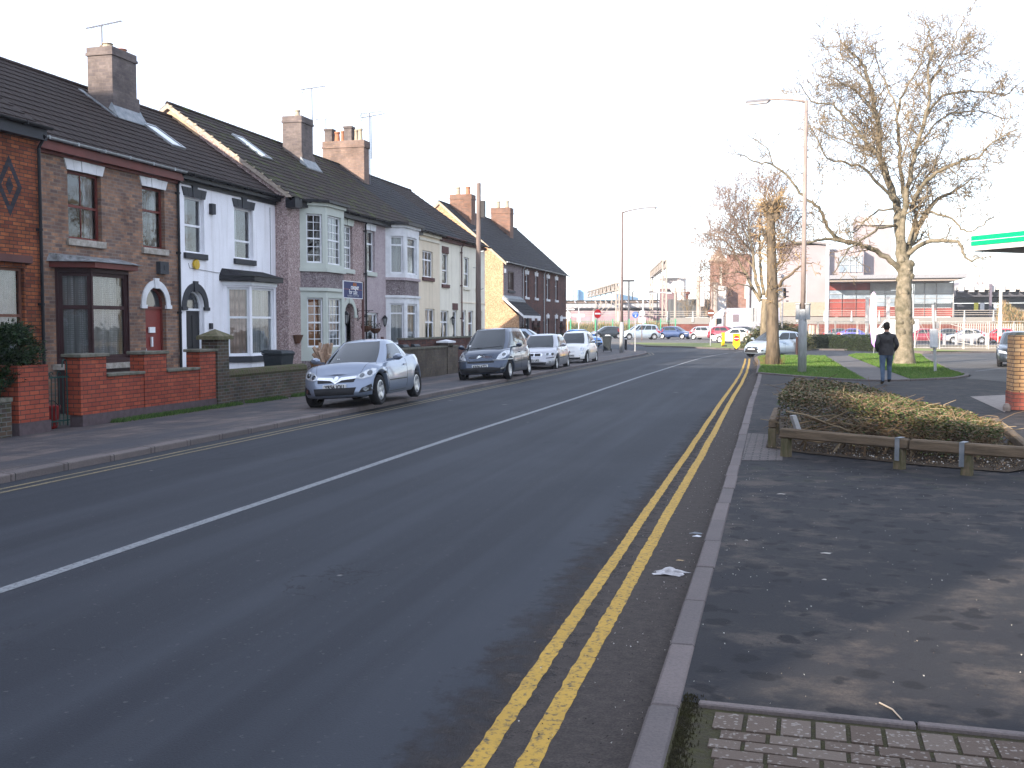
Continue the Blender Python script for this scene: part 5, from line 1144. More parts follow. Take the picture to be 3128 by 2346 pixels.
g_=c.patch('chrome_bar',[(-.44,.655),(-.43,.60),(-.13,.575),(-.04,.53),(0,.50),(.04,.53),(.13,.575),(.43,.60),(.44,.655),(.1,.635),(.0,.56),(-.1,.635)],'front',CHROME,.016)
c.patch('badge',ell(0,.61,.05,.05),'front',CHROME,.024)
c.patch('lower_grille',[(-.42,.27),(.42,.27),(.47,.42),(-.47,.42)],'front',PLAS,.008)
for m_ in (1,-1):
    q=[(.52,.30),(.76,.33),(.73,.47),(.58,.40)]; q=q if m_==1 else mir(q); p=c.patch('fog_lamp_recess',q,'front',PLAS,.008); c.patch('fog_lamp',ell(m_*.65,.375,.045,.045),'front',LENSD,.02,par=p)
c.plate('YR56 JOU',z=.44)
c.side_detail([[(-.32,.32),(-.38,.6),(-.45,.98)],[(.88,.32),(.93,.6),(.86,.88)],[(-.3,.26),(.85,.26)]],[(-.28,.80)],mould=[(-.3,.50),(.82,.50)])
c.patch('side_vent',[(.96,.66),(1.16,.66),(1.14,.71),(.98,.71)],'left',PLAS,.006,mirror=True)
c.curve('bonnet_seam',[(.98,.62),(1.3,.60),(1.62,.50),(1.80,.40)],'top',DARK,.004,mirror=True)
c.curve('boot_seam',[(-.75,.62),(-1.0,.66),(-1.6,.6)],'top',DARK,.004,mirror=True)
mb=MB(); mb.tube([(.02,0,1.38),(-.04,0,1.46)],.006,5); mb.build('roof_aerial',PLAS,c.root)
c.patch('tax_disc',ell(0,0,.0,.0) if 0 else [( -.36,1.0),(-.28,1.0),(-.28,1.06),(-.36,1.06)],'front',PLW,.012)
# ---------- 2. dark blue-grey people carrier
SP=dict(L=4.28,W=1.75,wb=2.76,r=.31,xw=.05,sill=.22,crown=.07,ws=1,n=5.0,cover=ALLOY,
 top=[(-2.14,.95),(-1.9,1.0),(-1.2,1.0),(-.4,.98),(.5,.97),(1.05,1.0),(1.4,.95),(1.75,.85),(2.02,.72),(2.14,.66)],
 front=[.10,.02,.0,.01,.06,.12,.20,.30],rear=[.10,.03,.0,.01,.03,.05,.07,.10],
 gh=dict(bf=1.55,br=-2.0,tf=.45,tr=-1.72,bw=.88,tw=.66,n=5.5,roof=[(-1.8,1.54),(-1.2,1.62),(-.3,1.655),(.3,1.64),(.6,1.60)],pillars=[],glass=[(.08,.25),(.28,.54),(.56,.80),(.82,.93)],wsi=1,rwi=1,crown=.03),mx=.78)
dk=carpaint('dark blue grey metallic paint',(.035,.05,.08),.5); SP['mirm']=dk
c=Car('dark blue-grey people carrier with silver chevron badge, second car from the viewer on the left','car',(-9.34,33.41,.03),R(-88.8),SP,dk,'cars parked on the left pavement',roll=R(3.2))
hl=[(.50,.68),(.58,.66),(.74,.72),(.82,.82),(.80,.93),(.70,.94),(.56,.82)]
for H_ in (hl,mir(hl)): p=c.patch('headlight',H_,'front',LENS,.012); c.patch('lamp_bowl',ell((.70 if H_ is hl else -.70),.82,.05,.05),'front',LENSD,.02,par=p)
c.patch('grille',[(-.44,.58),(.44,.58),(.44,.64),(-.44,.64)],'front',PLAS,.008)
c.curve('chrome_bar',[(-.42,.78),(-.12,.78),(0,.84)],'front',CHROME,.014,mirror=True); c.curve('chrome_bar',[(-.42,.735),(-.14,.735),(0,.79)],'front',CHROME,.012,mirror=True)
c.patch('lower_grille',[(-.62,.27),(.62,.27),(.66,.40),(.40,.44),(-.40,.44),(-.66,.40)],'front',PLAS,.008)
for m_ in (1,-1): p=c.patch('fog_lamp',ell(m_*.70,.37,.05,.05),'front',LENSD,.015)
c.curve('bumper_strip',[(.40,.655),(.86,.66)],'front',pbr('pale bumper strip',(.4,.42,.45),.3,.5),.022,mirror=True)
c.plate('KR56 KTD',z=.47)
c.curve('wiper',[(0.55,1.08),(-.25,1.03)],'front',PLAS,.012,off=.01); c.curve('wiper',[(-.7,1.02),(-.1,1.06)],'front',PLAS,.012,off=.01)
c.patch('tax_disc',[(-.58,1.10),(-.50,1.10),(-.50,1.16),(-.58,1.16)],'front',PLW,.012)
c.side_detail([[(-.95,.5),(-.98,.8),(-.92,.98)],[(.02,.3),(0,.6),(.0,.97)],[(.98,.32),(1.02,.6),(.98,.9)]],[(.12,.86),(-.84,.88)],mould=[(-.95,.58),(.95,.55)])
mb=MB(); mb.box(-1.3,.1,-.5,.5,1.655,1.675); mb.build('roof_rail',PLAS,c.root)
# ---------- 3. silver hatchback
SP3=dict(L=3.99,W=1.69,wb=2.5,r=.29,xw=.0,sill=.2,crown=.05,ws=1,n=5.0,
 top=[(-2.0,.85),(-1.8,.93),(-1.2,.93),(-.4,.91),(.5,.90),(1.0,.89),(1.4,.82),(1.75,.74),(2.0,.66)],
 front=[.10,.02,.0,.01,.03,.08,.14,.22],rear=[.10,.03,.0,.01,.03,.05,.07,.10],
 gh=dict(bf=1.10,br=-1.85,tf=.32,tr=-1.35,bw=.88,tw=.68,n=5.5,roof=[(-1.5,1.34),(-.9,1.40),(-.2,1.42),(.25,1.39),(.4,1.36)],pillars=[],glass=[(.08,.20),(.23,.50),(.53,.88)],wsi=1,rwi=1))
sil=carpaint('silver metallic paint',(.36,.36,.385),.5)
c=Car('pale silver five-door hatchback with twin round headlights, third along the left pavement','car',(-9.51,41.09,.0),R(-88.3),SP3,sil,'cars parked on the left pavement',roll=R(2))
hl=[(.42,.60),(.78,.62),(.82,.70),(.74,.74),(.44,.72)]
for H_ in (hl,mir(hl)):
    p=c.patch('headlight',H_,'front',LENS,.012); s_=1 if H_ is hl else -1
    for y_ in (.52,.70): c.patch('lamp_bowl',ell(s_*y_,.67,.055,.05),'front',LENSD,.02,par=p)
g_=c.patch('grille',[(-.30,.58),(.30,.58),(.34,.66),(.28,.72),(-.28,.72),(-.34,.66)],'front',CHROME,.010); c.patch('grille_mesh',[(-.26,.60),(-.02,.60),(-.02,.70),(-.25,.70)],'front',PLAS,.018,par=g_); c.patch('grille_mesh',[(.02,.60),(.26,.60),(.25,.70),(.02,.70)],'front',PLAS,.018,par=g_)
c.patch('lower_grille',[(-.45,.26),(.45,.26),(.50,.36),(-.50,.36)],'front',PLAS,.008)
for m_ in (1,-1): p=c.patch('bumper_strip',[(m_*.48,.50),(m_*.80,.52),(m_*.80,.55),(m_*.48,.53)][::m_],'front',PLAS,.01); c.patch('fog_lamp',ell(m_*.62,.36,.05,.045),'front',LENSD,.015)
c.plate('X972 UFZ',z=.43); c.patch('tax_disc',[(-.52,.96),(-.44,.96),(-.44,1.03),(-.52,1.03)],'front',PLW,.012)
c.side_detail([[(-.75,.4),(-.78,.8),(-.7,.92)],[(.15,.3),(.13,.9)],[(.95,.32),(.98,.6),(.9,.88)]],[(.28,.78),(-.62,.79)],mould=[(-.75,.52),(.9,.50)])
# ---------- 4. small white hatchback
SP4=dict(L=3.55,W=1.63,wb=2.3,r=.29,xw=.0,sill=.2,crown=.08,ws=2,n=4.2,
 top=[(-1.77,.80),(-1.6,.90),(-1.0,.96),(-.4,.95),(.4,.93),(.8,.93),(1.2,.88),(1.5,.80),(1.77,.68)],
 front=[.12,.03,.0,.02,.05,.09,.15,.24],rear=[.12,.04,.0,.02,.05,.08,.12,.18],
 gh=dict(bf=1.05,br=-1.5,tf=.35,tr=-1.15,bw=.87,tw=.66,n=4.6,roof=[(-1.3,1.38),(-.8,1.46),(-.1,1.49),(.3,1.45),(.5,1.41)],pillars=[],glass=[(.12,.36),(.40,.87)],wsi=1,rwi=1,crown=.05),mx=.6,mirm=CHROME)
wh=carpaint('white car paint',(.68,.67,.65),.0,.25)
c=Car('small white retro three-door hatchback with round headlights, last car on the left pavement','car',(-9.57,48.22,-.01),R(-90.1),SP4,wh,'cars parked on the left pavement',roll=R(2))
for m_ in (1,-1):
    p=c.patch('headlight',ell(m_*.56,.71,.10,.10),'front',CHROME,.012); c.patch('lamp_bowl',ell(m_*.56,.71,.075,.075),'front',LENS,.02,par=p); p=c.patch('fog_lamp',ell(m_*.60,.52,.06,.055),'front',LENS,.012)
c.curve('chrome_bar',[(0,.58),(.26,.60)],'front',CHROME,.014,mirror=True); c.patch('badge',ell(0,.60,.05,.05),'front',pbr('dark red badge',(.2,.01,.01),.3),.02); c.patch('lower_grille',[(-.5,.26),(.5,.26),(.52,.34),(-.52,.34)],'front',PLAS,.008); c.curve('bumper_chrome',[(.45,.42),(.68,.44)],'front',CHROME,.012,mirror=True)
c.plate('VX09 OXE',z=.42); c.patch('tax_disc',[(-.52,1.02),(-.43,1.02),(-.43,1.10),(-.52,1.10)],'front',PLW,.012)
c.side_detail([[(-.45,.3),(-.5,.6),(-.45,.95)],[(.78,.32),(.82,.6),(.75,.92)]],[(-.32,.80)])
# ---------- generic background car
def gcar(label,px,py,rz,paint,kind='hatch',sc=1.0,back=False,group='cars parked around the roundabout and station',loc=None,plate=None,cat='car',rail=False):
    P_={'hatch':SP3,'mini':SP4}.get(kind)
    if kind=='mpv': P_=SPM
    if kind=='coupe': P_=SPC
    if kind=='sal': P_=SPS
    sp=dict(P_); sp['L']=P_['L']; v=loc if loc is not None else Vector((at(px[0],px[1],1000,px[2]).x,px[2],px[3]))
    c=Car(label,cat,(v[0],v[1],v[2]),rz,sp,paint,group)
    L=sp['L']/2; zt=cr(sp['top'],L-.2)
    for m_ in (1,-1):
        q=[(m_*.45,zt-.16),(m_*.76,zt-.12),(m_*.78,zt-.0),(m_*.5,zt-.06)]; c.patch('headlight',q if m_==1 else q[::-1],'front',LENS,.014)
        zr_=cr(sp['top'],-L+.1)
        q=[(m_*.62,zr_-.25),(m_*.80,zr_-.25),(m_*.80,zr_+.0),(m_*.66,zr_+.0)]; c.patch('tail_lamp',q[::-m_],'rear',TAIL,.012)
        mb=MB(); h=c.hit((-4,m_*.72,zr_+.12),(1,0,0)); 
        if h: mb.box(h[0].x-.02,h[0].x+.05,m_*.72-.05,m_*.72+.05,zr_-.02,zr_+.28); mb.build('tail_lamp',TAIL,c.root)
    c.patch('grille',[(-.35,.50),(.35,.50),(.4,.58),(-.4,.58)],'front',PLAS,.008); c.patch('lower_grille',[(-.5,.27),(.5,.27),(.5,.37),(-.5,.37)],'front',PLAS,.008)
    mb=MB(); h=c.hit((5,0,.44),(-1,0,0)); mb.box(h[0].x,h[0].x+.012,-.26,.26,.385,.495); mb.build('number_plate',PLW,c.root)
    h=c.hit((-5,0,.62),(1,0,0)); mb=MB(); mb.box(h[0].x-.014,h[0].x,-.26,.26,.56,.67); mb.build('number_plate',PLY,c.root)
    a=c.sp['gh']
    c.side_detail([[(-.72,.4),(-.75,.8),(-.7,.9)],[(.15,.3),(.13,.9)],[(.95,.32),(.98,.6),(.92,.86)]],[(.28,.78),(-.6,.79)])
    return c
SPM=dict(SP,L=4.36,W=1.77,ws=0); SPM['gh']=dict(SP['gh'],bf=1.35)
SPS=dict(SP3,L=4.45,wb=2.65,top=[(-2.22,.92),(-2.0,1.0),(-1.4,1.02),(-.4,.94),(.5,.92),(1.0,.9),(1.5,.82),(1.9,.74),(2.22,.64)],gh=dict(SP3['gh'],bf=1.15,br=-1.75,tf=.25,tr=-.85))
SPC=dict(SP3,L=4.34,wb=2.64,r=.31,ws=0,top=[(-2.17,.88),(-1.9,.98),(-1.2,.98),(-.4,.92),(.5,.90),(1.0,.9),(1.5,.82),(1.9,.74),(2.17,.64)],gh=dict(SP3['gh'],bf=1.15,br=-1.95,tf=.25,tr=-.95,roof=[(-1.1,1.38),(-.6,1.43),(-.1,1.44),(.3,1.40)],glass=[(.14,.40),(.43,.86)]))
pblk=carpaint('black green metallic paint',(.025,.032,.04),.4); psil=carpaint('light silver blue paint',(.33,.39,.46),.4); pblu=carpaint('dark blue metallic paint',(.035,.06,.14),.4); pred=carpaint('bright red paint',(.50,.02,.03),.0); pbr_=carpaint('bright blue paint',(.06,.22,.55),.2); pmar=carpaint('dark red paint',(.22,.03,.05),.1); pvio=carpaint('violet blue paint',(.07,.07,.28),.2)
# silver hatch waiting at the junction
SP207=dict(SP3,L=4.03,W=1.72,wb=2.54,r=.31,ws=0,crown=.06,n=4.8,top=[(-2.0,.88),(-1.8,.97),(-1.2,.99),(-.4,.95),(.5,.93),(1.0,.93),(1.4,.84),(1.75,.72),(2.0,.60)],gh=dict(SP3['gh'],bf=1.35,br=-1.8,tf=.35,tr=-1.3,roof=[(-1.5,1.36),(-.9,1.44),(-.2,1.47),(.3,1.44),(.5,1.40)]))
SP3_=SP3; SP3=SP207
c=gcar('silver-blue hatchback waiting at the junction behind the pollarded tree',None,None,R(-132),psil,loc=Vector((-.55,61.3,0)),group='cars parked around the roundabout and station')
c.patch('main_grille',[(-.42,.34),(.42,.34),(.5,.50),(-.5,.50)],'front',PLAS,.014); c.patch('badge',ell(0,.58,.05,.055),'front',CHROME,.02)
c.patch('fog_lamp',ell(.68,.40,.06,.05),'front',LENSD,.014); c.patch('fog_lamp',ell(-.68,.40,.06,.05),'front',LENSD,.014)
SP3=SP3_
gcar('dark five-door hatchback at the kerb beyond the no-entry sign',('f',850,121.5,.26),None,R(205),pblk)
gcar('pale silver people carrier facing left behind the blue cycle sign',('f',1425,113,.26),None,R(200),psil,'mpv')
gcar('dark blue hatchback seen from behind its left rear, beyond the grass island',('f',2010,118,.26),None,R(-22),pblu)
gcar('silver hatchback with red tail lamps beside the white lorry',('g',372,114,.26),None,R(-22),sil)
gcar('dark red hatchback half hidden behind the white coupe',('g',640,112,.26),None,R(-20),pmar,'hatch')
gcar('white three-door coupe with alloy wheels on the island road, right of the yellow bollard',('g',765,102.5,.08),None,R(172),wh,'coupe')
gcar('black hatchback with red tail lamps in front of the white lorry body',('g',930,110,.26),None,R(-15),pblk,'hatch')
gcar('black hatchback behind the round hedge, right of the pollarded tree',('g',1560,100,.08),None,R(-170),pblk,'sal')
gcar('bright blue car behind the dark garden hedge near the far terrace',('f',400,86,.0),None,R(-35),pbr_,'coupe')
gcar('silver estate parked in the gap behind the silver hatchback, only roof and window line showing',None,None,R(2),psil,'mpv',loc=Vector((-13.9,54.6,-.05)))
gcar('violet blue saloon in the station car park behind the wire fence',('h',650,128,.0),None,R(-10),pvio,'sal')
gcar('grey saloon in the station car park, left of the violet blue one',('h',480,130,.0),None,R(-10),pblk,'sal')
gcar('silver coupe in the station car park behind the wire fence panels',('i',640,112,.0),None,R(182),sil,'coupe')
gcar('dark saloon behind the silver coupe in the station car park',('i',400,122,.0),None,R(185),pblk,'sal')
gcar('red low car at the foot of the big tree in the station car park',('i',130,116,.0),None,R(185),pmar,'coupe')
gcar('bright red small hatchback by the floodlight mast in the station car park',('i',1010,114,.0),None,R(175),pred,'mini')
gcar('black car half hidden by the yellow brick pillar at the right edge',None,None,R(-100),pblk,'sal',loc=gnd('b',2100,1430,.1))
# ================================================================ trees and plants
BARK=pbr('grey brown bark',(.27,.22,.15),.95,c2=(.13,.105,.07),scale=5,bump=.9,bscale=16,bdist=.04,stretch=(1,1,.35))
BARKP=pbr('dark ridged bark',(.17,.13,.09),.95,c2=(.075,.06,.045),scale=6,bump=1,bscale=12,bdist=.05,stretch=(1,1,.3))
BARKG=pbr('greenish mottled bark',(.25,.21,.155),.95,c2=(.10,.09,.06),scale=4,bump=.9,bscale=14,bdist=.05)
TWIG=pbr('twig bark',(.22,.17,.11),.9,c2=(.13,.10,.065),scale=3); TWIGR=pbr('reddish twig bark',(.21,.135,.10),.9,c2=(.15,.11,.075),scale=2)
class Tree:
    def __init__(s,rng,mn=.0105,wig=.16): s.mn=mn; s.wig=wig; s.r=rng; s.big=MB(); s.tw=MB()
    def rv(s,k=1): r=s.r; return Vector((r.uniform(-1,1),r.uniform(-1,1),r.uniform(-1,1)))*k
    def spray(s,p,d,L,rad,lev,up=.3,wig=None,dens=1.0,sub=.5,kids=None,curl=.0):
        "one branch with its side shoots; lev counts down"
        wig=wig or s.wig
        n=max(2,int(L/(.28 if lev>0 else .22))); n=min(n,7); pts=[p.copy()]; d=d.normalized(); q=p.copy(); ds=[]
        for k in range(n):
            d=(d+s.rv(wig)+Vector((0,0,up*.18))).normalized(); q=q+d*(L/n); pts.append(q.copy()); ds.append(d.copy())
        rr=[max(s.mn,rad*(1-.7*k/n)) for k in range(n+1)]
        s.tw.tube(pts,rr,4 if rad>.02 else 3,caps=False)
        if lev<=0: return
        c=max(2,int(L*dens*(5.2 if lev==1 else 4.0)))
        for j in range(c):
            f=(j+.6+s.r.uniform(-.3,.3))/c; 
            if f<.12: continue
            i=min(n-1,int(f*n)); t=f*n-i; b=pts[i].lerp(pts[i+1],min(1,max(0,t))); dd=ds[i]
            side=dd.cross(s.rv()).normalized(); nd=(dd*s.r.uniform(.35,.9)+side).normalized()
            s.spray(b,nd,L*sub*s.r.uniform(.6,1.15)*(1.15-.6*f),max(.005,rad*.45),lev-1,up,wig,dens,sub)
    def limb(s,pts,r0,r1,n=9,first=.15,gap=.55,L=1.6,lev=2,up=.35,dens=1,wob=.05,tip=True,sub=.5,taper=1.0,knob=0):
        "a traced limb: smooth tube + side branches"
        P=[]; m=len(pts)
        for i in range(m-1):
            a=pts[max(i-1,0)];b=pts[i];c=pts[i+1];d=pts[min(i+2,m-1)]
            for k in range(4):
                t=k/4; P.append(.5*((2*b)+(c-a)*t+(2*a-5*b+4*c-d)*t*t+(3*b-a-3*c+d)*t**3)+s.rv(wob if i+k>0 else 0))
        P.append(pts[-1]); N=len(P); rad=[r0+(r1-r0)*(k/(N-1))**taper for k in range(N)]
        if knob: rad=[r*(1+knob*noise.noise(Vector((k*.9,r0*7,0)))) for k,r in enumerate(rad)]
        s.big.tube(P,rad,n)
        acc=0;tot=sum((P[k+1]-P[k]).length for k in range(N-1)); nxt=tot*first; run=0
        for k in range(N-1):
            run+=(P[k+1]-P[k]).length
            while run>nxt:
                f=nxt/tot; dd=(P[k+1]-P[k]).normalized(); side=dd.cross(s.rv()).normalized(); nd=(side+dd*s.r.uniform(.2,.9)+Vector((0,0,.25))).normalized()
                s.spray(P[k+1]-dd*s.r.uniform(0,.1),nd,L*s.r.uniform(.55,1.2)*(1.1-.35*f),max(.012,rad[k]*.32),lev,up,dens=dens,sub=sub); nxt+=gap*s.r.uniform(.6,1.4)
        if tip: s.spray(P[-1],(P[-1]-P[-2]).normalized(),L*.45,r1,lev,up,dens=dens,sub=sub)
        return P
    def build(s,name,loc,label,bm,tm,group=None,cat='tree'):
        e=empty(name,loc,0,label,cat,group); off=Vector(loc)
        for m in (s.big,s.tw): m.v=[(x-off.x,y-off.y,z-off.z) for x,y,z in m.v]
        s.big.build('trunk',bm,e,smooth=True,recalc=False); s.tw.build('crown',tm,e,recalc=False); return e
rng=random.Random(5)
def tr(c,pl,Y,dep=0,spread=0):
    "limb traced in the photo, given real depth: each limb leans dep metres away over its length"
    o=[]
    for k,(x,y) in enumerate(pl): o.append(at(c,x,y,Y+dep*k/(len(pl)-1)+(spread*math.sin(k*1.7) if spread else 0)))
    return o
# ---- the big bare tree
T=Tree(rng); Y=47.9
tp=[at('b',1140,1425,Y),at('b',1142,1300,Y),at('b',1140,1100,Y),at('b',1132,900,Y),at('b',1140,750,Y),at('b',1152,620,Y),at('b',1150,540,Y)]
tp[0].z=.05
N_=[]; rads=[.50,.37,.35,.36,.31,.31,.27]
P=[]; 
for i in range(len(tp)-1):
    for k in range(5): t=k/5; P.append((tp[i].lerp(tp[i+1],t),rads[i]+(rads[i+1]-rads[i])*t))
P.append((tp[-1],rads[-1]))
T.big.tube([p for p,_ in P],[r*(1+.10*noise.noise(Vector((k*.55,3,1)))) for k,(_,r) in enumerate(P)],14)
for k in range(16):   # burrs on the trunk
    i=rng.randrange(6,len(P)); p,r=P[i]; a=rng.uniform(-3.1,0); q=p+Vector((math.cos(a),math.sin(a),0))*r*.82; s_=rng.uniform(.08,.17)
    T.big.lathe([(s_*.3,-s_*1.2),(s_,-s_*.5),(s_*1.05,.1*s_),(s_*.6,s_*.9),(.01,s_*1.3)],8,o=q)
B_=(1465,1500)
def big(pl,r0,r1,dep,L=1.7,**k): T.limb(tr('c',pl,Y,dep),r0*.85,max(r1,.022),L=L*1.1,**{**dict(gap=.34,dens=1.5),**k})
kw=dict(gap=.25,lev=2,dens=1.8)
big([(1450,1570),(1436,1480),(1428,1300),(1408,1160),(1360,1020),(1310,880),(1288,640),(1240,420),(1200,300),(1130,230),(1060,150)],.28,.02,1.5,first=.35,**kw)
big([(1462,1520),(1452,1400),(1470,1180),(1502,980),(1545,800),(1600,600),(1618,480),(1612,330),(1645,200),(1605,60)],.17,.02,-1.2,first=.2,**kw)
big([(1465,1190),(1440,980),(1432,780),(1420,600),(1475,450),(1550,330),(1590,200)],.11,.02,2.2,first=.2,**kw)
big([(1421,610),(1350,430),(1300,330),(1280,220)],.05,.015,1.5,L=1.4,gap=.4,lev=2,dens=1.2,first=.1)
big([(1362,1020),(1290,860),(1150,700),(1055,600),(1000,550),(900,545),(835,470)],.09,.018,-2,first=.15,**kw)
big([(1405,1165),(1290,1040),(1200,950),(1060,910),(985,890),(905,750)],.09,.015,-3,first=.2,**kw)
big([(1465,1540),(1490,1440),(1540,1330),(1600,1220),(1700,1130),(1800,1080),(1900,1010)],.22,.02,1.5,first=.15,**kw)
big([(1505,1200),(1580,1050),(1700,960),(1830,900),(1930,880),(2000,800),(2110,740)],.11,.015,-2.5,first=.15,**kw)
big([(1602,620),(1700,500),(1850,470),(1950,470),(2095,490),(2170,430)],.07,.015,1,first=.1,**kw)
big([(1618,420),(1700,330),(1850,260),(1960,200)],.05,.015,-1.5,first=.1,**kw)
big([(1560,800),(1680,650),(1850,590),(2000,610),(2090,640)],.05,.012,2.5,first=.1,**kw)
big([(1615,430),(1720,260),(1780,150),(1800,80)],.045,.012,1.5,first=.1,**kw)
big([(1290,640),(1180,480),(1080,420),(1000,380)],.05,.012,-1,first=.1,**kw)
big([(1240,430),(1120,300),(1010,250),(970,200)],.04,.012,1.5,first=.1,**kw)
big([(1480,1490),(1580,1430),(1700,1405),(1800,1412),(1840,1490),(1880,1530),(1950,1515)],.13,.018,-2.5,L=1.3,gap=.36,lev=2,dens=1.4,first=.25)
big([(1445,1610),(1350,1510),(1220,1445),(1130,1420),(1000,1390),(880,1410),(770,1420)],.16,.03,-2.5,L=1.4,gap=.36,lev=2,dens=1.4,first=.3)
big([(1130,1422),(1020,1380),(955,1270),(920,1200),(830,1130),(740,1020),(640,930),(545,915),(440,870)],.11,.012,-2.0,L=1.4,gap=.36,lev=2,dens=1.4,first=.1)
big([(640,930),(600,830),(520,770)],.03,.01,-.5,L=.9,gap=.4,lev=1,first=.1)
big([(1405,1310),(1300,1330),(1200,1400),(1100,1480),(1040,1580)],.08,.015,-3,L=1.2,gap=.36,lev=2,dens=1.3,first=.2)
big([(1400,1215),(1330,1210),(1230,1270),(1150,1350),(1090,1340)],.06,.012,-1.5,L=1.2,gap=.36,lev=2,first=.2)
big([(1605,1225),(1750,1260),(1820,1330),(1900,1340),(2000,1270)],.06,.012,-2,L=1.3,gap=.36,lev=2,first=.15)
big([(1490,1430),(1535,1250),(1520,1190),(1580,1040),(1650,930),(1700,800)],.10,.02,3,first=.2,**kw)
big([(1370,1040),(1330,900),(1200,820),(1080,780),(900,700)],.05,.012,3,first=.15,**kw)
TREE1=T.build('bare_tree',(tp[0].x,tp[0].y,.1),'tallest bare tree, thick knobbly trunk on the grass just right of the walking man',BARKG,TWIG)
# ---- pollarded trunk
T=Tree(rng); Y=45.5
tp=tr('j',[(700,1600),(697,1400),(695,1100),(692,900),(688,700),(682,500),(682,330),(684,285)],Y); tp[0].z=.05
T.big.tube([p for p in tp],[.36,.27,.25,.235,.20,.18,.19,.23],12)
for k in range(170):
    f=rng.random(); a=rng.uniform(0,6.28); top=f<.45; p=tp[-1]+Vector((0,0,rng.uniform(-.5,.15))) if top else tp[4].lerp(tp[6],rng.random()) if f<.8 else tp[2].lerp(tp[4],rng.random())
    d=Vector((math.cos(a),math.sin(a),rng.uniform(-.2,1.4 if top else .8))); T.spray(p+Vector((math.cos(a),math.sin(a),0))*.16,d,rng.uniform(.3,.9) if top else rng.uniform(.3,.75),.014,1,.2,dens=1.2)
for k in range(14): 
    a=rng.uniform(0,6.28); s_=rng.uniform(.12,.22); T.big.lathe([(s_*.3,-s_*1.1),(s_,-s_*.4),(s_*1.05,.2*s_),(.02,s_*.9)],8,o=tp[-1]+Vector((math.cos(a)*.2,math.sin(a)*.2,rng.uniform(-.45,.1))))
T.limb(tr('j',[(735,950),(830,865),(900,800),(960,770),(1040,760)],Y,-1),.07,.012,L=1.0,gap=.35,lev=2,first=.3,up=.0)
T.limb(tr('j',[(655,600),(630,530),(600,475)],Y,-.3),.07,.05,L=.5,gap=.4,lev=1,tip=False)
T.limb(tr('j',[(655,560),(600,420)],Y,.5),.02,.008,L=.5,gap=.3,lev=1)
T.build('pollarded_tree',(tp[0].x,tp[0].y,.1),'pollarded tree by the kerb, bare dark trunk ending in a burr of shoots',BARKP,pbr('tan shoot bark',(.36,.24,.12),.9,c2=(.24,.17,.09),scale=3))
# suckers at its foot
m_=MB()
for k in range(120):
    a=rng.uniform(0,6.28); r=rng.uniform(.25,.6); p=Vector((tp[0].x-.15+r*math.cos(a)*1.1,tp[0].y+r*math.sin(a)*.8,.08)); m_.tube([p,p+Vector((rng.uniform(-.15,.15),rng.uniform(-.15,.15),rng.uniform(.15,.45)))],.004,3,caps=False)
tag(m_.build('weeds',pbr('dry stems',(.20,.13,.06),.9),recalc=False),'tangle of dry stems round the foot of the pollarded tree','weeds',None,'stuff')
# ---- round-crowned tree behind
T=Tree(rng,.0125,.09); Y=72.
tp=tr('j',[(628,1330),(626,1200),(630,1100),(636,1050)],Y); tp[0].z=0
T.big.tube(tp,[.30,.24,.22,.24],10)
k3=dict(gap=.27,lev=2,up=.8,sub=.6,dens=1.1)
def t2(pl,r0,r1,dep,L=2.5,**k): T.limb(tr('j',pl,Y,dep),r0,r1,L=L,n=7,**{**k3,**k})
t2([(600,1070),(540,970),(480,850),(400,700),(330,600),(230,540),(130,515)],.13,.015,1.5,first=.3)
t2([(600,1040),(560,900),(540,700),(520,600),(500,450),(490,300),(490,160)],.13,.015,-1.5,first=.3)
t2([(620,1020),(600,800),(590,650),(590,500),(600,300),(590,120)],.12,.015,2,first=.3)
t2([(542,700),(430,550),(320,430),(250,340)],.06,.012,-2,first=.1)
t2([(480,850),(420,830),(340,842),(200,862),(70,872)],.06,.012,-2.5,first=.1,up=.6)
t2([(640,1040),(700,850),(760,700),(800,500),(830,350)],.10,.012,1,first=.3)
t2([(540,800),(450,700),(300,640),(150,625)],.06,.012,2.5,first=.1)
t2([(600,650),(660,450),(700,300),(690,170)],.06,.012,-2,first=.1)
t2([(520,600),(420,400),(370,280),(330,220)],.05,.012,2,first=.1)
t2([(540,960),(420,930),(300,980),(200,960)],.05,.012,-2,first=.2,L=1.6)
t2([(700,850),(790,760),(850,640),(880,520)],.05,.012,2.5,first=.1)
T.build('bare_tree',(tp[0].x,tp[0].y,.1),'round-crowned bare tree with fine reddish upswept twigs, behind the pollarded trunk',BARK,TWIGR)
# faint far trees
for (cc,x,y0,y1,Yd,n,lab) in (('g',90,600,330,150,14,'small distant bare tree over the dark shed, left of the round-crowned tree'),('g',360,620,300,150,12,'distant leafless tree beside the brick station towers')):
    T=Tree(rng,.012); b=at(cc,x,y0,Yd); t=at(cc,x,y1,Yd); H_=t.z; b.z=0
    T.big.tube([b,Vector((b.x,b.y,H_*.5))],[.2,.1],6)
    for k in range(n): a=rng.uniform(0,6.28); T.spray(Vector((b.x,b.y,H_*rng.uniform(.3,.5))),Vector((math.cos(a),math.sin(a),1.2)),H_*.35,.04,2,.8,sub=.5,dens=.45)
    T.build('bare_tree',(b.x,b.y,0),lab,BARK,TWIG,'distant bare trees')
# off-frame trees: two at the right show in windows, one added behind for dapple
for k,(x,y,rz) in enumerate(((13.5,14,.7),(15,24,2.2),(-7,-25,1.1))):
    e=copy_tree(TREE1,(x,y,.1),rz,label=['bare tree standing off to the right, nearer the viewer','bare tree standing off to the right, further up the street','bare tree standing behind the viewpoint'][k])
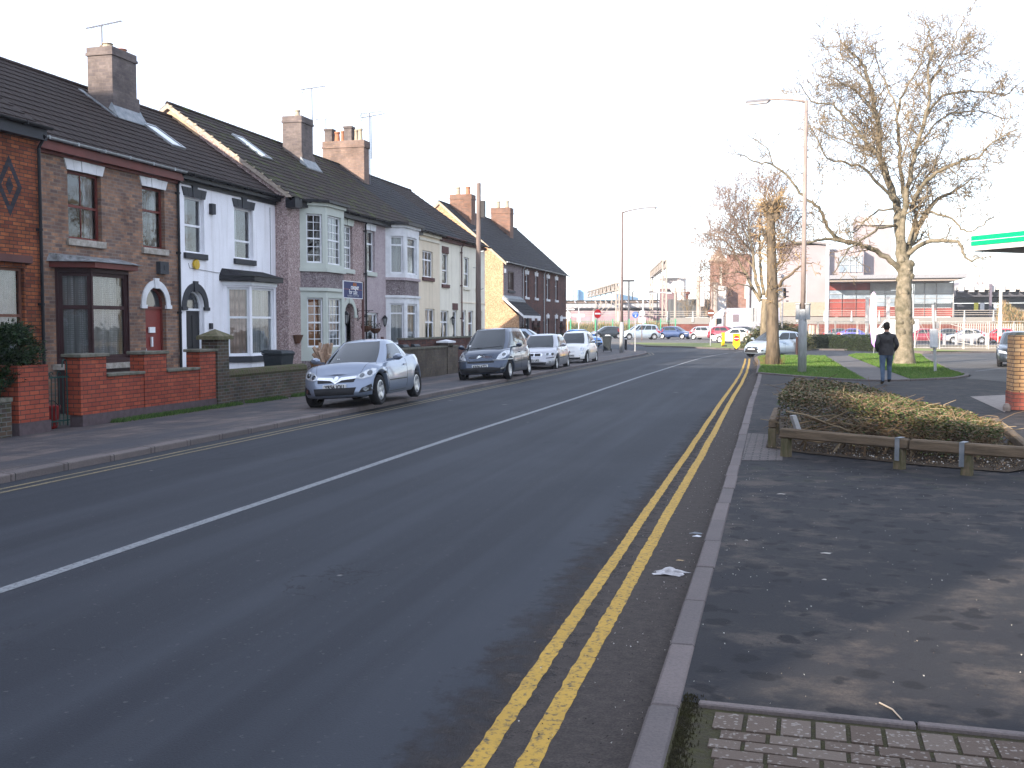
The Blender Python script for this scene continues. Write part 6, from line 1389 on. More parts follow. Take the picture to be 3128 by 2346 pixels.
# ---- leafy things
def leafcloud(mb,n,fn,size,rng,flat=.0,asp=.45):
    for k in range(n):
        p,nrm=fn(); a=rng.uniform(0,6.28); s_=size*rng.uniform(.6,1.3)
        u=Vector((math.cos(a),math.sin(a),rng.uniform(-.6,.6))).normalized(); v=u.cross(Vector((rng.uniform(-1,1),rng.uniform(-1,1),rng.uniform(.1,1)))).normalized()*asp
        mb.poly([p-u*s_*.5,p+v*s_*.5,p+u*s_*.5,p-v*s_*.5])
def leafmat(name,cols,rough=.6):
    t=NT(name); g=t.N('NewGeometry'); r=g.outputs['Random Per Island']; st=[(i/(len(cols)),c) for i,c in enumerate(cols)]
    k=t.ramp(r,st); t.n[-1] if 0 else None
    for x in t.n:
        if x.type=='VALTORGB': x.color_ramp.interpolation='CONSTANT'
    t.col(k); t.rough(rough); return t.mat
HB=leafmat('ragged hedge foliage',[(.10,.085,.03),(.05,.062,.02),(.19,.125,.07),(.075,.068,.028),(.13,.08,.05),(.035,.045,.016),(.22,.165,.10)])
HBG=leafmat('green hedge foliage',[(.045,.08,.02),(.075,.12,.03),(.035,.06,.015),(.11,.125,.04),(.15,.11,.055)])
HD=leafmat('dark evergreen foliage',[(.018,.035,.014),(.03,.05,.018),(.012,.024,.01),(.05,.06,.025),(.035,.05,.02)])
CON=leafmat('conifer foliage',[(.012,.03,.012),(.02,.048,.016),(.008,.02,.010),(.03,.05,.015)])
STK=leafmat('cut branches',[(.20,.14,.08),(.13,.085,.05),(.09,.06,.037),(.25,.19,.12)],.85)
# planter hedge: plan corners from the ground plan
pl=[(-.10,14.6),(.15,19.6),(1.2,19.0),(2.15,17.6),(2.85,16.2),(2.75,14.6),(2.5,13.3),(1.3,13.8)]
def inpoly(x,y,P):
    r=False; j=len(P)-1
    for i in range(len(P)):
        if (P[i][1]>y)!=(P[j][1]>y) and x<(P[j][0]-P[i][0])*(y-P[i][1])/(P[j][1]-P[i][1])+P[i][0]: r=not r
        j=i
    return r
def hz(x,y): return max(.12,(.76-.18*max(0,x-.7))*1+.07*noise.noise(Vector((x*2.2,y*2.2,0))))+.1
rg=random.Random(9)
def samp(top=.72):
    while True:
        x=rg.uniform(-.15,3.0); y=rg.uniform(13.6,19.7)
        if inpoly(x,y,pl): break
    h=hz(x,y); z=h*(1-abs(rg.gauss(0,.13))) if rg.random()<top else rg.uniform(.25,1)*h
    return Vector((x,y,max(z,.18))),None
hb=empty('hedge',(0.9,16.5,.1),0,'low ragged brown-green hedge filling the planting bed behind the timber rail','hedge')
def shift(mb,o): mb.v=[(x-o[0],y-o[1],z-o[2]) for x,y,z in mb.v]
m_=MB(); leafcloud(m_,34000,lambda:samp(.75),.045,rg)
shift(m_,(.9,16.5,.1)); m_.build('foliage',HB,hb,recalc=False)
m_=MB()
def sg():
    while True:
        p,_=samp(.8)
        if noise.noise(Vector((p.x*.9+4,p.y*.9,2)))>.02 or p.x>1.6: return p,None
leafcloud(m_,14000,sg,.042,rg); shift(m_,(.9,16.5,.1)); m_.build('green_foliage',HBG,hb,recalc=False)
m_=MB()
for k in range(950):
    p,_=samp(.3); a=rg.uniform(0,6.28); 
    if rg.random()<.5 and p.y>14.6: p=Vector((rg.uniform(-.1,2.9),rg.uniform(13.9,14.9),rg.uniform(.2,.6)))
    L=rg.uniform(.10,.36); d=Vector((math.cos(a)*1.2,math.sin(a)*.6,rg.uniform(-.4,.5))).normalized(); q=p+d*L*.5+Vector((0,0,rg.uniform(-.05,.06))); e=q+(d+Vector((rg.uniform(-.5,.5),rg.uniform(-.5,.5),rg.uniform(-.3,.5)))).normalized()*L*.5
    if not inpoly(p.x,p.y,pl): continue
    r=rg.uniform(.003,.009); m_.tube([p,q,e],[r,r*.8,r*.5],4,caps=False)
for k in range(45):   # thick cut stems near the rail
    p=Vector((rg.uniform(.0,2.7),rg.uniform(13.9,15.0),.12)); 
    if not inpoly(p.x,p.y,pl): continue
    q=p+Vector((rg.uniform(-.15,.15),rg.uniform(-.12,.05),rg.uniform(.15,.4))); m_.tube([p,(p+q)/2+Vector((.03,0,0)),q],[.016,.014,.012],5)
for k in range(14):   # long arching bare branches on the left face
    x=rg.uniform(.0,.9); z=rg.uniform(.3,.6); P=[Vector((x+.28*i,14.35+.1*math.sin(i+k),z+.13*math.sin(i*.9+k)+.03*i*(1-i/4))) for i in range(5)]; m_.tube(P,[.012,.011,.009,.007,.004],5,caps=False)
shift(m_,(.9,16.5,.1)); m_.build('bare_branches',STK,hb,recalc=False)
soil=[(-.25,14.75),(-.2,19.9),(.4,20),(1.4,19.4),(2.5,17.9),(3.1,16.2),(3.3,13.9),(2.5,12.95),(1.6,13.35),(.3,14.2)]
polysheet('planting_bed',soil,pbr('litter strewn soil',(.045,.032,.024),.95,c2=(.10,.075,.05),scale=14,bump=1,bscale=40,bdist=.04),.108)
m_=MB()
for k in range(2500):
    x=rg.uniform(-.2,3.2);y=rg.uniform(12.9,15.2)
    if inpoly(x,y,soil): s_=rg.uniform(.01,.035); a=rg.uniform(0,3); z=.112+rg.uniform(0,.02); m_.poly([(x,y,z),(x+s_*math.cos(a),y+s_*math.sin(a),z+.01),(x+s_*.5*math.cos(a+1),y+s_*.5*math.sin(a+1),z+.018)])
tag(m_.build('leaf_litter',leafmat('leaf litter',[(.16,.10,.06),(.09,.06,.04),(.25,.18,.11),(.05,.04,.03),(.45,.42,.38)],.9),recalc=False),'leaf litter and chips under the timber rail','leaf litter',None,'stuff')
# conifer by the gate
cf=empty('conifer_shrub',(-12.9,14.45,0),0,'dark green conifer shrub spilling over the brick pier at the left edge','shrub')
m_=MB(); m_.tube([(0,0,0),(0,.1,1.2)],[.05,.03],6); m_.build('stem',BARK,cf); m_=MB()
for k in range(620):
    a=rg.uniform(0,6.28); t=rg.random()**.5; zz=rg.uniform(.7,1.75); rr=.78*t*(1-abs(zz-1.25)*.55); c=Vector((rr*math.cos(a)*.8,rr*math.sin(a)*1.05,zz)); d=Vector((math.cos(a),math.sin(a),rg.uniform(-.1,.7))).normalized()
    for j in range(34):
        q=c+d*rg.uniform(0,.26)+Vector((rg.gauss(0,.028),rg.gauss(0,.028),rg.gauss(0,.028))); e=(d+Vector((rg.uniform(-.8,.8),rg.uniform(-.8,.8),rg.uniform(-.6,.6)))).normalized()*.075; w=e.cross(Vector((rg.uniform(-1,1),rg.uniform(-1,1),1))).normalized()*.014; m_.poly([q-w,q+e,q+w])
for k in range(300):
    a=rg.uniform(0,6.28); rr=.6*rg.random()**.5; c=Vector((rr*math.cos(a)+.1,rr*math.sin(a)-.75,rg.uniform(.0,.9))); 
    for j in range(24): q=c+Vector((rg.gauss(0,.07),rg.gauss(0,.07),rg.gauss(0,.07))); e=Vector((rg.uniform(-1,1),rg.uniform(-1,1),rg.uniform(-1,1))).normalized()*.05; m_.poly([q,q+e,q+Vector((.01,.01,.01))])
m_.build('foliage',CON,cf,recalc=False)
# hedges: dark clipped ones
def hedge(label,x0,x1,y0,y1,h,n,mat,size=.09,rz=0,loc=(0,0,0),rnd=.12,cat='hedge',name='hedge'):
    e=empty(name,loc,rz,label,cat); m_=MB(); 
    def f():
        x=rg.uniform(x0,x1);y=rg.uniform(y0,y1); hh=h*(1+.10*noise.noise(Vector((x*.8,y*.8,1)))); ex=min(x-x0,x1-x)/.3; ey=min(y-y0,y1-y)/.3; hh*=min(1,.75+.25*min(ex,ey))
        z=hh-abs(rg.gauss(0,rnd)) if rg.random()<.5 else rg.uniform(0,hh); 
        if z<hh-.25:
            if rg.random()<.8:
                if rg.random()<.7: y=y0+abs(rg.gauss(0,.08))
                else: x=x0+abs(rg.gauss(0,.08)) if rg.random()<.5 else x1-abs(rg.gauss(0,.08))
        return Vector((x,y,max(0,z))),None
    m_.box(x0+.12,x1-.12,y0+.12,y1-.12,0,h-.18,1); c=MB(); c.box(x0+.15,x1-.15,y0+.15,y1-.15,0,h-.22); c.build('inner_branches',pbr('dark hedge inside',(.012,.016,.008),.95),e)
    m_=MB(); leafcloud(m_,n,f,size,rg); m_.build('foliage',mat,e,recalc=False); return e
hedge('long dark clipped hedge beyond the junction, behind the flag banner and lamp post',0,8.2,0,1.6,1.15,9000,HD,.11,R(-52),(1.2,81.5,.0))
hedge('dark overgrown garden hedge beside the wheelie bin, behind the small white hatchback',0,1.0,0,5.5,1.15,4500,HD,.08,0,(-12.9,60.5,0))
hedge('low dark shrubs with white flowers in front of the far dark terrace',0,2.2,0,4,1.25,3500,HD,.08,0,(-15.2,65,0))
e=empty('round_bush',(-.6,78.6,0),0,'big rounded clipped bush on the island behind the silver-blue hatchback','bush'); m_=MB()
def dome():
    a=rg.uniform(0,6.28); b=math.acos(rg.uniform(0,1)); r=1+.06*rg.gauss(0,1); return Vector((2.6*r*math.sin(b)*math.cos(a),1.6*r*math.sin(b)*math.sin(a),2.0*r*math.cos(b))),None
leafcloud(m_,7000,dome,.12,rg); m_.build('foliage',leafmat('clipped bush foliage',[(.07,.085,.03),(.05,.06,.022),(.10,.10,.04),(.14,.12,.06)]),e,recalc=False)
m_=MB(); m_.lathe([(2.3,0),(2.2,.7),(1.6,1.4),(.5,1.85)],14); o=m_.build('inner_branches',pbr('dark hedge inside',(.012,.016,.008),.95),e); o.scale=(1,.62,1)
# weeds along the left walls, grass blades
m_=MB()
def blade(m_,x,y,z,h,w=.006,lean=.5): a=rg.uniform(0,6.28); m_.poly([(x-w,y,z),(x+w,y+w,z),(x+math.cos(a)*h*lean,y+math.sin(a)*h*lean,z+h)])
for k in range(9000):
    y=rg.uniform(16.8,25.2); 
    if noise.noise(Vector((y*.9,0,5)))<-.25: continue
    x=-12.24+abs(rg.gauss(0,.09)); blade(m_,x,y,-.04,rg.uniform(.03,.11),.009)
tag(m_.build('weeds',leafmat('verge weeds',[(.05,.10,.02),(.08,.14,.03),(.035,.07,.015)]),recalc=False),'strip of green weeds along the foot of the front walls','weeds',None,'stuff')
m_=MB(); tot=0
while tot<46000:
    g=g1 if rg.random()<.45 else g2; x=rg.uniform(-1.5,7.8); y=33.3+ (rg.random()**2.2)*32
    if inpoly(x,y,g): blade(m_,x,y,.108,rg.uniform(.03,.075)*(1+(y-33)*.015),.010*(1+(y-33)*.03),.6); tot+=1
tag(m_.build('grass_blades',leafmat('grass blades',[(.085,.17,.03),(.115,.20,.045),(.06,.13,.022),(.16,.20,.06)]),recalc=False),'short mown grass on the verges either side of the path','grass',None,'stuff')
# scrub along the railway fence
def scrub(label,c,x0,x1,Y,h,n,mat,depth=3):
    a=at(c,x0,1,Y).x; b=at(c,x1,1,Y).x; m_=MB()
    for k in range(n):
        x=rg.uniform(a,b); y=Y+rg.uniform(0,depth); hh=h*(.6+.5*noise.noise(Vector((x*.25,y*.2,3)))+.3); z=rg.uniform(0,hh); 
        L=rg.uniform(.3,.9); d=Vector((rg.uniform(-.5,.5),rg.uniform(-.5,.5),rg.uniform(.4,1))).normalized()*L; w=Vector((rg.uniform(.02,.06),0,0)); m_.poly([(x-w.x,y,z),(x+w.x,y,z),(x+d.x,y+d.y,z+d.z)])
    return tag(m_.build('scrub',mat,recalc=False),label,'scrub',None,'stuff')
SCR=leafmat('winter scrub',[(.28,.17,.08),(.20,.14,.06),(.12,.13,.05),(.34,.22,.12),(.10,.09,.05)])
scrub('brown winter scrub behind the green fence','f',100,1750,139,1.9,7000,SCR); scrub('bramble and scrub on the station bank at the right','i',1090,1500,142,4.6,3500,SCR,6)
# ================================================================ street furniture, kerbside things
PAINTG=pbr('grey painted column',(.40,.41,.42),.6,.1,c2=(.30,.30,.30),scale=5,stretch=(3,3,.6)); RUSTC=pbr('weathered pinkish column',(.30,.245,.22),.75,c2=(.20,.155,.14),scale=4,stretch=(3,3,.5)); OLDRED=pbr('faded red oxide column',(.17,.125,.12),.8,c2=(.12,.09,.085),scale=4)
WOOD=pbr('weathered rail timber',(.165,.12,.08),.9,c2=(.08,.06,.04),scale=5,bump=.7,bscale=25,stretch=(.5,3,3)); WOODP=pbr('weathered post timber',(.17,.13,.085),.9,c2=(.075,.075,.035),scale=6,bump=.6,stretch=(3,3,.6))
# timber trip rail round the planter
def rail(a,b,label,w=.12,h=.125,z=.465,posts=(),straps=()):
    a=Vector((*a,0));b=Vector((*b,0)); e=empty('timber_rail',(a.x,a.y,.1),math.atan2(b.y-a.y,b.x-a.x),label,'timber rail','timber knee rails round the planting bed'); L=(b-a).length; m=MB()
    m.hexa([(0,-w/2,z-.1-h),(L,-w/2,z-.1-h),(L,w/2,z-.1-h),(0,w/2,z-.1-h),(0.01,-w/2+.01,z-.1),(L-.01,-w/2+.01,z-.1),(L-.01,w/2-.01,z-.1),(.01,w/2-.01,z-.1)]); m.build('rail',WOOD,e,bevel=.018)
    for p in posts: m=MB(); m.hexa([(p-.06,-.05,-.05),(p+.06,-.05,-.05),(p+.06,.06,-.05),(p-.06,.06,-.05),(p-.05,-.045,z-.1-h-.002),(p+.055,-.045,z-.1-h-.002),(p+.055,.06,z-.1-h-.002),(p-.05,.06,z-.1-h-.002)]); m.build('post',WOODP,e,bevel=.008)
    for p in straps: m=MB(); m.box(p-.025,p+.03,-w/2-.012,-w/2-.002,z-.1-h-.14,z-.1+.004); m.box(p-.025,p+.03,-w/2-.01,w/2+.01,z-.1+.002,z-.1+.01); m.build('strap',LEAD,e)
    return e
c1=gnd('d',450,815,.1); c2=gnd('d',1340,915,.1); c3=gnd('d',1825,965,.1); c4=Vector((2.72,12.75,0))
ra=(c1.x-.02,c1.y+.0); rb=(c2.x+.05,c2.y); 
rail(ra,rb,'long weathered timber knee rail across the front of the planting bed, left length',posts=(.08,(Vector(rb)-Vector(ra)).length-.12),straps=((Vector(rb)-Vector(ra)).length-.12,))
q1=(rb[0]+.01,rb[1]-.0); rail(q1,(2.72,12.32),'right-hand length of timber knee rail with a broken end near the frame edge',w=.14,h=.13,posts=(c3.x-q1[0]+.04,1.55),straps=(c3.x-q1[0],))
rail((-.16,14.75),(-.12,16.9),'short timber knee rail along the kerb side of the planting bed',z=.50,posts=(.05,1.9))
rail((2.78,12.9),(3.15,17.3),'timber knee rail on the far right side of the planting bed',z=.38,posts=(.3,2.2,4.2))
m=MB(); m.hexa([(.17,14.20,.30),(.20,14.17,.30),(.26,14.19,.30),(.24,14.23,.30),(.06,14.24,.60),(.10,14.2,.60),(.15,14.22,.61),(.12,14.26,.61)]); tag(m.build('metal_strap',pbr('peeling metal strap',(.35,.34,.33),.6,.3),loc=(0,0,0)),'bent peeling metal strap hanging off the left end of the timber rail','strap')
# near lamp post
def lamp_post(label,x,y,top,arm,dirx,m1,m2,r0=.10,r1=.055,head=.75,zc=1.6,ang=0,group='street lamps'):
    e=empty('street_lamp',(x,y,0),ang,label,'street lamp',group); m=MB(); m.tube([(0,0,0),(0,0,zc-.22),(0,0,zc),(0,0,zc+.02)],[r0,r0,r1*1.05,r1],12); m.build('base_column',m1,e,smooth=True)
    m=MB(); m.tube([(0,0,zc+.02),(0,0,top*.5),(0,0,top)],[r1,r1*.9,r1*.7],10); c=m.build('column',m2,e,smooth=True)
    m=MB(); P=[(0,0,top-.05)]+[(dirx*arm*t,0,top-.02+.20*math.sin(t*1.5)) for t in (.15,.4,.7,1)]; m.tube(P,[.05,.046,.04,.036,.034],8); m.build('arm',m2,e,smooth=True)
    zt=P[-1][2]; m=MB(); x0=dirx*(arm-.05);x1=dirx*(arm+head); xs=sorted((x0,x1)); m.hexa([(xs[0],-.10,zt-.05),(xs[1],-.10,zt-.05),(xs[1],.10,zt-.05),(xs[0],.10,zt-.05),(xs[0]+.05,-.07,zt+.05),(xs[1]-.05,-.07,zt+.05),(xs[1]-.05,.07,zt+.05),(xs[0]+.05,.07,zt+.05)]); l=m.build('lantern',pbr('lantern grey',(.16,.16,.18),.5),e,bevel=.015)
    m=MB(); m.hexa([(xs[0]+.12,-.075,zt-.12),(xs[1]-.12,-.075,zt-.12),(xs[1]-.12,.075,zt-.12),(xs[0]+.12,.075,zt-.12),(xs[0]+.04,-.095,zt-.052),(xs[1]-.04,-.095,zt-.052),(xs[1]-.04,.095,zt-.052),(xs[0]+.04,.095,zt-.052)]); m.build('lamp_bowl',pbr('lamp diffuser',(.45,.42,.44),.2,coat=.5),l); return e
def Zt(c,x,y,Y): return at(c,x,y,Y).z
L1=lamp_post('tall street lamp with a pinkish weathered column on the grass, arm reaching left',.58,38.54,Zt('D',1741,218,38.54),1.33,-1,PAINTG,RUSTC,.15,.09,.85,zc=2.1,ang=R(-14))
for sgn in (-1,1):
    m=MB(); m.box(sgn*.17-.07,sgn*.17+.07,-.1,.1,Zt('b',290,1040,38.5),Zt('b',290,915,38.5)); m.box(sgn*.17-.09,sgn*.17+.09,-.13,.12,Zt('b',290,914,38.5),Zt('b',290,903,38.5)); m.build('control_box',PAINTG,L1,bevel=.01)
m=MB(); z0=Zt('b',290,1000,38.5); m.box(-.1,.1,-.11,-.085,z0-.2,z0+.2); m.build('clamp_band',GALV,L1)
lamp_post('faded red street lamp at the far corner of the left pavement, arm reaching right',-10.35,67.2,Zt('D',1345,458,67.2),1.65,1,PAINTG,OLDRED,.15,.085,.7,zc=2.0,ang=R(-14))
# telegraph pole
e=empty('telegraph_pole',(-12.75,42.6,-.1),0,'weathered wooden telegraph pole in front of the cream houses','telegraph pole'); zt=at('3',1478,670,42.6).z
m=MB(); m.tube([(0,0,0),(0,0,zt*.5),(.03,0,zt)],[.125,.11,.09],12); m.build('pole',pbr('pole timber',(.20,.15,.13),.9,c2=(.13,.10,.09),scale=5,bump=.5,stretch=(4,4,.3)),e,smooth=True)
m=MB(); m.box(.14,.3,-.1,.1,zt-1.45,zt-.75); m.build('junction_box',BLACKP,e)
for k,zz in enumerate((.25,.55,2.0,2.9,3.6,4.5)): m=MB(); m.bar((.1,0,zt-zz),(.24 if k%2 else -.24,0,zt-zz+.03),.025); m.build('step_iron',GALV,e)
m=MB(); m.tube([(-.1,0,zt-.05),(-.2,0,zt+.12)],.03,6); m.tube([(.05,0,zt),(.05,0,zt+.15)],.03,6); m.build('insulator',PAINTG,e)
def wire(a,b,sag,label): 
    a=Vector(a);b=Vector(b); P=[a.lerp(b,k/24)-Vector((0,0,sag*4*(k/24)*(1-k/24))) for k in range(25)]; m=MB(); m.tube(P,.004,4); tag(m.build('overhead_wire',pbr('wire grey',(.30,.30,.34),.6)),label,'wire','overhead wires')
wire((-12.7,42.6,zt),at('D',2235,-70,13),.35,'overhead wire crossing the upper sky to the top right corner')
wire((-12.7,42.6,zt-.3),at('D',2260,72,16),.4,'lower overhead wire passing behind the street lamp head')
# for sale board
e=empty('for_sale_sign',(-12.2,27.37,0),R(90),'navy estate agent board reading for sale, on a post by the sage green bay','sign')
NAVY=pbr('navy board',(.018,.028,.12),.5,c2=(.02,.03,.10)); m=MB(); m.box(0,1.34,-.01,.012,2.6,3.06); bd=m.build('board',NAVY,e); 
m=MB(); 
for (a,b,c,d) in ((-.02,1.36,3.061,3.08),(-.02,1.36,2.58,2.599),(-.02,-.001,2.6,3.06),(1.341,1.36,2.6,3.06)): m.box(a,b,-.015,.015,c,d)
m.build('board_edge',WHITE,bd); m=MB(); m.bar((1.40,0,-.1),(1.40,0,3.1),.055); m.build('post',BROWNP,e)
def bt(s_,sz,x,z,mat,off=0): text(s_,sz,mat,bd,basis((x,-.014,z),(1,0,0),(0,0,1)),'lettering',off=off)
OR_=pbr('orange lettering',(.50,.16,.03),.5); bt('alan',.17,.78,3.0,OR_,.002); bt('cooper',.20,.78,2.905,WHITE,.004); bt('for sale',.20,.66,2.765,WHITE,.0); bt('nuneaton 7634 9336',.10,.66,2.66,pbr('pale lettering',(.4,.42,.5),.5))
m=MB(); m.box(.02,1.32,-.014,-.011,2.838,2.846); m.build('rule',OR_,bd)
# wheelie bins
BINM=pbr('dark green-black bin plastic',(.018,.024,.028),.5,c2=(.03,.035,.04)); 
def bin_(x,y,rz,label,h=1.05,group='wheelie bins',z=-.06):
    e=empty('wheelie_bin',(x,y,z),rz,label,'wheelie bin',group); m=MB(); m.hexa([(-.21,-.22,.08),(.21,-.22,.08),(.21,.22,.08),(-.21,.22,.08),(-.28,-.33,h-.09),(.28,-.33,h-.09),(.28,.3,h-.09),(-.28,.3,h-.09)]); m.box(-.3,.3,-.35,.33,h-.12,h-.085); m.build('bin_body',BINM,e,bevel=.012)
    m=MB(); m.hexa([(-.31,-.37,h-.08),(.31,-.37,h-.08),(.31,.35,h-.08),(-.31,.35,h-.08),(-.25,-.3,h),(.25,-.3,h),(.25,.3,h+.015),(-.25,.3,h+.015)]); m.tube([(-.26,.38,h-.02),(.26,.38,h-.02)],.018,6); m.build('lid',BINM,e,bevel=.01)
    for sx in (-1,1): m=MB(); m.lathe([(.1,-.03),(.1,.03)],12,axis='x',o=(sx*.25,.24,.1)); m.build('wheel',RUBBER,e)
    return e
bin_(-13.35,25.6,R(80),'black wheelie bin behind the mossy wall by the white bay',1.18); bin_(-12.95,33.5,R(90),'black wheelie bin behind the wall, left of two by the white lower bay',1.2); bin_(-12.95,34.6,R(90),'black wheelie bin behind the wall, right of two by the white lower bay',1.2)
bin_(-11.5,68.3,R(5),'dark wheelie bin with rubbish on its lid at the far pavement corner',1.05,z=.05); bin_(-13.6,15.6,R(90),'dark wheelie bin standing behind the green iron gate',1.0)
m=MB()
for k in range(5): x=-11.62+k*.07; m.hexa([(x,68.2,1.12),(x+.06,68.2,1.12),(x+.06,68.3,1.12),(x,68.3,1.12),(x+.01,68.22,1.17+.02*(k%2)),(x+.05,68.22,1.17),(x+.05,68.28,1.17),(x+.01,68.28,1.17)])
tag(m.build('rubbish_bag',WHITE),'white rubbish heaped on the lid of the far wheelie bin','rubbish')
# plants, barrel and logs by the sage bay
def pot(name,label,x,y,z,r,h,mat,fol,n=260,fr=1.0,cat='plant pot',group=None,hang=False):
    e=empty(name,(x,y,z),0,label,cat,group); m=MB(); m.lathe([(r*.35 if hang else r*.72,0),(r*.8,h*.45),(r,h),(r*.9,h),(r*.85,h*.8)],14); m.build('pot',mat,e,smooth=False)
    if fol:
        m=MB()
        for k in range(n): a=rg.uniform(0,6.28); rr=r*fr*rg.random()**.5; p=Vector((rr*math.cos(a),rr*math.sin(a),h+rg.uniform(0,.16)*fr)); u=Vector((rg.uniform(-1,1),rg.uniform(-1,1),rg.uniform(-.4,1))).normalized()*.05; w=u.cross(Vector((.3,.5,1))).normalized()*.015; m.poly([p-w,p+u,p+w])
        m.build('plant',fol,e,recalc=False)
    if hang:
        m=MB()
        for k in range(3): a=k*2.09; m.tube([(r*math.cos(a),r*math.sin(a),h),(0,0,h+.5)],.004,3)
        m.build('chain',LAMPM,e)
    return e
COIR=pbr('coir basket',(.12,.06,.04),.95,scale=20)
pot('hanging_basket','hanging basket beside the black downpipe, left of two between the doors',-13.85,32.95,1.58,.2,.2,COIR,HD,cat='hanging basket',group='hanging baskets',hang=True,n=160); pot('hanging_basket','hanging basket in front of the glazed door, right of the downpipe',-13.85,33.75,1.52,.2,.18,COIR,HD,cat='hanging basket',group='hanging baskets',hang=True,n=160)
for k,(yy,l) in enumerate(((62.9,'hanging basket by the brown porch of the far terrace'),(66.6,'dark hanging basket between the doors of the far terrace'),(74.6,'dark hanging basket by the end door of the far terrace'))): pot('hanging_basket',l,-15.9,yy,1.45,.25,.22,COIR,HD,cat='hanging basket',group='hanging baskets',hang=True,n=160)
m=MB(); n=10; 
for k in range(n):
    a=math.pi*k/n;b=math.pi*(k+1)/n; r1_,r2_=.26,.13; P=lambda a,r,z:(math.sin(a)*r*.7,-math.cos(a)*r,z); m.poly([P(a,r1_,.26),P(b,r1_,.26),P(b,r2_,0),P(a,r2_,0)])
m.poly([(0,-.26,.26)]+[P(math.pi*k/n,.26,.26) for k in range(1,n)]+[(0,.26,.26)]); e=empty('wall_planter',(-14.48,29.0,1.25),0,'half-round dark planter fixed to the pebbledash left of the sage bay','planter'); m.build('planter_bowl',COIR,e)
e=pot('wooden_barrel','cut-down wooden barrel full of split logs in front of the sage bay',-13.25,28.3,.0,.42,.72,pbr('oak barrel',(.26,.13,.06),.7,c2=(.18,.09,.04),scale=8,stretch=(4,4,.5)),None,cat='barrel')
m=MB()
for k in range(16): a=rg.uniform(0,6.28); rr=.25*rg.random(); p=Vector((rr*math.cos(a),rr*math.sin(a),.6)); q=p+Vector((rg.uniform(-.25,.2),rg.uniform(-.3,.2),rg.uniform(.35,.75))); m.bar(p,q,.06,.09)
m.build('logs',pbr('split logs',(.50,.36,.26),.85,c2=(.30,.19,.13),scale=8),e)
pot('plant_pot','large dark plant pot beside the step left of the sage bay',-13.1,26.9,-.06,.25,.5,pbr('dark glazed pot',(.03,.03,.04),.4),HD,200,1.2)
m=MB(); m.box(-12.9,-12.5,25.9,26.35,-.06,.28); tag(m.build('stone_step',pbr('pale concrete step',(.28,.27,.27),.9),bevel=.02),'pale concrete step at the gap in the front wall behind the convertible','step')
# pavement junction bits: signs and bollards
RED=pbr('sign red',(.50,.015,.02),.45); BLUE=pbr('sign blue',(.02,.10,.42),.45); SGREY=pbr('sign grey back',(.30,.30,.31),.6); YB=pbr('bollard yellow',(.80,.52,.02),.45); BRN=pbr('shaded brown sign face',(.16,.06,.04),.6)
def sign(label,x,y,zc,r,rz,face,kind='noentry',zb=0,col=PAINTG,group='round traffic signs',lean=0):
    e=empty('traffic_sign',(x,y,zb),rz,label,'traffic sign',group); m=MB(); m.tube([(0,.05,0),(lean,.05,zc+r-zb)],.038,8); m.build('pole',col,e)
    m=MB(); m.lathe([(r,-.012),(r,.012)],28,axis='y',o=(0,0,zc-zb)); d=m.build('sign_plate',SGREY,e); f=MB(); f.lathe([(r*.97,-.018),(r*.97,-.013)],28,axis='y',o=(0,0,zc-zb)); f.build('sign_face',face,d)
    if kind=='noentry': f=MB(); f.box(-r*.78,r*.78,-.022,-.019,zc-zb-r*.17,zc-zb+r*.17); f.build('white_bar',WHITE,d)
    if kind=='cycle':
        f=MB(); z=zc-zb
        for cx0 in (-.085,.085): f.tube([(cx0+.05*math.cos(a),-.022,z+.07+.05*math.sin(a)) for a in [k*.63 for k in range(11)]],.006,4)
        f.tube([(-.085,-.022,z+.07),(-.03,-.022,z+.14),(.05,-.022,z+.14),(0,-.022,z+.07),(-.03,-.022,z+.14)],.006,4); f.tube([(.05,-.022,z+.14),(.085,-.022,z+.07)],.006,4)
        f.lathe([(.02,-.024),(.02,-.019)],10,axis='y',o=(.02,0,z-.01)); f.hexa([(-.01,-.024,z-.13),(.05,-.024,z-.13),(.05,-.02,z-.13),(-.01,-.02,z-.13),(-.01,-.024,z-.035),(.05,-.024,z-.035),(.05,-.02,z-.035),(-.01,-.02,z-.035)]); f.tube([(-.05,-.022,z-.13),(-.02,-.022,z-.06)],.008,4); f.build('white_symbols',WHITE,d)
    return e
v=at('f',692,985,64); sign('red no-entry sign beyond the wheelie bin, left of the far street lamp',v.x,64,v.z,.29,R(14)+R(35),RED)
v=at('f',1332,1003,68.9); sign('round blue cycle and pedestrian sign on a leaning pole by the corner',v.x,68.9,v.z,.21,R(10),BLUE,'cycle')
v=at('f',1445,978,108); e=sign('white back of a round sign above a square plate on the grass island',v.x,108,v.z,.31,R(14),WPAINT,'back',col=pbr('brown pole',(.16,.10,.08),.8))
m=MB(); z=Zt('f',1445,1098,108); m.box(-.34,.34,-.02,.0,z-.28,z+.28); m.build('square_plate',WPAINT,e)
v=at('g',421,812,87.8); sign('dark brown no-entry sign on the grass island in front of the lorry cab',v.x,87.8,v.z,.31,R(10),BRN)
for (x,l) in ((190,'back of a sign with a cross-arm by the end of the far terrace'),(375,'small white sign board with a red lamp over the scrub')):
    v=at('f',x,1010,120); e=empty('traffic_sign',(v.x,120,0),0,l,'traffic sign'); m=MB(); m.tube([(0,0,0),(0,0,v.z+1.2)],.05,6); m.build('pole',WPAINT,e); m=MB()
    if x==190: m.lathe([(.4,-.02),(.4,.02)],16,axis='y',o=(0,0,v.z)); m.box(-.6,.8,-.02,.02,v.z+.6,v.z+.75)
    else: m.box(-.7,.7,-.02,.02,v.z-.2,v.z+.1); m.box(-.2,.2,-.02,.02,v.z-.8,v.z-.21)
    m.build('sign_plate',WPAINT,e)
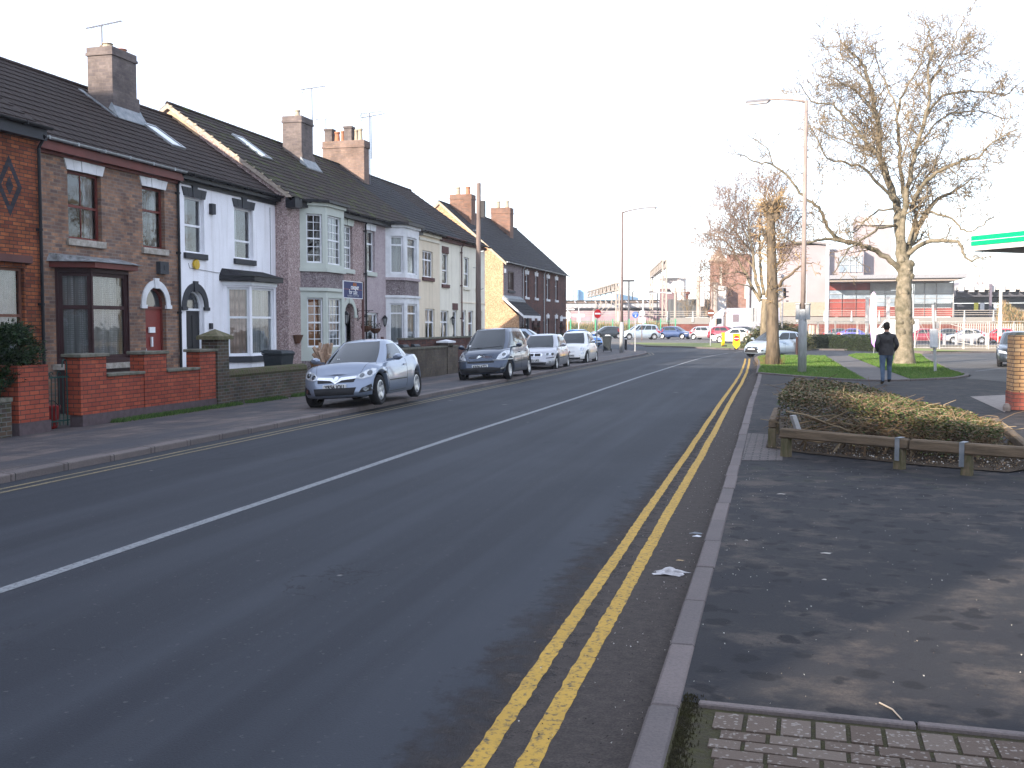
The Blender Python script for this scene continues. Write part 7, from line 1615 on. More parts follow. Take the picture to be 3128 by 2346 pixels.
def kbollard(label,x,y,rz,front=True):
    e=empty('keep_bollard',(x,y,.1),rz,label,'bollard','yellow traffic bollards'); m=MB(); m.prism([(-.25,-.1,.32),(0,-.1,.02),(.25,-.1,.32),(.25,-.1,1.12),(-.25,-.1,1.12)],(0,.2,0)); b=m.build('bollard_body',YB,e,bevel=.01)
    m=MB(); m.box(-.2,.2,.102,.13,.3,1.1); m.build('back_panel',BLACKP,b); m=MB(); m.lathe([(.19,-.115),(.19,-.103)],20,axis='y',o=(0,0,.78)); f=m.build('sign_face',RED,b); m=MB(); m.box(-.15,.15,-.121,-.117,.75,.81); m.build('white_bar',WHITE,f)
    m=MB(); m.box(-.15,.15,-.09,.3,-.02,.1); m.build('base',BLACKP,e)
v=gnd('g',780,1325,.1); kbollard('yellow keep-left bollard with a no-entry symbol, facing the viewer',v.x,v.y,R(5)); v=gnd('g',590,1283,.1); kbollard('yellow bollard turned side-on, black back showing',v.x,v.y,R(-75))
def post(name,label,x,y,h,r,mat,band=None,z=.05,cat='bollard',group=None,n=12,bz=.8):
    e=empty(name,(x,y,z),0,label,cat,group); m=MB(); m.lathe([(r,0),(r,h-.03),(r*.8,h)],n); m.build('post',mat,e)
    if band: m=MB(); m.lathe([(r+.004,h*bz),(r+.004,h*(bz+.1))],n); m.build('reflective_band',band,e)
    return e
post('bollard','black bollard with a pale band on the far pavement corner',-11.03,73.5,.95,.09,BLACKP,WHITE); post('bollard','charred-looking dark timber post behind the silver-blue hatchback wheel',.62,61.2,1.05,.07,pbr('dark timber',(.05,.03,.028),.9),z=.1)
e=empty('broken_post',(5.28,40.3,.1),R(8),'leaning grey post carrying a white cabinet, on the grass right of the big tree','post'); m=MB(); zt=Zt('b',1378,915,40.3)-.1
m.tube([(0,0,0),(-.14,0,zt)],[.055,.05],8); m.build('post',PAINTG,e); z=Zt('b',1380,1280,40.3)-.1; z2=Zt('b',1380,1120,40.3)-.1; m=MB(); m.hexa([(-.2,-.12,z),(.05,-.12,z),(.05,.1,z),(-.2,.1,z),(-.22,-.12,z2),(.03,-.12,z2),(.03,.1,z2),(-.22,.1,z2)]); m.build('cabinet',WPAINT,e,bevel=.03); m=MB(); m.box(-.02,.08,-.06,.06,z2+.02,z2+.24); m.build('small_box',SGREY,e)
# feather banner
v=gnd('b',882,1333,.1); e=empty('feather_banner',(v.x,v.y,.1),0,'tall white and pink feather banner on a ground spike by the path','banner'); S_=lambda x,y:(at('b',x,y,v.y).x-v.x,at('b',x,y,v.y).z-.1)
t=NT('white to pink banner'); x_,y_,z_=t.sep(t.tc()); k=t.mix(t.ramp(t.math('DIVIDE',z_,3.7),[(.1,(.40,.18,.62)),(.35,(.62,.45,.80)),(.5,(.85,.82,.86)),(.9,(.85,.82,.86)),(1,(.75,.45,.7))]),(0,0,0),(0,0,0)); k=t.n[-2].outputs[0] if 0 else None
for nn in t.n:
    if nn.type=='VALTORGB': t.col(nn.outputs[0])
t.rough(.7); BAN=t.mat
m=MB(); Lp=[(862,1240),(852,1100),(848,980),(855,860),(868,815),(885,803)]; Rp=[(888,1275),(905,1150),(908,1000),(904,880),(897,820),(886,803)]
for i in range(5):
    a,b=S_(*Lp[i]),S_(*Lp[i+1]); c,d=S_(*Rp[i]),S_(*Rp[i+1]); n=4
    for k in range(n):
        f0,f1=k/n,(k+1)/n; Pp=lambda p,q,f,i_: (p[0]+(q[0]-p[0])*f,.05*math.sin(f*4+i_*.8),p[1]+(q[1]-p[1])*f); m.poly([Pp(a,c,f0,i),Pp(a,c,f1,i),Pp(b,d,f1,i+1),Pp(b,d,f0,i+1)])
m.build('banner_cloth',BAN,e,recalc=False); m=MB(); m.tube([(S_(880,1330)[0],0,0),(S_(886,1270)[0],0,S_(886,1270)[1]),(S_(909,1000)[0],0,S_(909,1000)[1]),(S_(900,820)[0],0,S_(900,820)[1])],.014,5); m.build('pole',PAINTG,e); m=MB(); m.box(-.35,.1,-.3,.3,.0,.04); m.build('base_plate',pbr('pale base plate',(.5,.47,.38),.8),e)
# yellow brick pillar
YBR=brickmat('yellow orange brick',(.62,.36,.16),(.50,.27,.12),(.14,.085,.06),bw=.23,bh=.078,ms=.009,c3=(.66,.42,.22),grime=(.8,.75,.7)); RBR=brickmat('pinkish red brick',(.50,.14,.09),(.40,.10,.07),(.18,.09,.07),bw=.23,bh=.078)
e=empty('brick_pillar',(4.43,22.62,.1),0,'square pillar of yellow brick over red brick, cut by the right edge of the photo','pillar'); m=MB(); m.box(0,1.2,0,.68,.36,1.5); m.build('yellow_brickwork',YBR,e); m=MB(); m.box(-.012,1.212,-.012,.692,0,.359); m.build('red_brick_base',RBR,e); m=MB(); m.hexa([(0,0,1.502),(1.2,0,1.502),(1.2,.68,1.502),(0,.68,1.502),(.06,.06,1.56),(1.14,.06,1.56),(1.14,.62,1.56),(.06,.62,1.56)]); m.build('cap',COP,e)
m=MB(); P_=gnd('d',2085,490,.1); m.lathe([(.07,0),(.075,.08),(.05,.14),(.01,.16)],10,o=(P_.x,P_.y,.1)); tag(m.build('stone_block',pbr('weathered stone lump',(.25,.20,.17),.9)),'small round stone at the foot of the brick pillar','stone')
# petrol canopy
GRN=pbr('green fascia',(.0,.30,.14),.35,c2=(.0,.25,.12)); e=empty('forecourt_canopy',(6.47,40.8,0),math.atan2(-.809,.588),'white and green striped petrol forecourt canopy entering at the right edge','canopy')
m=MB(); m.box(0,14,0,11,4.5,5.2); m.build('canopy_box',pbr('canopy white panel',(.50,.49,.48),.4,c2=(.45,.43,.42)),e); m=MB(); m.box(.0,14,-.03,-.002,4.68,5.03); m.build('green_band',GRN,e); m=MB(); m.box(-.03,-.002,0,11,4.68,5.03); m.build('green_band',GRN,e); m=MB(); m.box(.0,14,-.045,-.032,4.84,4.855); m.build('pinstripe',WHITE,e); m=MB(); m.box(.05,13.9,.1,10.9,4.47,4.497); m.build('soffit',pbr('grey soffit',(.30,.26,.25),.7),e)
for a,b in ((4,3),(10,3),(4,8),(10,8)): m=MB(); m.box(a,a+.25,b,b+.25,.1,4.47); m.build('column',WPAINT,e)
# fallen litter
def lump(name,label,x,y,z,sx,sy,h,mat,cat,n=9,seed=1,group=None):
    r=random.Random(seed); m=MB(); G=[]
    for i in range(n):
        row=[]
        for j in range(n):
            u=i/(n-1)*2-1; w=j/(n-1)*2-1; k=max(0,1-(u*u+w*w)**.5*.8); row.append((x+sx*u*(1+.25*r.uniform(-1,1))+.3*sx*w,y+sy*w*(1+.2*r.uniform(-1,1)),z+.004+h*k*(.4+.8*r.random())))
        G.append(row)
    for i in range(n-1):
        for j in range(n-1): m.poly([G[i][j],G[i+1][j],G[i+1][j+1],G[i][j+1]])
    return tag(m.build(name,mat,recalc=False),label,cat,group)
v=gnd('e',742,345); lump('plastic_bag','crumpled white plastic bag lying between the yellow lines and the kerb',v.x,v.y,0,.105,.06,.055,pbr('thin white plastic',(.52,.50,.50),.4,c2=(.36,.34,.34),scale=25),'plastic bag')
v=gnd('e',785,290); lump('cigarette_packet_scrap','tan paper scrap in the gutter above the plastic bag',v.x,v.y,0,.03,.012,.01,pbr('tan paper',(.5,.36,.2),.8),'litter',4,group='litter scraps')
v=gnd('e',855,190); lump('paper_scrap','white paper scrap against the kerb above the plastic bag',v.x,v.y,0,.035,.02,.015,WHITE,'litter',5,group='litter scraps'); v=gnd('e',850,178); lump('foil_scrap','dark crumpled foil scrap against the kerb',v.x,v.y,0,.05,.02,.02,LEAD,'litter',6,group='litter scraps')
for k,(x,y,l) in enumerate(((1205,14,'pale leaf on the damp tarmac nearest the planting bed'),(1392,260,'pale flattened leaf in the middle of the damp tarmac'),(1383,370,'small white pebble of litter on the tarmac'),(1060,207,'white speck of paper on the tarmac near the kerb'))):
    v=gnd('e',x,y,.095); lump('pale_scrap',l,v.x,v.y,.095,.035 if k<2 else .013,.02 if k<2 else .01,.01,pbr('pale leaf',(.45,.42,.38),.8),'litter',4,k,'litter scraps')
v=gnd('e',1612,878,.1);w=gnd('e',1705,948,.1); m=MB(); m.tube([v,(v+w)/2+Vector((.01,.01,.004)),w],.0035,5); tag(m.build('twig',pbr('bleached twig',(.45,.38,.3),.8)),'thin bleached twig lying on the tarmac by the block paving','twig')
m=MB()
for k in range(1400):
    u=rg.random(); y=3.3+u*22; x=kx(y)-abs(rg.gauss(0,.32)); s_=rg.uniform(.003,.009); a=rg.uniform(0,6); m.poly([(x,y,.006),(x+s_*math.cos(a),y+s_*math.sin(a)*1.6,.009),(x-s_*math.sin(a),y+s_,.012)])
for k in range(900):
    x=kx(10)+.2+rg.random()**1.5*3.4; y=rg.uniform(4.7,13); s_=rg.uniform(.003,.008); a=rg.uniform(0,6); m.poly([(x,y,.099),(x+s_*math.cos(a),y+s_*math.sin(a)*1.5,.104),(x-s_*math.sin(a),y+s_,.105)])
tag(m.build('grit',leafmat('gutter grit',[(.03,.025,.022),(.08,.06,.05),(.2,.17,.14),(.02,.02,.02),(.4,.38,.34)],.9),recalc=False),'grit and small leaf litter scattered along the gutter and pavement','grit',None,'stuff')
m=MB()
for k in range(2500): y=rg.uniform(3.2,4.75); x=kx(y)+.15+abs(rg.gauss(0,.035)); h=rg.uniform(.004,.018); m.poly([(x-.004,y,.088),(x+.004,y+.003,.088),(x+rg.uniform(-.006,.006),y+rg.uniform(-.006,.006),.095+h)])
tag(m.build('moss',MOSS,recalc=False),'moss growing between the kerb and the block paving','moss',None,'stuff')
# ================================================================ the walking man
def man():
    root=empty('person',(2.80,31.5,.1),R(4),'man in a black jacket and blue jeans walking away, hands in his jacket pockets','person')
    V=[];E=[];RR=[]
    def add(p,r,par=None):
        V.append(p);RR.append(r if isinstance(r,tuple) else (r,r)); 
        if par is not None: E.append((par,len(V)-1))
        return len(V)-1
    pel=add((0,0,.96),(.165,.12)); ab=add((0,.0,1.10),(.165,.12),pel); ch=add((0,.015,1.27),(.185,.125),ab); st=add((0,.01,1.40),(.15,.105),ch); nk=add((0,.015,1.50),(.062,.062),st); nk2=add((0,.03,1.56),(.058,.06),nk)
    h1=add((0,.045,1.62),(.075,.09),nk2); h2=add((0,.045,1.69),(.082,.098),h1); h3=add((0,.04,1.755),(.062,.075),h2)
    for s in (-1,1):
        sh=add((s*.19,.01,1.405),(.075,.078),st); el=add((s*.275,-.055,1.15),(.062,.062),sh); wr=add((s*.215,.085,.985),(.05,.048),el); ha=add((s*.17,.13,.95),(.045,.03),wr)
    # left leg planted, right leg trailing forward
    for s,kn,an,toe in ((-1,(-.10,-.03,.52),(-.10,-.10,.10),(-.105,.08,.035)),(1,(.105,.16,.55),(.12,.20,.14),(.125,.38,.085))):
        hp=add((s*.092,.0,.87),(.105,.115),pel); k=add(kn,(.068,.072),hp); c=add(((kn[0]+an[0])/2,(kn[1]+an[1])/2-.02,(kn[2]+an[2])/2+.04),(.058,.062),k); a=add(an,(.05,.052),c); h=add((an[0],an[1]-.03,an[2]-.045),(.042,.045),a); t=add((toe[0],(toe[1]+an[1])/2,toe[2]+.005),(.046,.036),a); t2=add(toe,(.038,.026),t)
    me=bpy.data.meshes.new('body'); me.from_pydata(V,E,[]); o=bpy.data.objects.new('body',me); COL.objects.link(o)
    sk=o.modifiers.new('s','SKIN'); sk.use_smooth_shade=True
    for i,v in enumerate(me.skin_vertices[0].data): v.radius=RR[i]; v.use_root=(i==0)
    ss=o.modifiers.new('u','SUBSURF'); ss.levels=2; ss.render_levels=2
    dg=bpy.context.evaluated_depsgraph_get(); m2=bpy.data.meshes.new_from_object(o.evaluated_get(dg)); bpy.data.objects.remove(o); m2.name='body'
    JK=pbr('black leather jacket',(.018,.017,.019),.38,c2=(.045,.042,.044),scale=9,bump=.5,bscale=14,bdist=.02); JE=pbr('blue jeans',(.055,.085,.135),.85,c2=(.09,.13,.19),scale=7,bump=.5,bscale=12,bdist=.02); SK=pbr('skin',(.50,.27,.19),.6); SHO=pbr('black shoe',(.012,.012,.012),.4)
    m2.materials.clear()
    for q in (JK,JE,SK,SHO): m2.materials.append(q)
    for p in m2.polygons:
        c=p.center; p.use_smooth=True
        p.material_index=2 if c.z>1.50 or (c.z<1.0 and c.y>.12 and abs(c.x)>.12 and c.z>.9) else 0 if c.z>.93 else 3 if c.z<.12 or (c.x>0 and c.z<.15) else 1
    b=bpy.data.objects.new('body',m2); COL.objects.link(b); b.parent=root
    m=MB(); n=22   # jacket skirt, flared hem over the pockets
    prof=[(1.30,.205,.140),(1.18,.195,.135),(1.06,.198,.140),(.95,.205,.15),(.86,.205,.155)]
    for (z0,a0,b0),(z1,a1,b1) in zip(prof,prof[1:]):
        for k in range(n): t0=2*math.pi*k/n;t1=2*math.pi*(k+1)/n; f=lambda a,b_,t,z:(a*math.cos(t)*(1+.02*math.sin(5*t)),b_*math.sin(t)+.01,z); m.poly([f(a0,b0,t0,z0),f(a0,b0,t1,z0),f(a1,b1,t1,z1),f(a1,b1,t0,z1)])
    m.build('jacket',JK,root,smooth=True,recalc=True)
    m=MB(); m.lathe([(.085,1.455),(.09,1.50),(.078,1.535)],14,o=(0,.015,0)); m.build('collar',JK,root,smooth=True)
    m=MB(); m.lathe([(.078,1.595),(.090,1.64),(.096,1.69),(.096,1.73),(.086,1.775),(.05,1.81),(.001,1.82)],16,o=(0,.035,0)); hh=m.build('hair',pbr('short dark hair',(.02,.015,.012),.8,bump=.6,bscale=60),root,smooth=True); hh.scale=(.86,1,1)
    for s in (-1,1): m=MB(); m.lathe([(.004,-.012),(.028,-.008),(.03,.004),(.012,.012)],10,axis='x',o=(s*.088,.045,1.66)); m.build('ear',SK,root,smooth=True)
    m=MB(); m.tube([(0,.13,1.665),(0,.165,1.64),(0,.14,1.625)],[.008,.016,.010],8); m.build('nose',SK,root,smooth=True)
    # hands: palm, four fingers and thumb tucked in the pocket mouths
    for s in (-1,1):
        m=MB(); c=Vector((s*.175,.135,.95)); m.tube([c+Vector((s*.03,-.05,.03)),c],[.03,.036],8)
        for k in range(4): o_=c+Vector((-s*.012*0+s*(.02-.014*k),.005,0)); m.tube([o_,o_+Vector((-s*.02,.012,-.035)),o_+Vector((-s*.03,.005,-.065+.004*abs(k-1.5)))],[.0095,.009,.007],6)
        m.tube([c+Vector((-s*.01,-.01,.01)),c+Vector((-s*.04,.01,-.01)),c+Vector((-s*.05,.01,-.035))],[.011,.010,.008],6); m.build('hand',SK,root,smooth=True)
    root.scale=(1.05,1.0,.99)
    return root
man()
# ================================================================ far side: railway and station
STEEL=pbr('pale gantry steel',(.34,.30,.27),.7,.1); WPAINT=pbr('weathered white station paint',(.50,.48,.48),.7,c2=(.42,.40,.40),scale=2); CONC=pbr('parapet concrete',(.22,.205,.19),.9,c2=(.20,.19,.18),scale=.8,bump=.2); RBW=brickmat('retaining wall red brick',(.22,.065,.045),(.17,.05,.04),(.14,.06,.05),bw=.45,bh=.15,ms=.02)
def corr(name,c,pitch=.4,vert=True):
    if name in _M: return _M[name]
    t=NT(name); x,y,z=t.sep(t.tc()); q=t.math('SINE',t.math('MULTIPLY',t.math('ADD',x,y) if vert else z,2*math.pi/pitch)); k=t.mix(t.ramp(q,[(.0,.0),(.25,.6)]),c,tuple(v*.6 for v in c)); t.col(k); t.rough(.6); t.bump(q,.4,.05); _M[name]=t.mat; return t.mat
def rect(c,x0,y0,x1,y1,Y): a=at(c,x0,y1,Y); b=at(c,x1,y0,Y); return a.x,b.x,a.z,b.z
def slab(name,c,x0,y0,x1,y1,Y,dep,m,par=None,z0=None,label=None,cat=None,group=None,kind=None):
    a,b,z,zz=rect(c,x0,y0,x1,y1,Y); mb=MB(); mb.box(a,b,Y,Y+dep,z if z0 is None else z0,zz); return tag(mb.build(name,m,par),label,cat,group,kind)
# retaining wall with concrete parapet, railing
Y=148.; e=empty('retaining_wall',(0,0,0),0,'long red brick retaining wall with concrete parapet and grey railing in front of the station','retaining wall')
xa=at('f',1750,1100,Y).x; xb=45; zc=Zt('h',600,1065,Y); zp=Zt('h',600,985,Y)
m=MB(); m.box(xa,xb,Y,Y+.5,0,zc); m.build('brickwork',RBW,e); m=MB(); m.box(xa,xb,Y-.06,Y+.5,zc+.003,zp); m.build('parapet',CONC,e)
zr0=Zt('h',600,905,Y); m=MB()
for k in range(3): z=zp+(zr0-zp)*(.35+.325*k); m.box(xa-38,xb,Y-.02,Y+.04,z-.035,z+.035)
m.build('handrail',STEEL,e); x=xa-38
while x<xb: 
    m=MB(); m.hexa([(x-.14,Y-.25,zc+.3),(x+.14,Y-.25,zc+.3),(x+.14,Y-.07,zc+.3),(x-.14,Y-.07,zc+.3),(x-.05,Y-.1,zr0),(x+.05,Y-.1,zr0),(x+.05,Y-.03,zr0),(x-.05,Y-.03,zr0)]); m.build('rail_post',PAINTG,e); x+=3.55
m=MB(); m.box(at('g',45,900,Y-1).x,at('g',370,900,Y-1).x,Y+1,Y+1.6,Zt('g',45,915,Y),Zt('g',45,870,Y)); tag(m.build('trackside_cabinet',WPAINT),'long low white trackside unit behind the railing left of the lorry','cabinet')
# green fence
Y=138.; e=empty('green_fence',(0,0,0),0,'green steel railing fence in front of the winter scrub','fence'); x0=at('f',120,1100,Y).x; x1=at('f',2040,1100,Y).x; GF=pbr('green fence paint',(.05,.30,.16),.6); GF2=pbr('dull green fence bars',(.12,.22,.12),.7)
zt=Zt('f',660,1075,Y); m=MB(); m.box(x0,x1,Y,Y+.03,zt-.35,zt-.30); m.box(x0,x1,Y,Y+.03,.2,.26); k=x0
while k<x1: m.box(k,k+.035,Y+.031,Y+.06,0,zt-.1); k+=.28
m.build('bars',GF2,e)
for px in (240,660,950,1230,1500,1760,2010): x=at('f',px,1100,Y).x; m=MB(); m.box(x-.07,x+.07,Y-.1,Y-.01,0,zt); m.build('post',GF,e)
# platform canopy shed
Y=190.; e=empty('platform_canopy',(0,0,0),0,'long low grey platform canopy with pale rafters across the distance on the left','station canopy'); CORR=corr('grey ribbed fascia',(.33,.33,.35),.9)
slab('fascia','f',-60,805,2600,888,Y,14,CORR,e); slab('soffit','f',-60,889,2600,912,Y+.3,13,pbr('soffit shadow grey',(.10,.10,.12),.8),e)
slab('roof_deck','f',-60,762,2600,804,Y+3,9,pbr('roof brown grey',(.22,.17,.15),.85),e); slab('ridge','f',-60,752,2600,761,Y+2.5,10,pbr('dark ridge',(.10,.09,.09),.8),e)
m=MB(); x=at('f',-40,780,Y).x; xe=at('f',2500,780,Y).x; z0=Zt('f',0,803,Y); z1=Zt('f',0,768,Y)
while x<xe: m.hexa([(x,Y+.5,z0),(x+.25,Y+.5,z0),(x+.25,Y+.7,z0),(x,Y+.7,z0),(x-.7,Y+2.6,z1),(x-.45,Y+2.6,z1),(x-.45,Y+2.8,z1),(x-.7,Y+2.8,z1)]); x+=1.95
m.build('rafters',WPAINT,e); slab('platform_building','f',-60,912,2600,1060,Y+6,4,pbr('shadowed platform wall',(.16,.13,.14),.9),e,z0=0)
m=MB(); x=at('f',0,912,Y).x
while x<xe: m.box(x,x+.3,Y+2,Y+2.3,0,Zt('f',0,912,Y)); x+=9
m.build('column',PAINTG,e)
tag(slab('train','f',240,930,1800,1000,Y-6,2.5,pbr('pale maroon train side',(.22,.13,.15),.4,c2=(.25,.22,.26),scale=.4),z0=.9),'dim carriage side standing under the platform canopy','train')
LB=corr('pale blue cladding',(.42,.60,.74),1.4); slab('shed','f',60,572,362,760,262,40,LB,label='pale blue metal clad warehouse end beyond the platforms, left part',cat='warehouse'); 
a=at('f',363,582,262);b=at('f',1000,640,262); m=MB(); m.prism([(a.x,264,0),(b.x,264,0),(b.x,264,b.z),(at('f',700,612,262).x,264,at('f',700,606,262).z),(a.x,264,a.z)],(0,40,0)); tag(m.build('shed',pbr('sky blue cladding',(.34,.56,.76),.6)),'long sky blue warehouse with a sloping roofline beyond the gantry','warehouse')
m=MB(); Y=205; x=at('f',135,700,Y).x; xe=at('f',362,700,Y).x
while x<xe: m.box(x,x+.12,Y,Y+.1,4,Zt('f',0,572,Y)); x+=.86
m.box(at('f',135,700,Y).x,xe,Y+.11,Y+.2,Zt('f',0,692,Y),Zt('f',0,686,Y)); tag(m.build('spiked_railing',pbr('dark steel',(.14,.15,.16),.6)),'row of tall steel spikes on the platform roof against the blue warehouse','railing')
# gantries
def lattice(mb,a,b,h,n,w=.22,m=0,flip=0):
    a=Vector(a);b=Vector(b); up=Vector((0,0,h)) if abs((b-a).normalized().z)<.7 else Vector((h,0,0))
    mb.bar(a,b,w,m=m); mb.bar(a+up,b+up,w,m=m)
    for k in range(n): p=a.lerp(b,k/n);q=a.lerp(b,(k+1)/n); mb.bar(p if (k+flip)%2 else p+up,q+up if (k+flip)%2 else q,w*.6,m=m); mb.bar(p,p+up,w*.6,m=m)
def gantry(label,c,x0,x1,yt,yb,Yn,xf,ytf,Yf,legw,farleg=False,drops=()):
    e=empty('signal_gantry',(0,0,0),0,label,'railway gantry','railway gantries'); A=at(c,x0,yt,Yn); B=at(c,x1,yt,Yn); m=MB(); z1=A.z
    m.bar((A.x,Yn,0),(A.x,Yn,z1),.22); m.bar((B.x,Yn,0),(B.x,Yn,z1),.22); n=int(z1/1.6)
    for k in range(n): za=z1*k/n; zb=z1*(k+1)/n; m.bar((A.x if k%2 else B.x,Yn,za),(B.x if k%2 else A.x,Yn,zb),.1); m.bar((A.x,Yn,zb),(B.x,Yn,zb),.12)
    m.build('tower',STEEL,e); C=at(c,xf,ytf,Yf); m=MB(); hb=z1-at(c,x0,yb,Yn).z; w=(B.x-A.x)
    for dx in (0,w): lattice(m,(A.x+dx,Yn,z1-hb),(C.x+dx*.6,Yf,z1-hb),hb,16,.2,flip=dx>0)
    m.build('beam',STEEL,e)
    if farleg: 
        m=MB(); 
        for dx in (0,w*.8): m.bar((C.x+dx,Yf,0),(C.x+dx,Yf,z1),.22)
        for k in range(8): m.bar((C.x,Yf,z1*k/8),(C.x+w*.8,Yf,z1*(k+1)/8),.1)
        m.build('tower',STEEL,e)
    for f in drops:
        p=Vector((A.x,Yn,z1-hb)).lerp(Vector((C.x,Yf,z1-hb)),f); m=MB(); m.bar(p+Vector((.4,0,hb+.8)),p+Vector((.4,0,-2.2)),.14); m.bar(p+Vector((.4,0,-2.2)),p+Vector((-.5,0,-3.1)),.1); m.bar(p+Vector((.4,0,-1.2)),p+Vector((1.1,0,-2.4)),.08); m.bar(p+Vector((-.6,0,hb+.3)),p+Vector((1.0,0,hb+.3)),.08); m.build('cable_dropper',STEEL,e)
    return e
gantry('long railway electrification gantry, left of the far street lamp','f',1008,1062,470,585,160.,512,625,201,.3,drops=(.2,.38,.55,.72,.88)); gantry('taller railway gantry with twin lattice towers beside the glass lift tower','f',1795,1860,78,205,150.,1585,270,182,.3,True,drops=(.35,.75))
# lift tower, dark shed, masts
Y=172.; e=empty('lift_tower',(0,0,0),0,'pale glazed lift tower with a thin flat roof over a dark brick base','tower'); slab('glazing','f',1742,395,2040,560,Y,6,pbr('milky glazing',(.55,.52,.56),.4),e); slab('roof','f',1790,374,2052,388,Y-1,7,DGREY,e); slab('brick_base','f',1742,562,2052,760,Y,6,pbr('purple grey brick',(.20,.13,.14),.9),e,z0=0)
slab('window','f',1850,575,2030,615,Y-.1,.1,DARK,e)
DS=corr('dark grey cladding',(.085,.09,.095),.7); e=tag(slab('shed','f',1880,738,2530,1000,160,8,DS,z0=0),'dark grey vertically clad shed behind the railing','shed'); m=MB(); a=at('f',2175,690,163); m.lathe([(.5,0),(.5,1.6),(.75,1.7),(.75,2.1)],10,o=(a.x,163,a.z-1.4)); tag(m.build('flue',pbr('rusty flue',(.22,.08,.06),.8)),'short rust-coloured flue with a cowl over the dark shed','flue')
def mast(label,c,x,yt,Y,r,mat,arm=0,head=None,name='mast',cat='lamp post',h0=0,group='slim masts round the station'):
    a=at(c,x,yt,Y); e=empty(name,(a.x,Y,0),0,label,cat,group); m=MB(); m.tube([(0,0,0),(0,0,a.z)],r,8); m.build('column',mat,e)
    if arm: m=MB(); P=[(0,0,a.z),(arm*.2,0,a.z+.35*abs(arm)*.3),(arm*.7,0,a.z+.45*abs(arm)*.3),(arm,0,a.z+.4*abs(arm)*.3)]; m.tube(P,r*.7,6); m.hexa([(P[3][0]-.35,-.15,P[3][2]-.1),(P[3][0]+.35,-.15,P[3][2]-.1),(P[3][0]+.35,.15,P[3][2]-.1),(P[3][0]-.35,.15,P[3][2]-.1),(P[3][0]-.3,-.12,P[3][2]+.12),(P[3][0]+.3,-.12,P[3][2]+.12),(P[3][0]+.3,.12,P[3][2]+.12),(P[3][0]-.3,.12,P[3][2]+.12)]); m.build('lamp_head',mat,e)
    if head: m=MB(); m.box(-head,head,-.2,.2,a.z-.05,a.z+.25); m.build('lamp_head',DGREY,e)
    return e
mast('slim dark lamp mast between the two gantries','f',1222,440,140,.13,pbr('dark mast',(.10,.10,.11),.6),head=.75); mast('small dark lamp over the platform canopy','f',1285,620,215,.12,DGREY,arm=1.8); mast('lamp post with a swan neck right of the dark mast','f',1465,690,130,.12,PAINTG,arm=3.2); mast('slim dark lamp post left of the tall gantry','f',1703,632,165,.1,DGREY,arm=-1.0)
HPm=mast('stout pale steel post beside the hanging white panel','g',260,298,150,.42,STEEL,name='steel_post',cat='post'); mast('slim red and white banded signal pole above the brown sign','g',438,380,140,.12,RUSTC,name='steel_post',cat='post'); mast('pale steel stanchion right of the brown sign','g',490,380,160,.38,STEEL,name='steel_post',cat='post'); mast('white stanchion by the brick tower','g',948,330,150,.25,WPAINT,name='steel_post',cat='post')
m=MB(); a=at('g',275,350,149);b=at('g',335,722,149); m.box(a.x-HPm.location.x,b.x-HPm.location.x,-1,-.6,b.z,a.z); o=m.build('hanging_panel',WPAINT,HPm,bevel=.1)
e=empty('signal',(0,0,0),0,'white roundel-backed railway signal on a mast before the lift tower','signal'); m=MB(); a=at('f',2010,540,155); m.tube([(a.x,155,0),(a.x,155,a.z)],.2,8); m.build('mast',STEEL,e); m=MB(); m.lathe([(.85,-.1),(.85,.1)],16,axis='y',o=(a.x,155,a.z)); m.box(a.x+.3,a.x+1.5,154.8,155.2,a.z-1.9,a.z+1.3); m.build('signal_head',WPAINT,e)
for k,(p0,p1) in enumerate(((('f',200,322,200),('f',2300,400,150)),(('f',200,360,200),('f',2300,330,150)),(('f',130,540,205),('f',2300,520,150)),(('f',1100,560,190),('g',400,560,170)))):
    a=at(*p0);b=at(*p1); m=MB(); m.tube([a,a.lerp(b,.5)-Vector((0,0,.3)),b],.03,3); tag(m.build('catenary_wire',pbr('catenary wire',(.30,.30,.32),.7)),'thin catenary wires over the railway','wire','railway catenary wires')
# brick towers
PB=brickmat('pinkish tower brick',(.30,.165,.125),(.24,.13,.10),(.22,.16,.14),bw=.9,bh=.3,ms=.03); Y=176.
e=empty('brick_tower',(0,0,0),0,'square pinkish brick tower with a pyramid roof, left of the two towers','tower'); a,b,z,zz=rect('j',182,745,318,1060,Y); m=MB(); m.box(a,b,Y,Y+(b-a),0,zz); m.build('brickwork',PB,e); m=MB(); q=[(a-.4,Y-.4,zz+.003),(b+.4,Y-.4,zz+.003),(b+.4,Y+b-a+.4,zz+.003),(a-.4,Y+b-a+.4,zz+.003)]; tp_=((a+b)/2,Y+(b-a)/2,Zt('j',250,645,Y+3)); m.poly(q[::-1])
for k in range(4): m.poly([q[k],q[(k+1)%4],tp_])
m.build('roof',pbr('tan tower roof',(.36,.28,.22),.8),e); slab('window','j',262,790,285,940,Y-.05,.04,pbr('pale tower window',(.45,.42,.38),.5),e)
e=empty('brick_tower',(0,0,0),0,'broad flat-topped orange brick tower block behind the round-crowned tree','tower'); slab('brickwork','j',316,690,510,1060,Y-6,12,PB,e,z0=0); slab('coping','j',312,684,514,690,Y-6.2,12.4,CONC,e); slab('downpipe','j',466,930,484,1050,Y-6.5,.4,WPAINT,e)
slab('annex','j',240,945,316,1056,Y-9,5,WPAINT,z0=0,label='small white rendered block at the foot of the brick towers',cat='building')
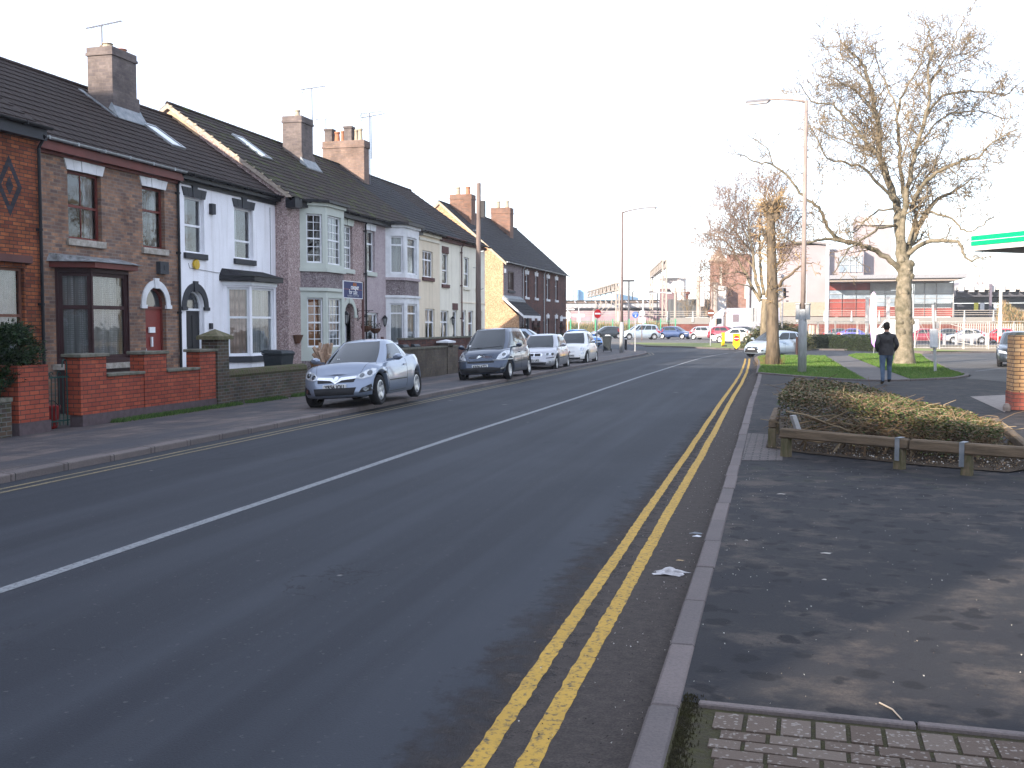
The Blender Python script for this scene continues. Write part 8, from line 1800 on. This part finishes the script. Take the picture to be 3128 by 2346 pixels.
# station building
Y=165.; REND=pbr('pale pinkish render',(.30,.26,.27),.85,c2=(.26,.225,.235),scale=.3); e=empty('station_building',(0,0,0),0,'modern station building with pale render blocks, red panels and a wedge canopy','building'); GRB=pbr('grey roof edge',(.26,.26,.28),.6); SGL=pbr('station glazing',(.16,.20,.25),.15,c2=(.30,.36,.42),scale=.5,coat=1)
REDP=corr('red terracotta panels',(.24,.055,.045),3.2); MUL=PAINTG
slab('left_block','b',70,410,492,892,Y,14,REND,e,z0=0); 
m=MB(); P=[at('b',60,400,Y-.6),at('b',300,368,Y-.6),at('b',500,392,Y-.6),at('b',500,410,Y-.6),at('b',300,386,Y-.6),at('b',60,418,Y-.6)]; m.prism(P,(0,15,0)); m.build('curved_roof',pbr('dark roof metal',(.22,.20,.20),.7),e)
slab('stone_base','b',60,893,486,1012,Y-.3,.28,pbr('buff stone base',(.32,.27,.21),.85),e); slab('mid_block','b',494,440,800,655,Y+2,10,REND,e,z0=0); slab('tall_tower','b',742,245,1036,655,Y+5,12,REND,e,z0=0); slab('tower_band','b',800,162,1042,243,Y+4.5,12,pbr('grey tower band',(.42,.38,.37),.8),e); slab('tower_band_left','b',736,170,799,243,Y+6,10,REND,e)
w=slab('window','b',585,502,788,640,Y+1.8,.15,SGL,e)
for px in (680,730): slab('mullion','b',px-4,502,px+4,640,Y+1.6,.15,MUL,w)
slab('transom','b',585,575,788,581,Y+1.62,.12,MUL,w)
a,b,z,zz=rect('b',488,655,1662,722,Y-5); m=MB(); m.prism([(a,Y-6,zz-.55),(b,Y-6,zz-.55),(b,Y-6,zz),(a,Y-6,zz)],(0,14,0)); m.build('canopy_edge',GRB,e); m=MB(); x2=at('b',1560,720,Y-3).x; m.prism([(a,Y-5.5,z),(x2,Y-5.5,z),(b-.6,Y-5.5,zz-.56),(a,Y-5.5,zz-.56)],(0,12,0)); m.build('canopy_soffit',pbr('warm soffit',(.33,.28,.25),.8),e)
slab('head_band','b',500,712,1560,726,Y-1,.5,PAINTG,e); 
for (x0,x1,y0,y1,mt) in ((508,852,727,792,REDP),(508,852,864,1015,REDP),(508,852,793,863,SGL),(866,1080,727,792,pbr('grey glass panel',(.38,.40,.43),.4)),(866,1080,793,928,SGL),(866,1080,930,1015,REDP),(1222,1560,727,900,SGL),(1222,1560,901,940,pbr('dark strip glazing',(.07,.08,.09),.2)),(1222,1560,942,1015,REDP)): slab('wall_panel','b',x0,y0,x1,y1,Y-.6,.3,mt,e)
for px in (612,730,858,975,1215,1310,1410,1555): slab('column' if px in (858,1215,1555) else 'mullion','b',px-(7 if px in (858,1215,1555) else 3),712,px+(7 if px in (858,1215,1555) else 3),1018,Y-.9,.25,MUL,e)
for py in (820,862,892,942): slab('transom','b',508,py-2,1560,py+1.5,Y-.75,.1,MUL,e)
# right-hand platforms
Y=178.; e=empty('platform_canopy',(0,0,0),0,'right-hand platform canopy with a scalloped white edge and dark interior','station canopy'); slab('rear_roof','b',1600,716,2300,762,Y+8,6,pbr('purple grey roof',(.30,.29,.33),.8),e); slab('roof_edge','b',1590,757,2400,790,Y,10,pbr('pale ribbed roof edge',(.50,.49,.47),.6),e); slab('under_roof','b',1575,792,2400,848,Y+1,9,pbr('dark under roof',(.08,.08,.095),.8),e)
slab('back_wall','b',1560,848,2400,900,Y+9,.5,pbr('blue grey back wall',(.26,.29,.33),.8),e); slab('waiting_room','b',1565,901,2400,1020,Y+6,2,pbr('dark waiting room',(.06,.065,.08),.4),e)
for px in (1405,1550,1870): slab('column','b',px-14,740,px+14,1015,Y-1,.5,pbr('dark purple column',(.13,.11,.14),.7),e,z0=0)
m=MB(); x=at('b',1600,760,Y).x; xe=at('b',2400,760,Y).x; z=Zt('b',1600,760,Y)
while x<xe: m.box(x,x+.75,Y-.3,Y+9,z-.9,z-.35 if 0 else z+.25); x+=1.5
m.build('roof_ribs',WPAINT,e)
for k,(px,mt) in enumerate(((1728,pbr('yellow poster',(.62,.55,.08),.6)),(1780,pbr('white poster',(.55,.55,.58),.6)),(1895,pbr('white poster',(.55,.55,.58),.6)),(1935,pbr('white poster',(.55,.55,.58),.6)))): slab('poster_board','b',px,898,px+38,962,Y-1.5,.1,mt,label=['yellow platform poster board','pale poster board right of the yellow one','pale poster board beyond the platform column','rightmost pale poster board under the platform canopy'][k],cat='poster board',group='platform poster boards')
tag(slab('train','b',1225,795,1500,835,Y+3,2.5,pbr('dark train front',(.16,.15,.20),.4,c2=(.5,.48,.5),scale=.7)),'dark train nose glimpsed between the station columns','train')
# lorry
v=gnd('g',700,1170); Yl=112.; s_=(at('g',1390,900,Yl).x-at('g',385,900,Yl).x); e=empty('box_lorry',(at('g',385,900,Yl).x,Yl,0),0,'white box lorry with a sloping cab roof, parked behind the cars','lorry'); X=lambda px:at('g',px,900,Yl).x-at('g',385,900,Yl).x; Z=lambda py:at('g',600,py,Yl).z
LW=carpaint('lorry white paint',(.34,.34,.41),0,.3); m=MB(); m.box(X(640),X(1392),0,2.4,Z(1085),Z(742)); m.build('box_body',LW,e,bevel=.05); m=MB(); m.prism([(X(385),.1,Z(1075)),(X(600),.1,Z(1075)),(X(600),.1,Z(860)),(X(470),.1,Z(862)),(X(400),.1,Z(950))],(0,2.2,0)); cb=m.build('cab',LW,e,bevel=.06)
m=MB(); m.prism([(X(445),.15,Z(866)),(X(606),.15,Z(866)),(X(612),.15,Z(745)),(X(575),.15,Z(745)),(X(470),.15,Z(835))],(0,2.1,0)); m.build('wind_deflector',LW,e,bevel=.05); m=MB(); m.prism([(X(490),.09,Z(978)),(X(572),.09,Z(960)),(X(572),.09,Z(888)),(X(500),.09,Z(888))],(0,-.02,0)); m.build('cab_window',CGL,cb); m=MB(); m.box(X(478),X(500),-.1,.05,Z(985),Z(890)); m.build('wing_mirror',pbr('tan mirror back',(.45,.33,.27),.6),cb)
m=MB(); m.prism([(X(393),.2,Z(965)),(X(465),.2,Z(866)),(X(462),2.2,Z(866)),(X(390),2.2,Z(965))],(-.03,0,.02)); m.build('windscreen',CGL,cb); m=MB(); m.box(X(608),X(638),.3,.6,Z(1075),Z(800)); m.build('air_intake',pbr('grey intake stack',(.2,.17,.17),.6),e); m=MB(); m.box(X(730),X(815),-.03,-.001,Z(935),Z(832)); m.build('body_window',pbr('dark slatted vent',(.16,.13,.15),.5),e); m=MB(); m.box(X(830),X(990),-.02,-.001,Z(893),Z(880)); m.build('trim_strip',GALV,e); m=MB(); m.box(X(905),X(970),-.02,-.001,Z(990),Z(925)); m.build('locker_door',WPAINT,e)
m=MB(); m.box(X(420),X(1380),.4,2.0,.5,Z(1076)); m.build('chassis',DARK,e)
for px in (470,1150,1250):
    for yy in (.2,2.0): w=MB(); w.lathe([(.25,-.12),(.48,-.12),(.48,.12),(.25,.12)],18,axis='y',o=(0,0,0)); w.build('wheel',RUBBER,e,loc=(X(px),yy,.48))
# things this side of the wall
e=empty('direction_sign',(0,0,0),0,'back of a grey two-panel direction sign on twin posts beside the pollarded trunk','sign'); Y=80.
for (x0,y0,x1,y1) in ((985,738,1072,850),(985,856,1072,935)): a,b,z,zz=rect('g',x0,y0,x1,y1,Y); m=MB(); m.box(a,b,Y,Y+.03,z,zz); m.build('sign_panel',SGREY,e)
for px in (1010,1062): a=at('g',px,735,Y); m=MB(); m.tube([(a.x,Y-.06,0),(a.x,Y-.06,a.z)],.04,8); m.build('post',PAINTG,e)
e=empty('traffic_light',(0,0,0),0,'double traffic signal heads seen from behind on a pale pole, right of the pollarded trunk','traffic light'); Y=78.; a=at('g',1432,330,Y); m=MB(); m.tube([(a.x,Y,0),(a.x,Y,a.z)],.07,8); m.lathe([(.01,0),(.12,.1),(.12,.25),(.01,.33)],8,o=(a.x,Y,a.z)); m.build('pole',WPAINT,e)
for (x0,x1) in ((1352,1425),(1432,1482)):
    b0,b1,z,zz=rect('g',x0,462,x1,600,Y); m=MB(); m.box(b0,b1,Y+.08,Y+.3,z,zz); h_=m.build('signal_head',BLACKP if x0>1400 else PAINTG,e,bevel=.02)
    if x0>1400: 
        for k in range(3): m=MB(); m.box(b1+.0,b1+.18,Y+.1,Y+.28,zz-.3-.28*k*1.2,zz-.22-.28*k*1.2); m.build('visor',BLACKP,h_)
a=at('b',1960,650,90); e=empty('floodlight_mast',(a.x,90,0),0,'white floodlight mast with twin heads on a crossbar, in front of the platforms','floodlight'); m=MB(); m.tube([(0,0,0),(0,0,a.z*.45),(0,0,a.z*.46),(0,0,a.z)],[.17,.16,.12,.11],10); m.build('column',pbr('white lit mast',(.72,.68,.6),.5),e); m=MB(); m.box(-1.4,1.4,-.05,.05,a.z-.05,a.z+.06); m.build('crossbar',WPAINT,e)
for sx in (-1,1): m=MB(); m.hexa([(sx*1.15-.5,-.3,a.z-.25),(sx*1.15+.5,-.3,a.z-.25),(sx*1.15+.5,.3,a.z-.2),(sx*1.15-.5,.3,a.z-.2),(sx*1.15-.5,-.2,a.z+.15),(sx*1.15+.5,-.2,a.z+.15),(sx*1.15+.5,.3,a.z+.2),(sx*1.15-.5,.3,a.z+.2)]); m.build('floodlight_head',WPAINT,e,bevel=.03)
mast('tall white and dark banded mast in front of the station render','b',497,400,92,.16,pbr('white mast',(.55,.53,.53),.6),name='flag_mast',cat='mast'); mast('thin white pole behind the near street lamp','b',315,660,88,.07,WPAINT,name='flag_mast',cat='mast')
for k,(px,yt,l) in enumerate(((830,850,'white square pole left of the feather banner'),(1006,845,'white square pole between the banner and the big tree'))): a=at('b',px,yt,84); m=MB(); m.box(a.x-.13,a.x+.13,84,84.2,0,a.z); tag(m.build('white_pole',WPAINT),l,'pole','white square poles')
# wire fence panels
GW=pbr('galvanised mesh',(.50,.48,.45),.5,.3); xs=[at('b',px,1200,84).x for px in (318,412,560,745,905,1075,1235,1440,1645,1850,2066,2300)]
for k,(a,b) in enumerate(zip(xs,xs[1:])):
    Yk=84+random.uniform(-.3,.3); e=empty('fence_panel',(a,Yk,0),random.uniform(-.04,.04),'temporary wire mesh fence panel, one of the line round the sandy works ground','fence panel','temporary fence panels round the works'); L=b-a-.08; h=2.1; m=MB(); m.tube([(0,0,0),(0,0,h),(L,0,h),(L,0,0)],.032,6); m.tube([(0,0,.12),(L,0,.12)],.025,6); m.build('panel_frame',GW,e); m=MB(); x=.2
    while x<L: m.bar((x,0,.12),(x,0,h),.008); x+=.22
    z=.35
    while z<h: m.bar((0,0,z),(L,0,z),.008); z+=.3
    m.build('wire_mesh',GW,e)
e=empty('fence_panel',(at('b',1225,1250,88).x,88,0),.3,'collapsed wire fence panel leaning at an angle behind the big tree','fence panel'); m=MB(); m.tube([(0,0,0),(.55,.2,2.0),(1.6,.3,.1),(0,0,0)],.035,6); m.build('panel_frame',GW,e); e=empty('fence_panel',(at('b',1530,1250,90).x,90,0),.1,'bent fence panel tilted between two upright ones before the silver coupe','fence panel'); m=MB(); m.tube([(0,0,1.9),(1.9,0,1.3),(2.1,.2,.2),(.4,.3,.5)],.035,6)
for k in range(6): m.bar((0.1+.3*k,0.02,1.85-.1*k),(.5+.27*k,.2,.5-.04*k),.01)
m.build('panel_frame',GW,e)
for k,px in enumerate((550,740,920,1480,1580,1712,1835)): a=at('b',px,1200,101); post('bollard','short white bollard at the edge of the station car park',a.x,101,1.05,.13,WPAINT,z=0,group='short white car park bollards')
for k,px in enumerate((348,372,410)): a=at('b',px,1100,90); post('timber_post','cream timber post beside the near street lamp, behind the hedge',a.x,90,Zt('b',px,1088,90),.12+.03*(k==0),pbr('cream timber',(.55,.47,.38),.8),z=0,group='cream timber posts',n=4,cat='post')
m=MB(); Y=128.; x=at('b',1590,1150,Y).x
while x<44: m.box(x,x+.09,Y,Y+.04,0,2.0); x+=.24
m.box(at('b',1590,1150,Y).x,44,Y+.041,Y+.09,1.6,1.66); m.box(at('b',1590,1150,Y).x,44,Y+.041,Y+.09,.4,.46); tag(m.build('palisade_fence',pbr('pale palisade',(.45,.42,.38),.6)),'pale steel palisade fence behind the parked silver coupe','fence')
a=at('h',1000,1120,120); e=empty('parked_van',(a.x,120,0),0,'white van nose seen over the walking man','van'); m=MB(); m.prism([(-1.3,0,.35),(3.5,0,.35),(3.5,0,2.4),(0,0,2.4),(-.6,0,1.5),(-1.3,0,1.2)],(0,1.9,0)); m.build('body',wh,e,bevel=.08); m=MB(); m.prism([(-.5,-.01,1.5),(.5,-.01,1.5),(.5,-.01,2.1),(-.1,-.01,2.1)],(0,-.01,0)); m.build('side_window',CGL,e)
for px in (-.6,2.6): w=MB(); w.lathe([(.18,-.1),(.34,-.1),(.34,.1),(.18,.1)],16,axis='y'); w.build('wheel',RUBBER,e,loc=(px,.1,.34))
# ---------------------------------------------------------------- unseen blocks added behind the viewpoint, sized to shade the street
def back_block(x0,x1,h,label,dep=9,m=None):
    e=empty('brick_building',(x0,-6-dep,0),0,label,'building'); W=x1-x0; mb=MB(); mb.box(0,W,0,dep,-.1,h-.35); mb.build('wall',m or BROWNB,e); mb=MB(); mb.box(-.2,W+.2,-.2,dep+.2,h-.348,h); mb.build('parapet',CONC,e)
    F=Fr((W,dep,0),(-1,0,0),(0,1,0)); z=1
    while z<h-2.2:
        u=1.2
        while u<W-1.8:
            mb=MB(); mb.fbox(F,u,u+1.1,z,z+1.4,.003,.05); w=mb.build('window',WHITE,e); mb=MB(); mb.fbox(F,u+.07,u+1.03,z+.07,z+1.33,.051,.056); mb.build('pane',CGL,w); u+=2.6
        z+=2.9
    return e
back_block(-37,-17.02,19.5,'tall brick block of flats behind the viewpoint, left of the street'); back_block(-17,-14.02,10.6,'narrow three-storey brick house behind the viewpoint'); back_block(-14,-8.8,8.2,'two-storey brick house behind the viewpoint, nearest the road',4); back_block(-7.5,4,4.2,'low flat-roofed brick garage behind the viewpoint',3)
# ---------------------------------------------------------------- pale winter haze
m=MB(); m.box(-260,260,-60,420,-1.4,75); hz_=m.build('haze',None or bpy.data.materials.new('haze'))
hm=hz_.data.materials[0]; hm.use_nodes=True; hm.node_tree.nodes.remove(hm.node_tree.nodes['Principled BSDF']); pv=hm.node_tree.nodes.new('ShaderNodeVolumePrincipled'); pv.inputs['Color'].default_value=(.93,.95,1,1); pv.inputs['Density'].default_value=.00045; pv.inputs['Anisotropy'].default_value=.2
hm.node_tree.links.new(pv.outputs[0],hm.node_tree.nodes['Material Output'].inputs['Volume']); tag(hz_,'thin pale winter haze','haze',None,'stuff')
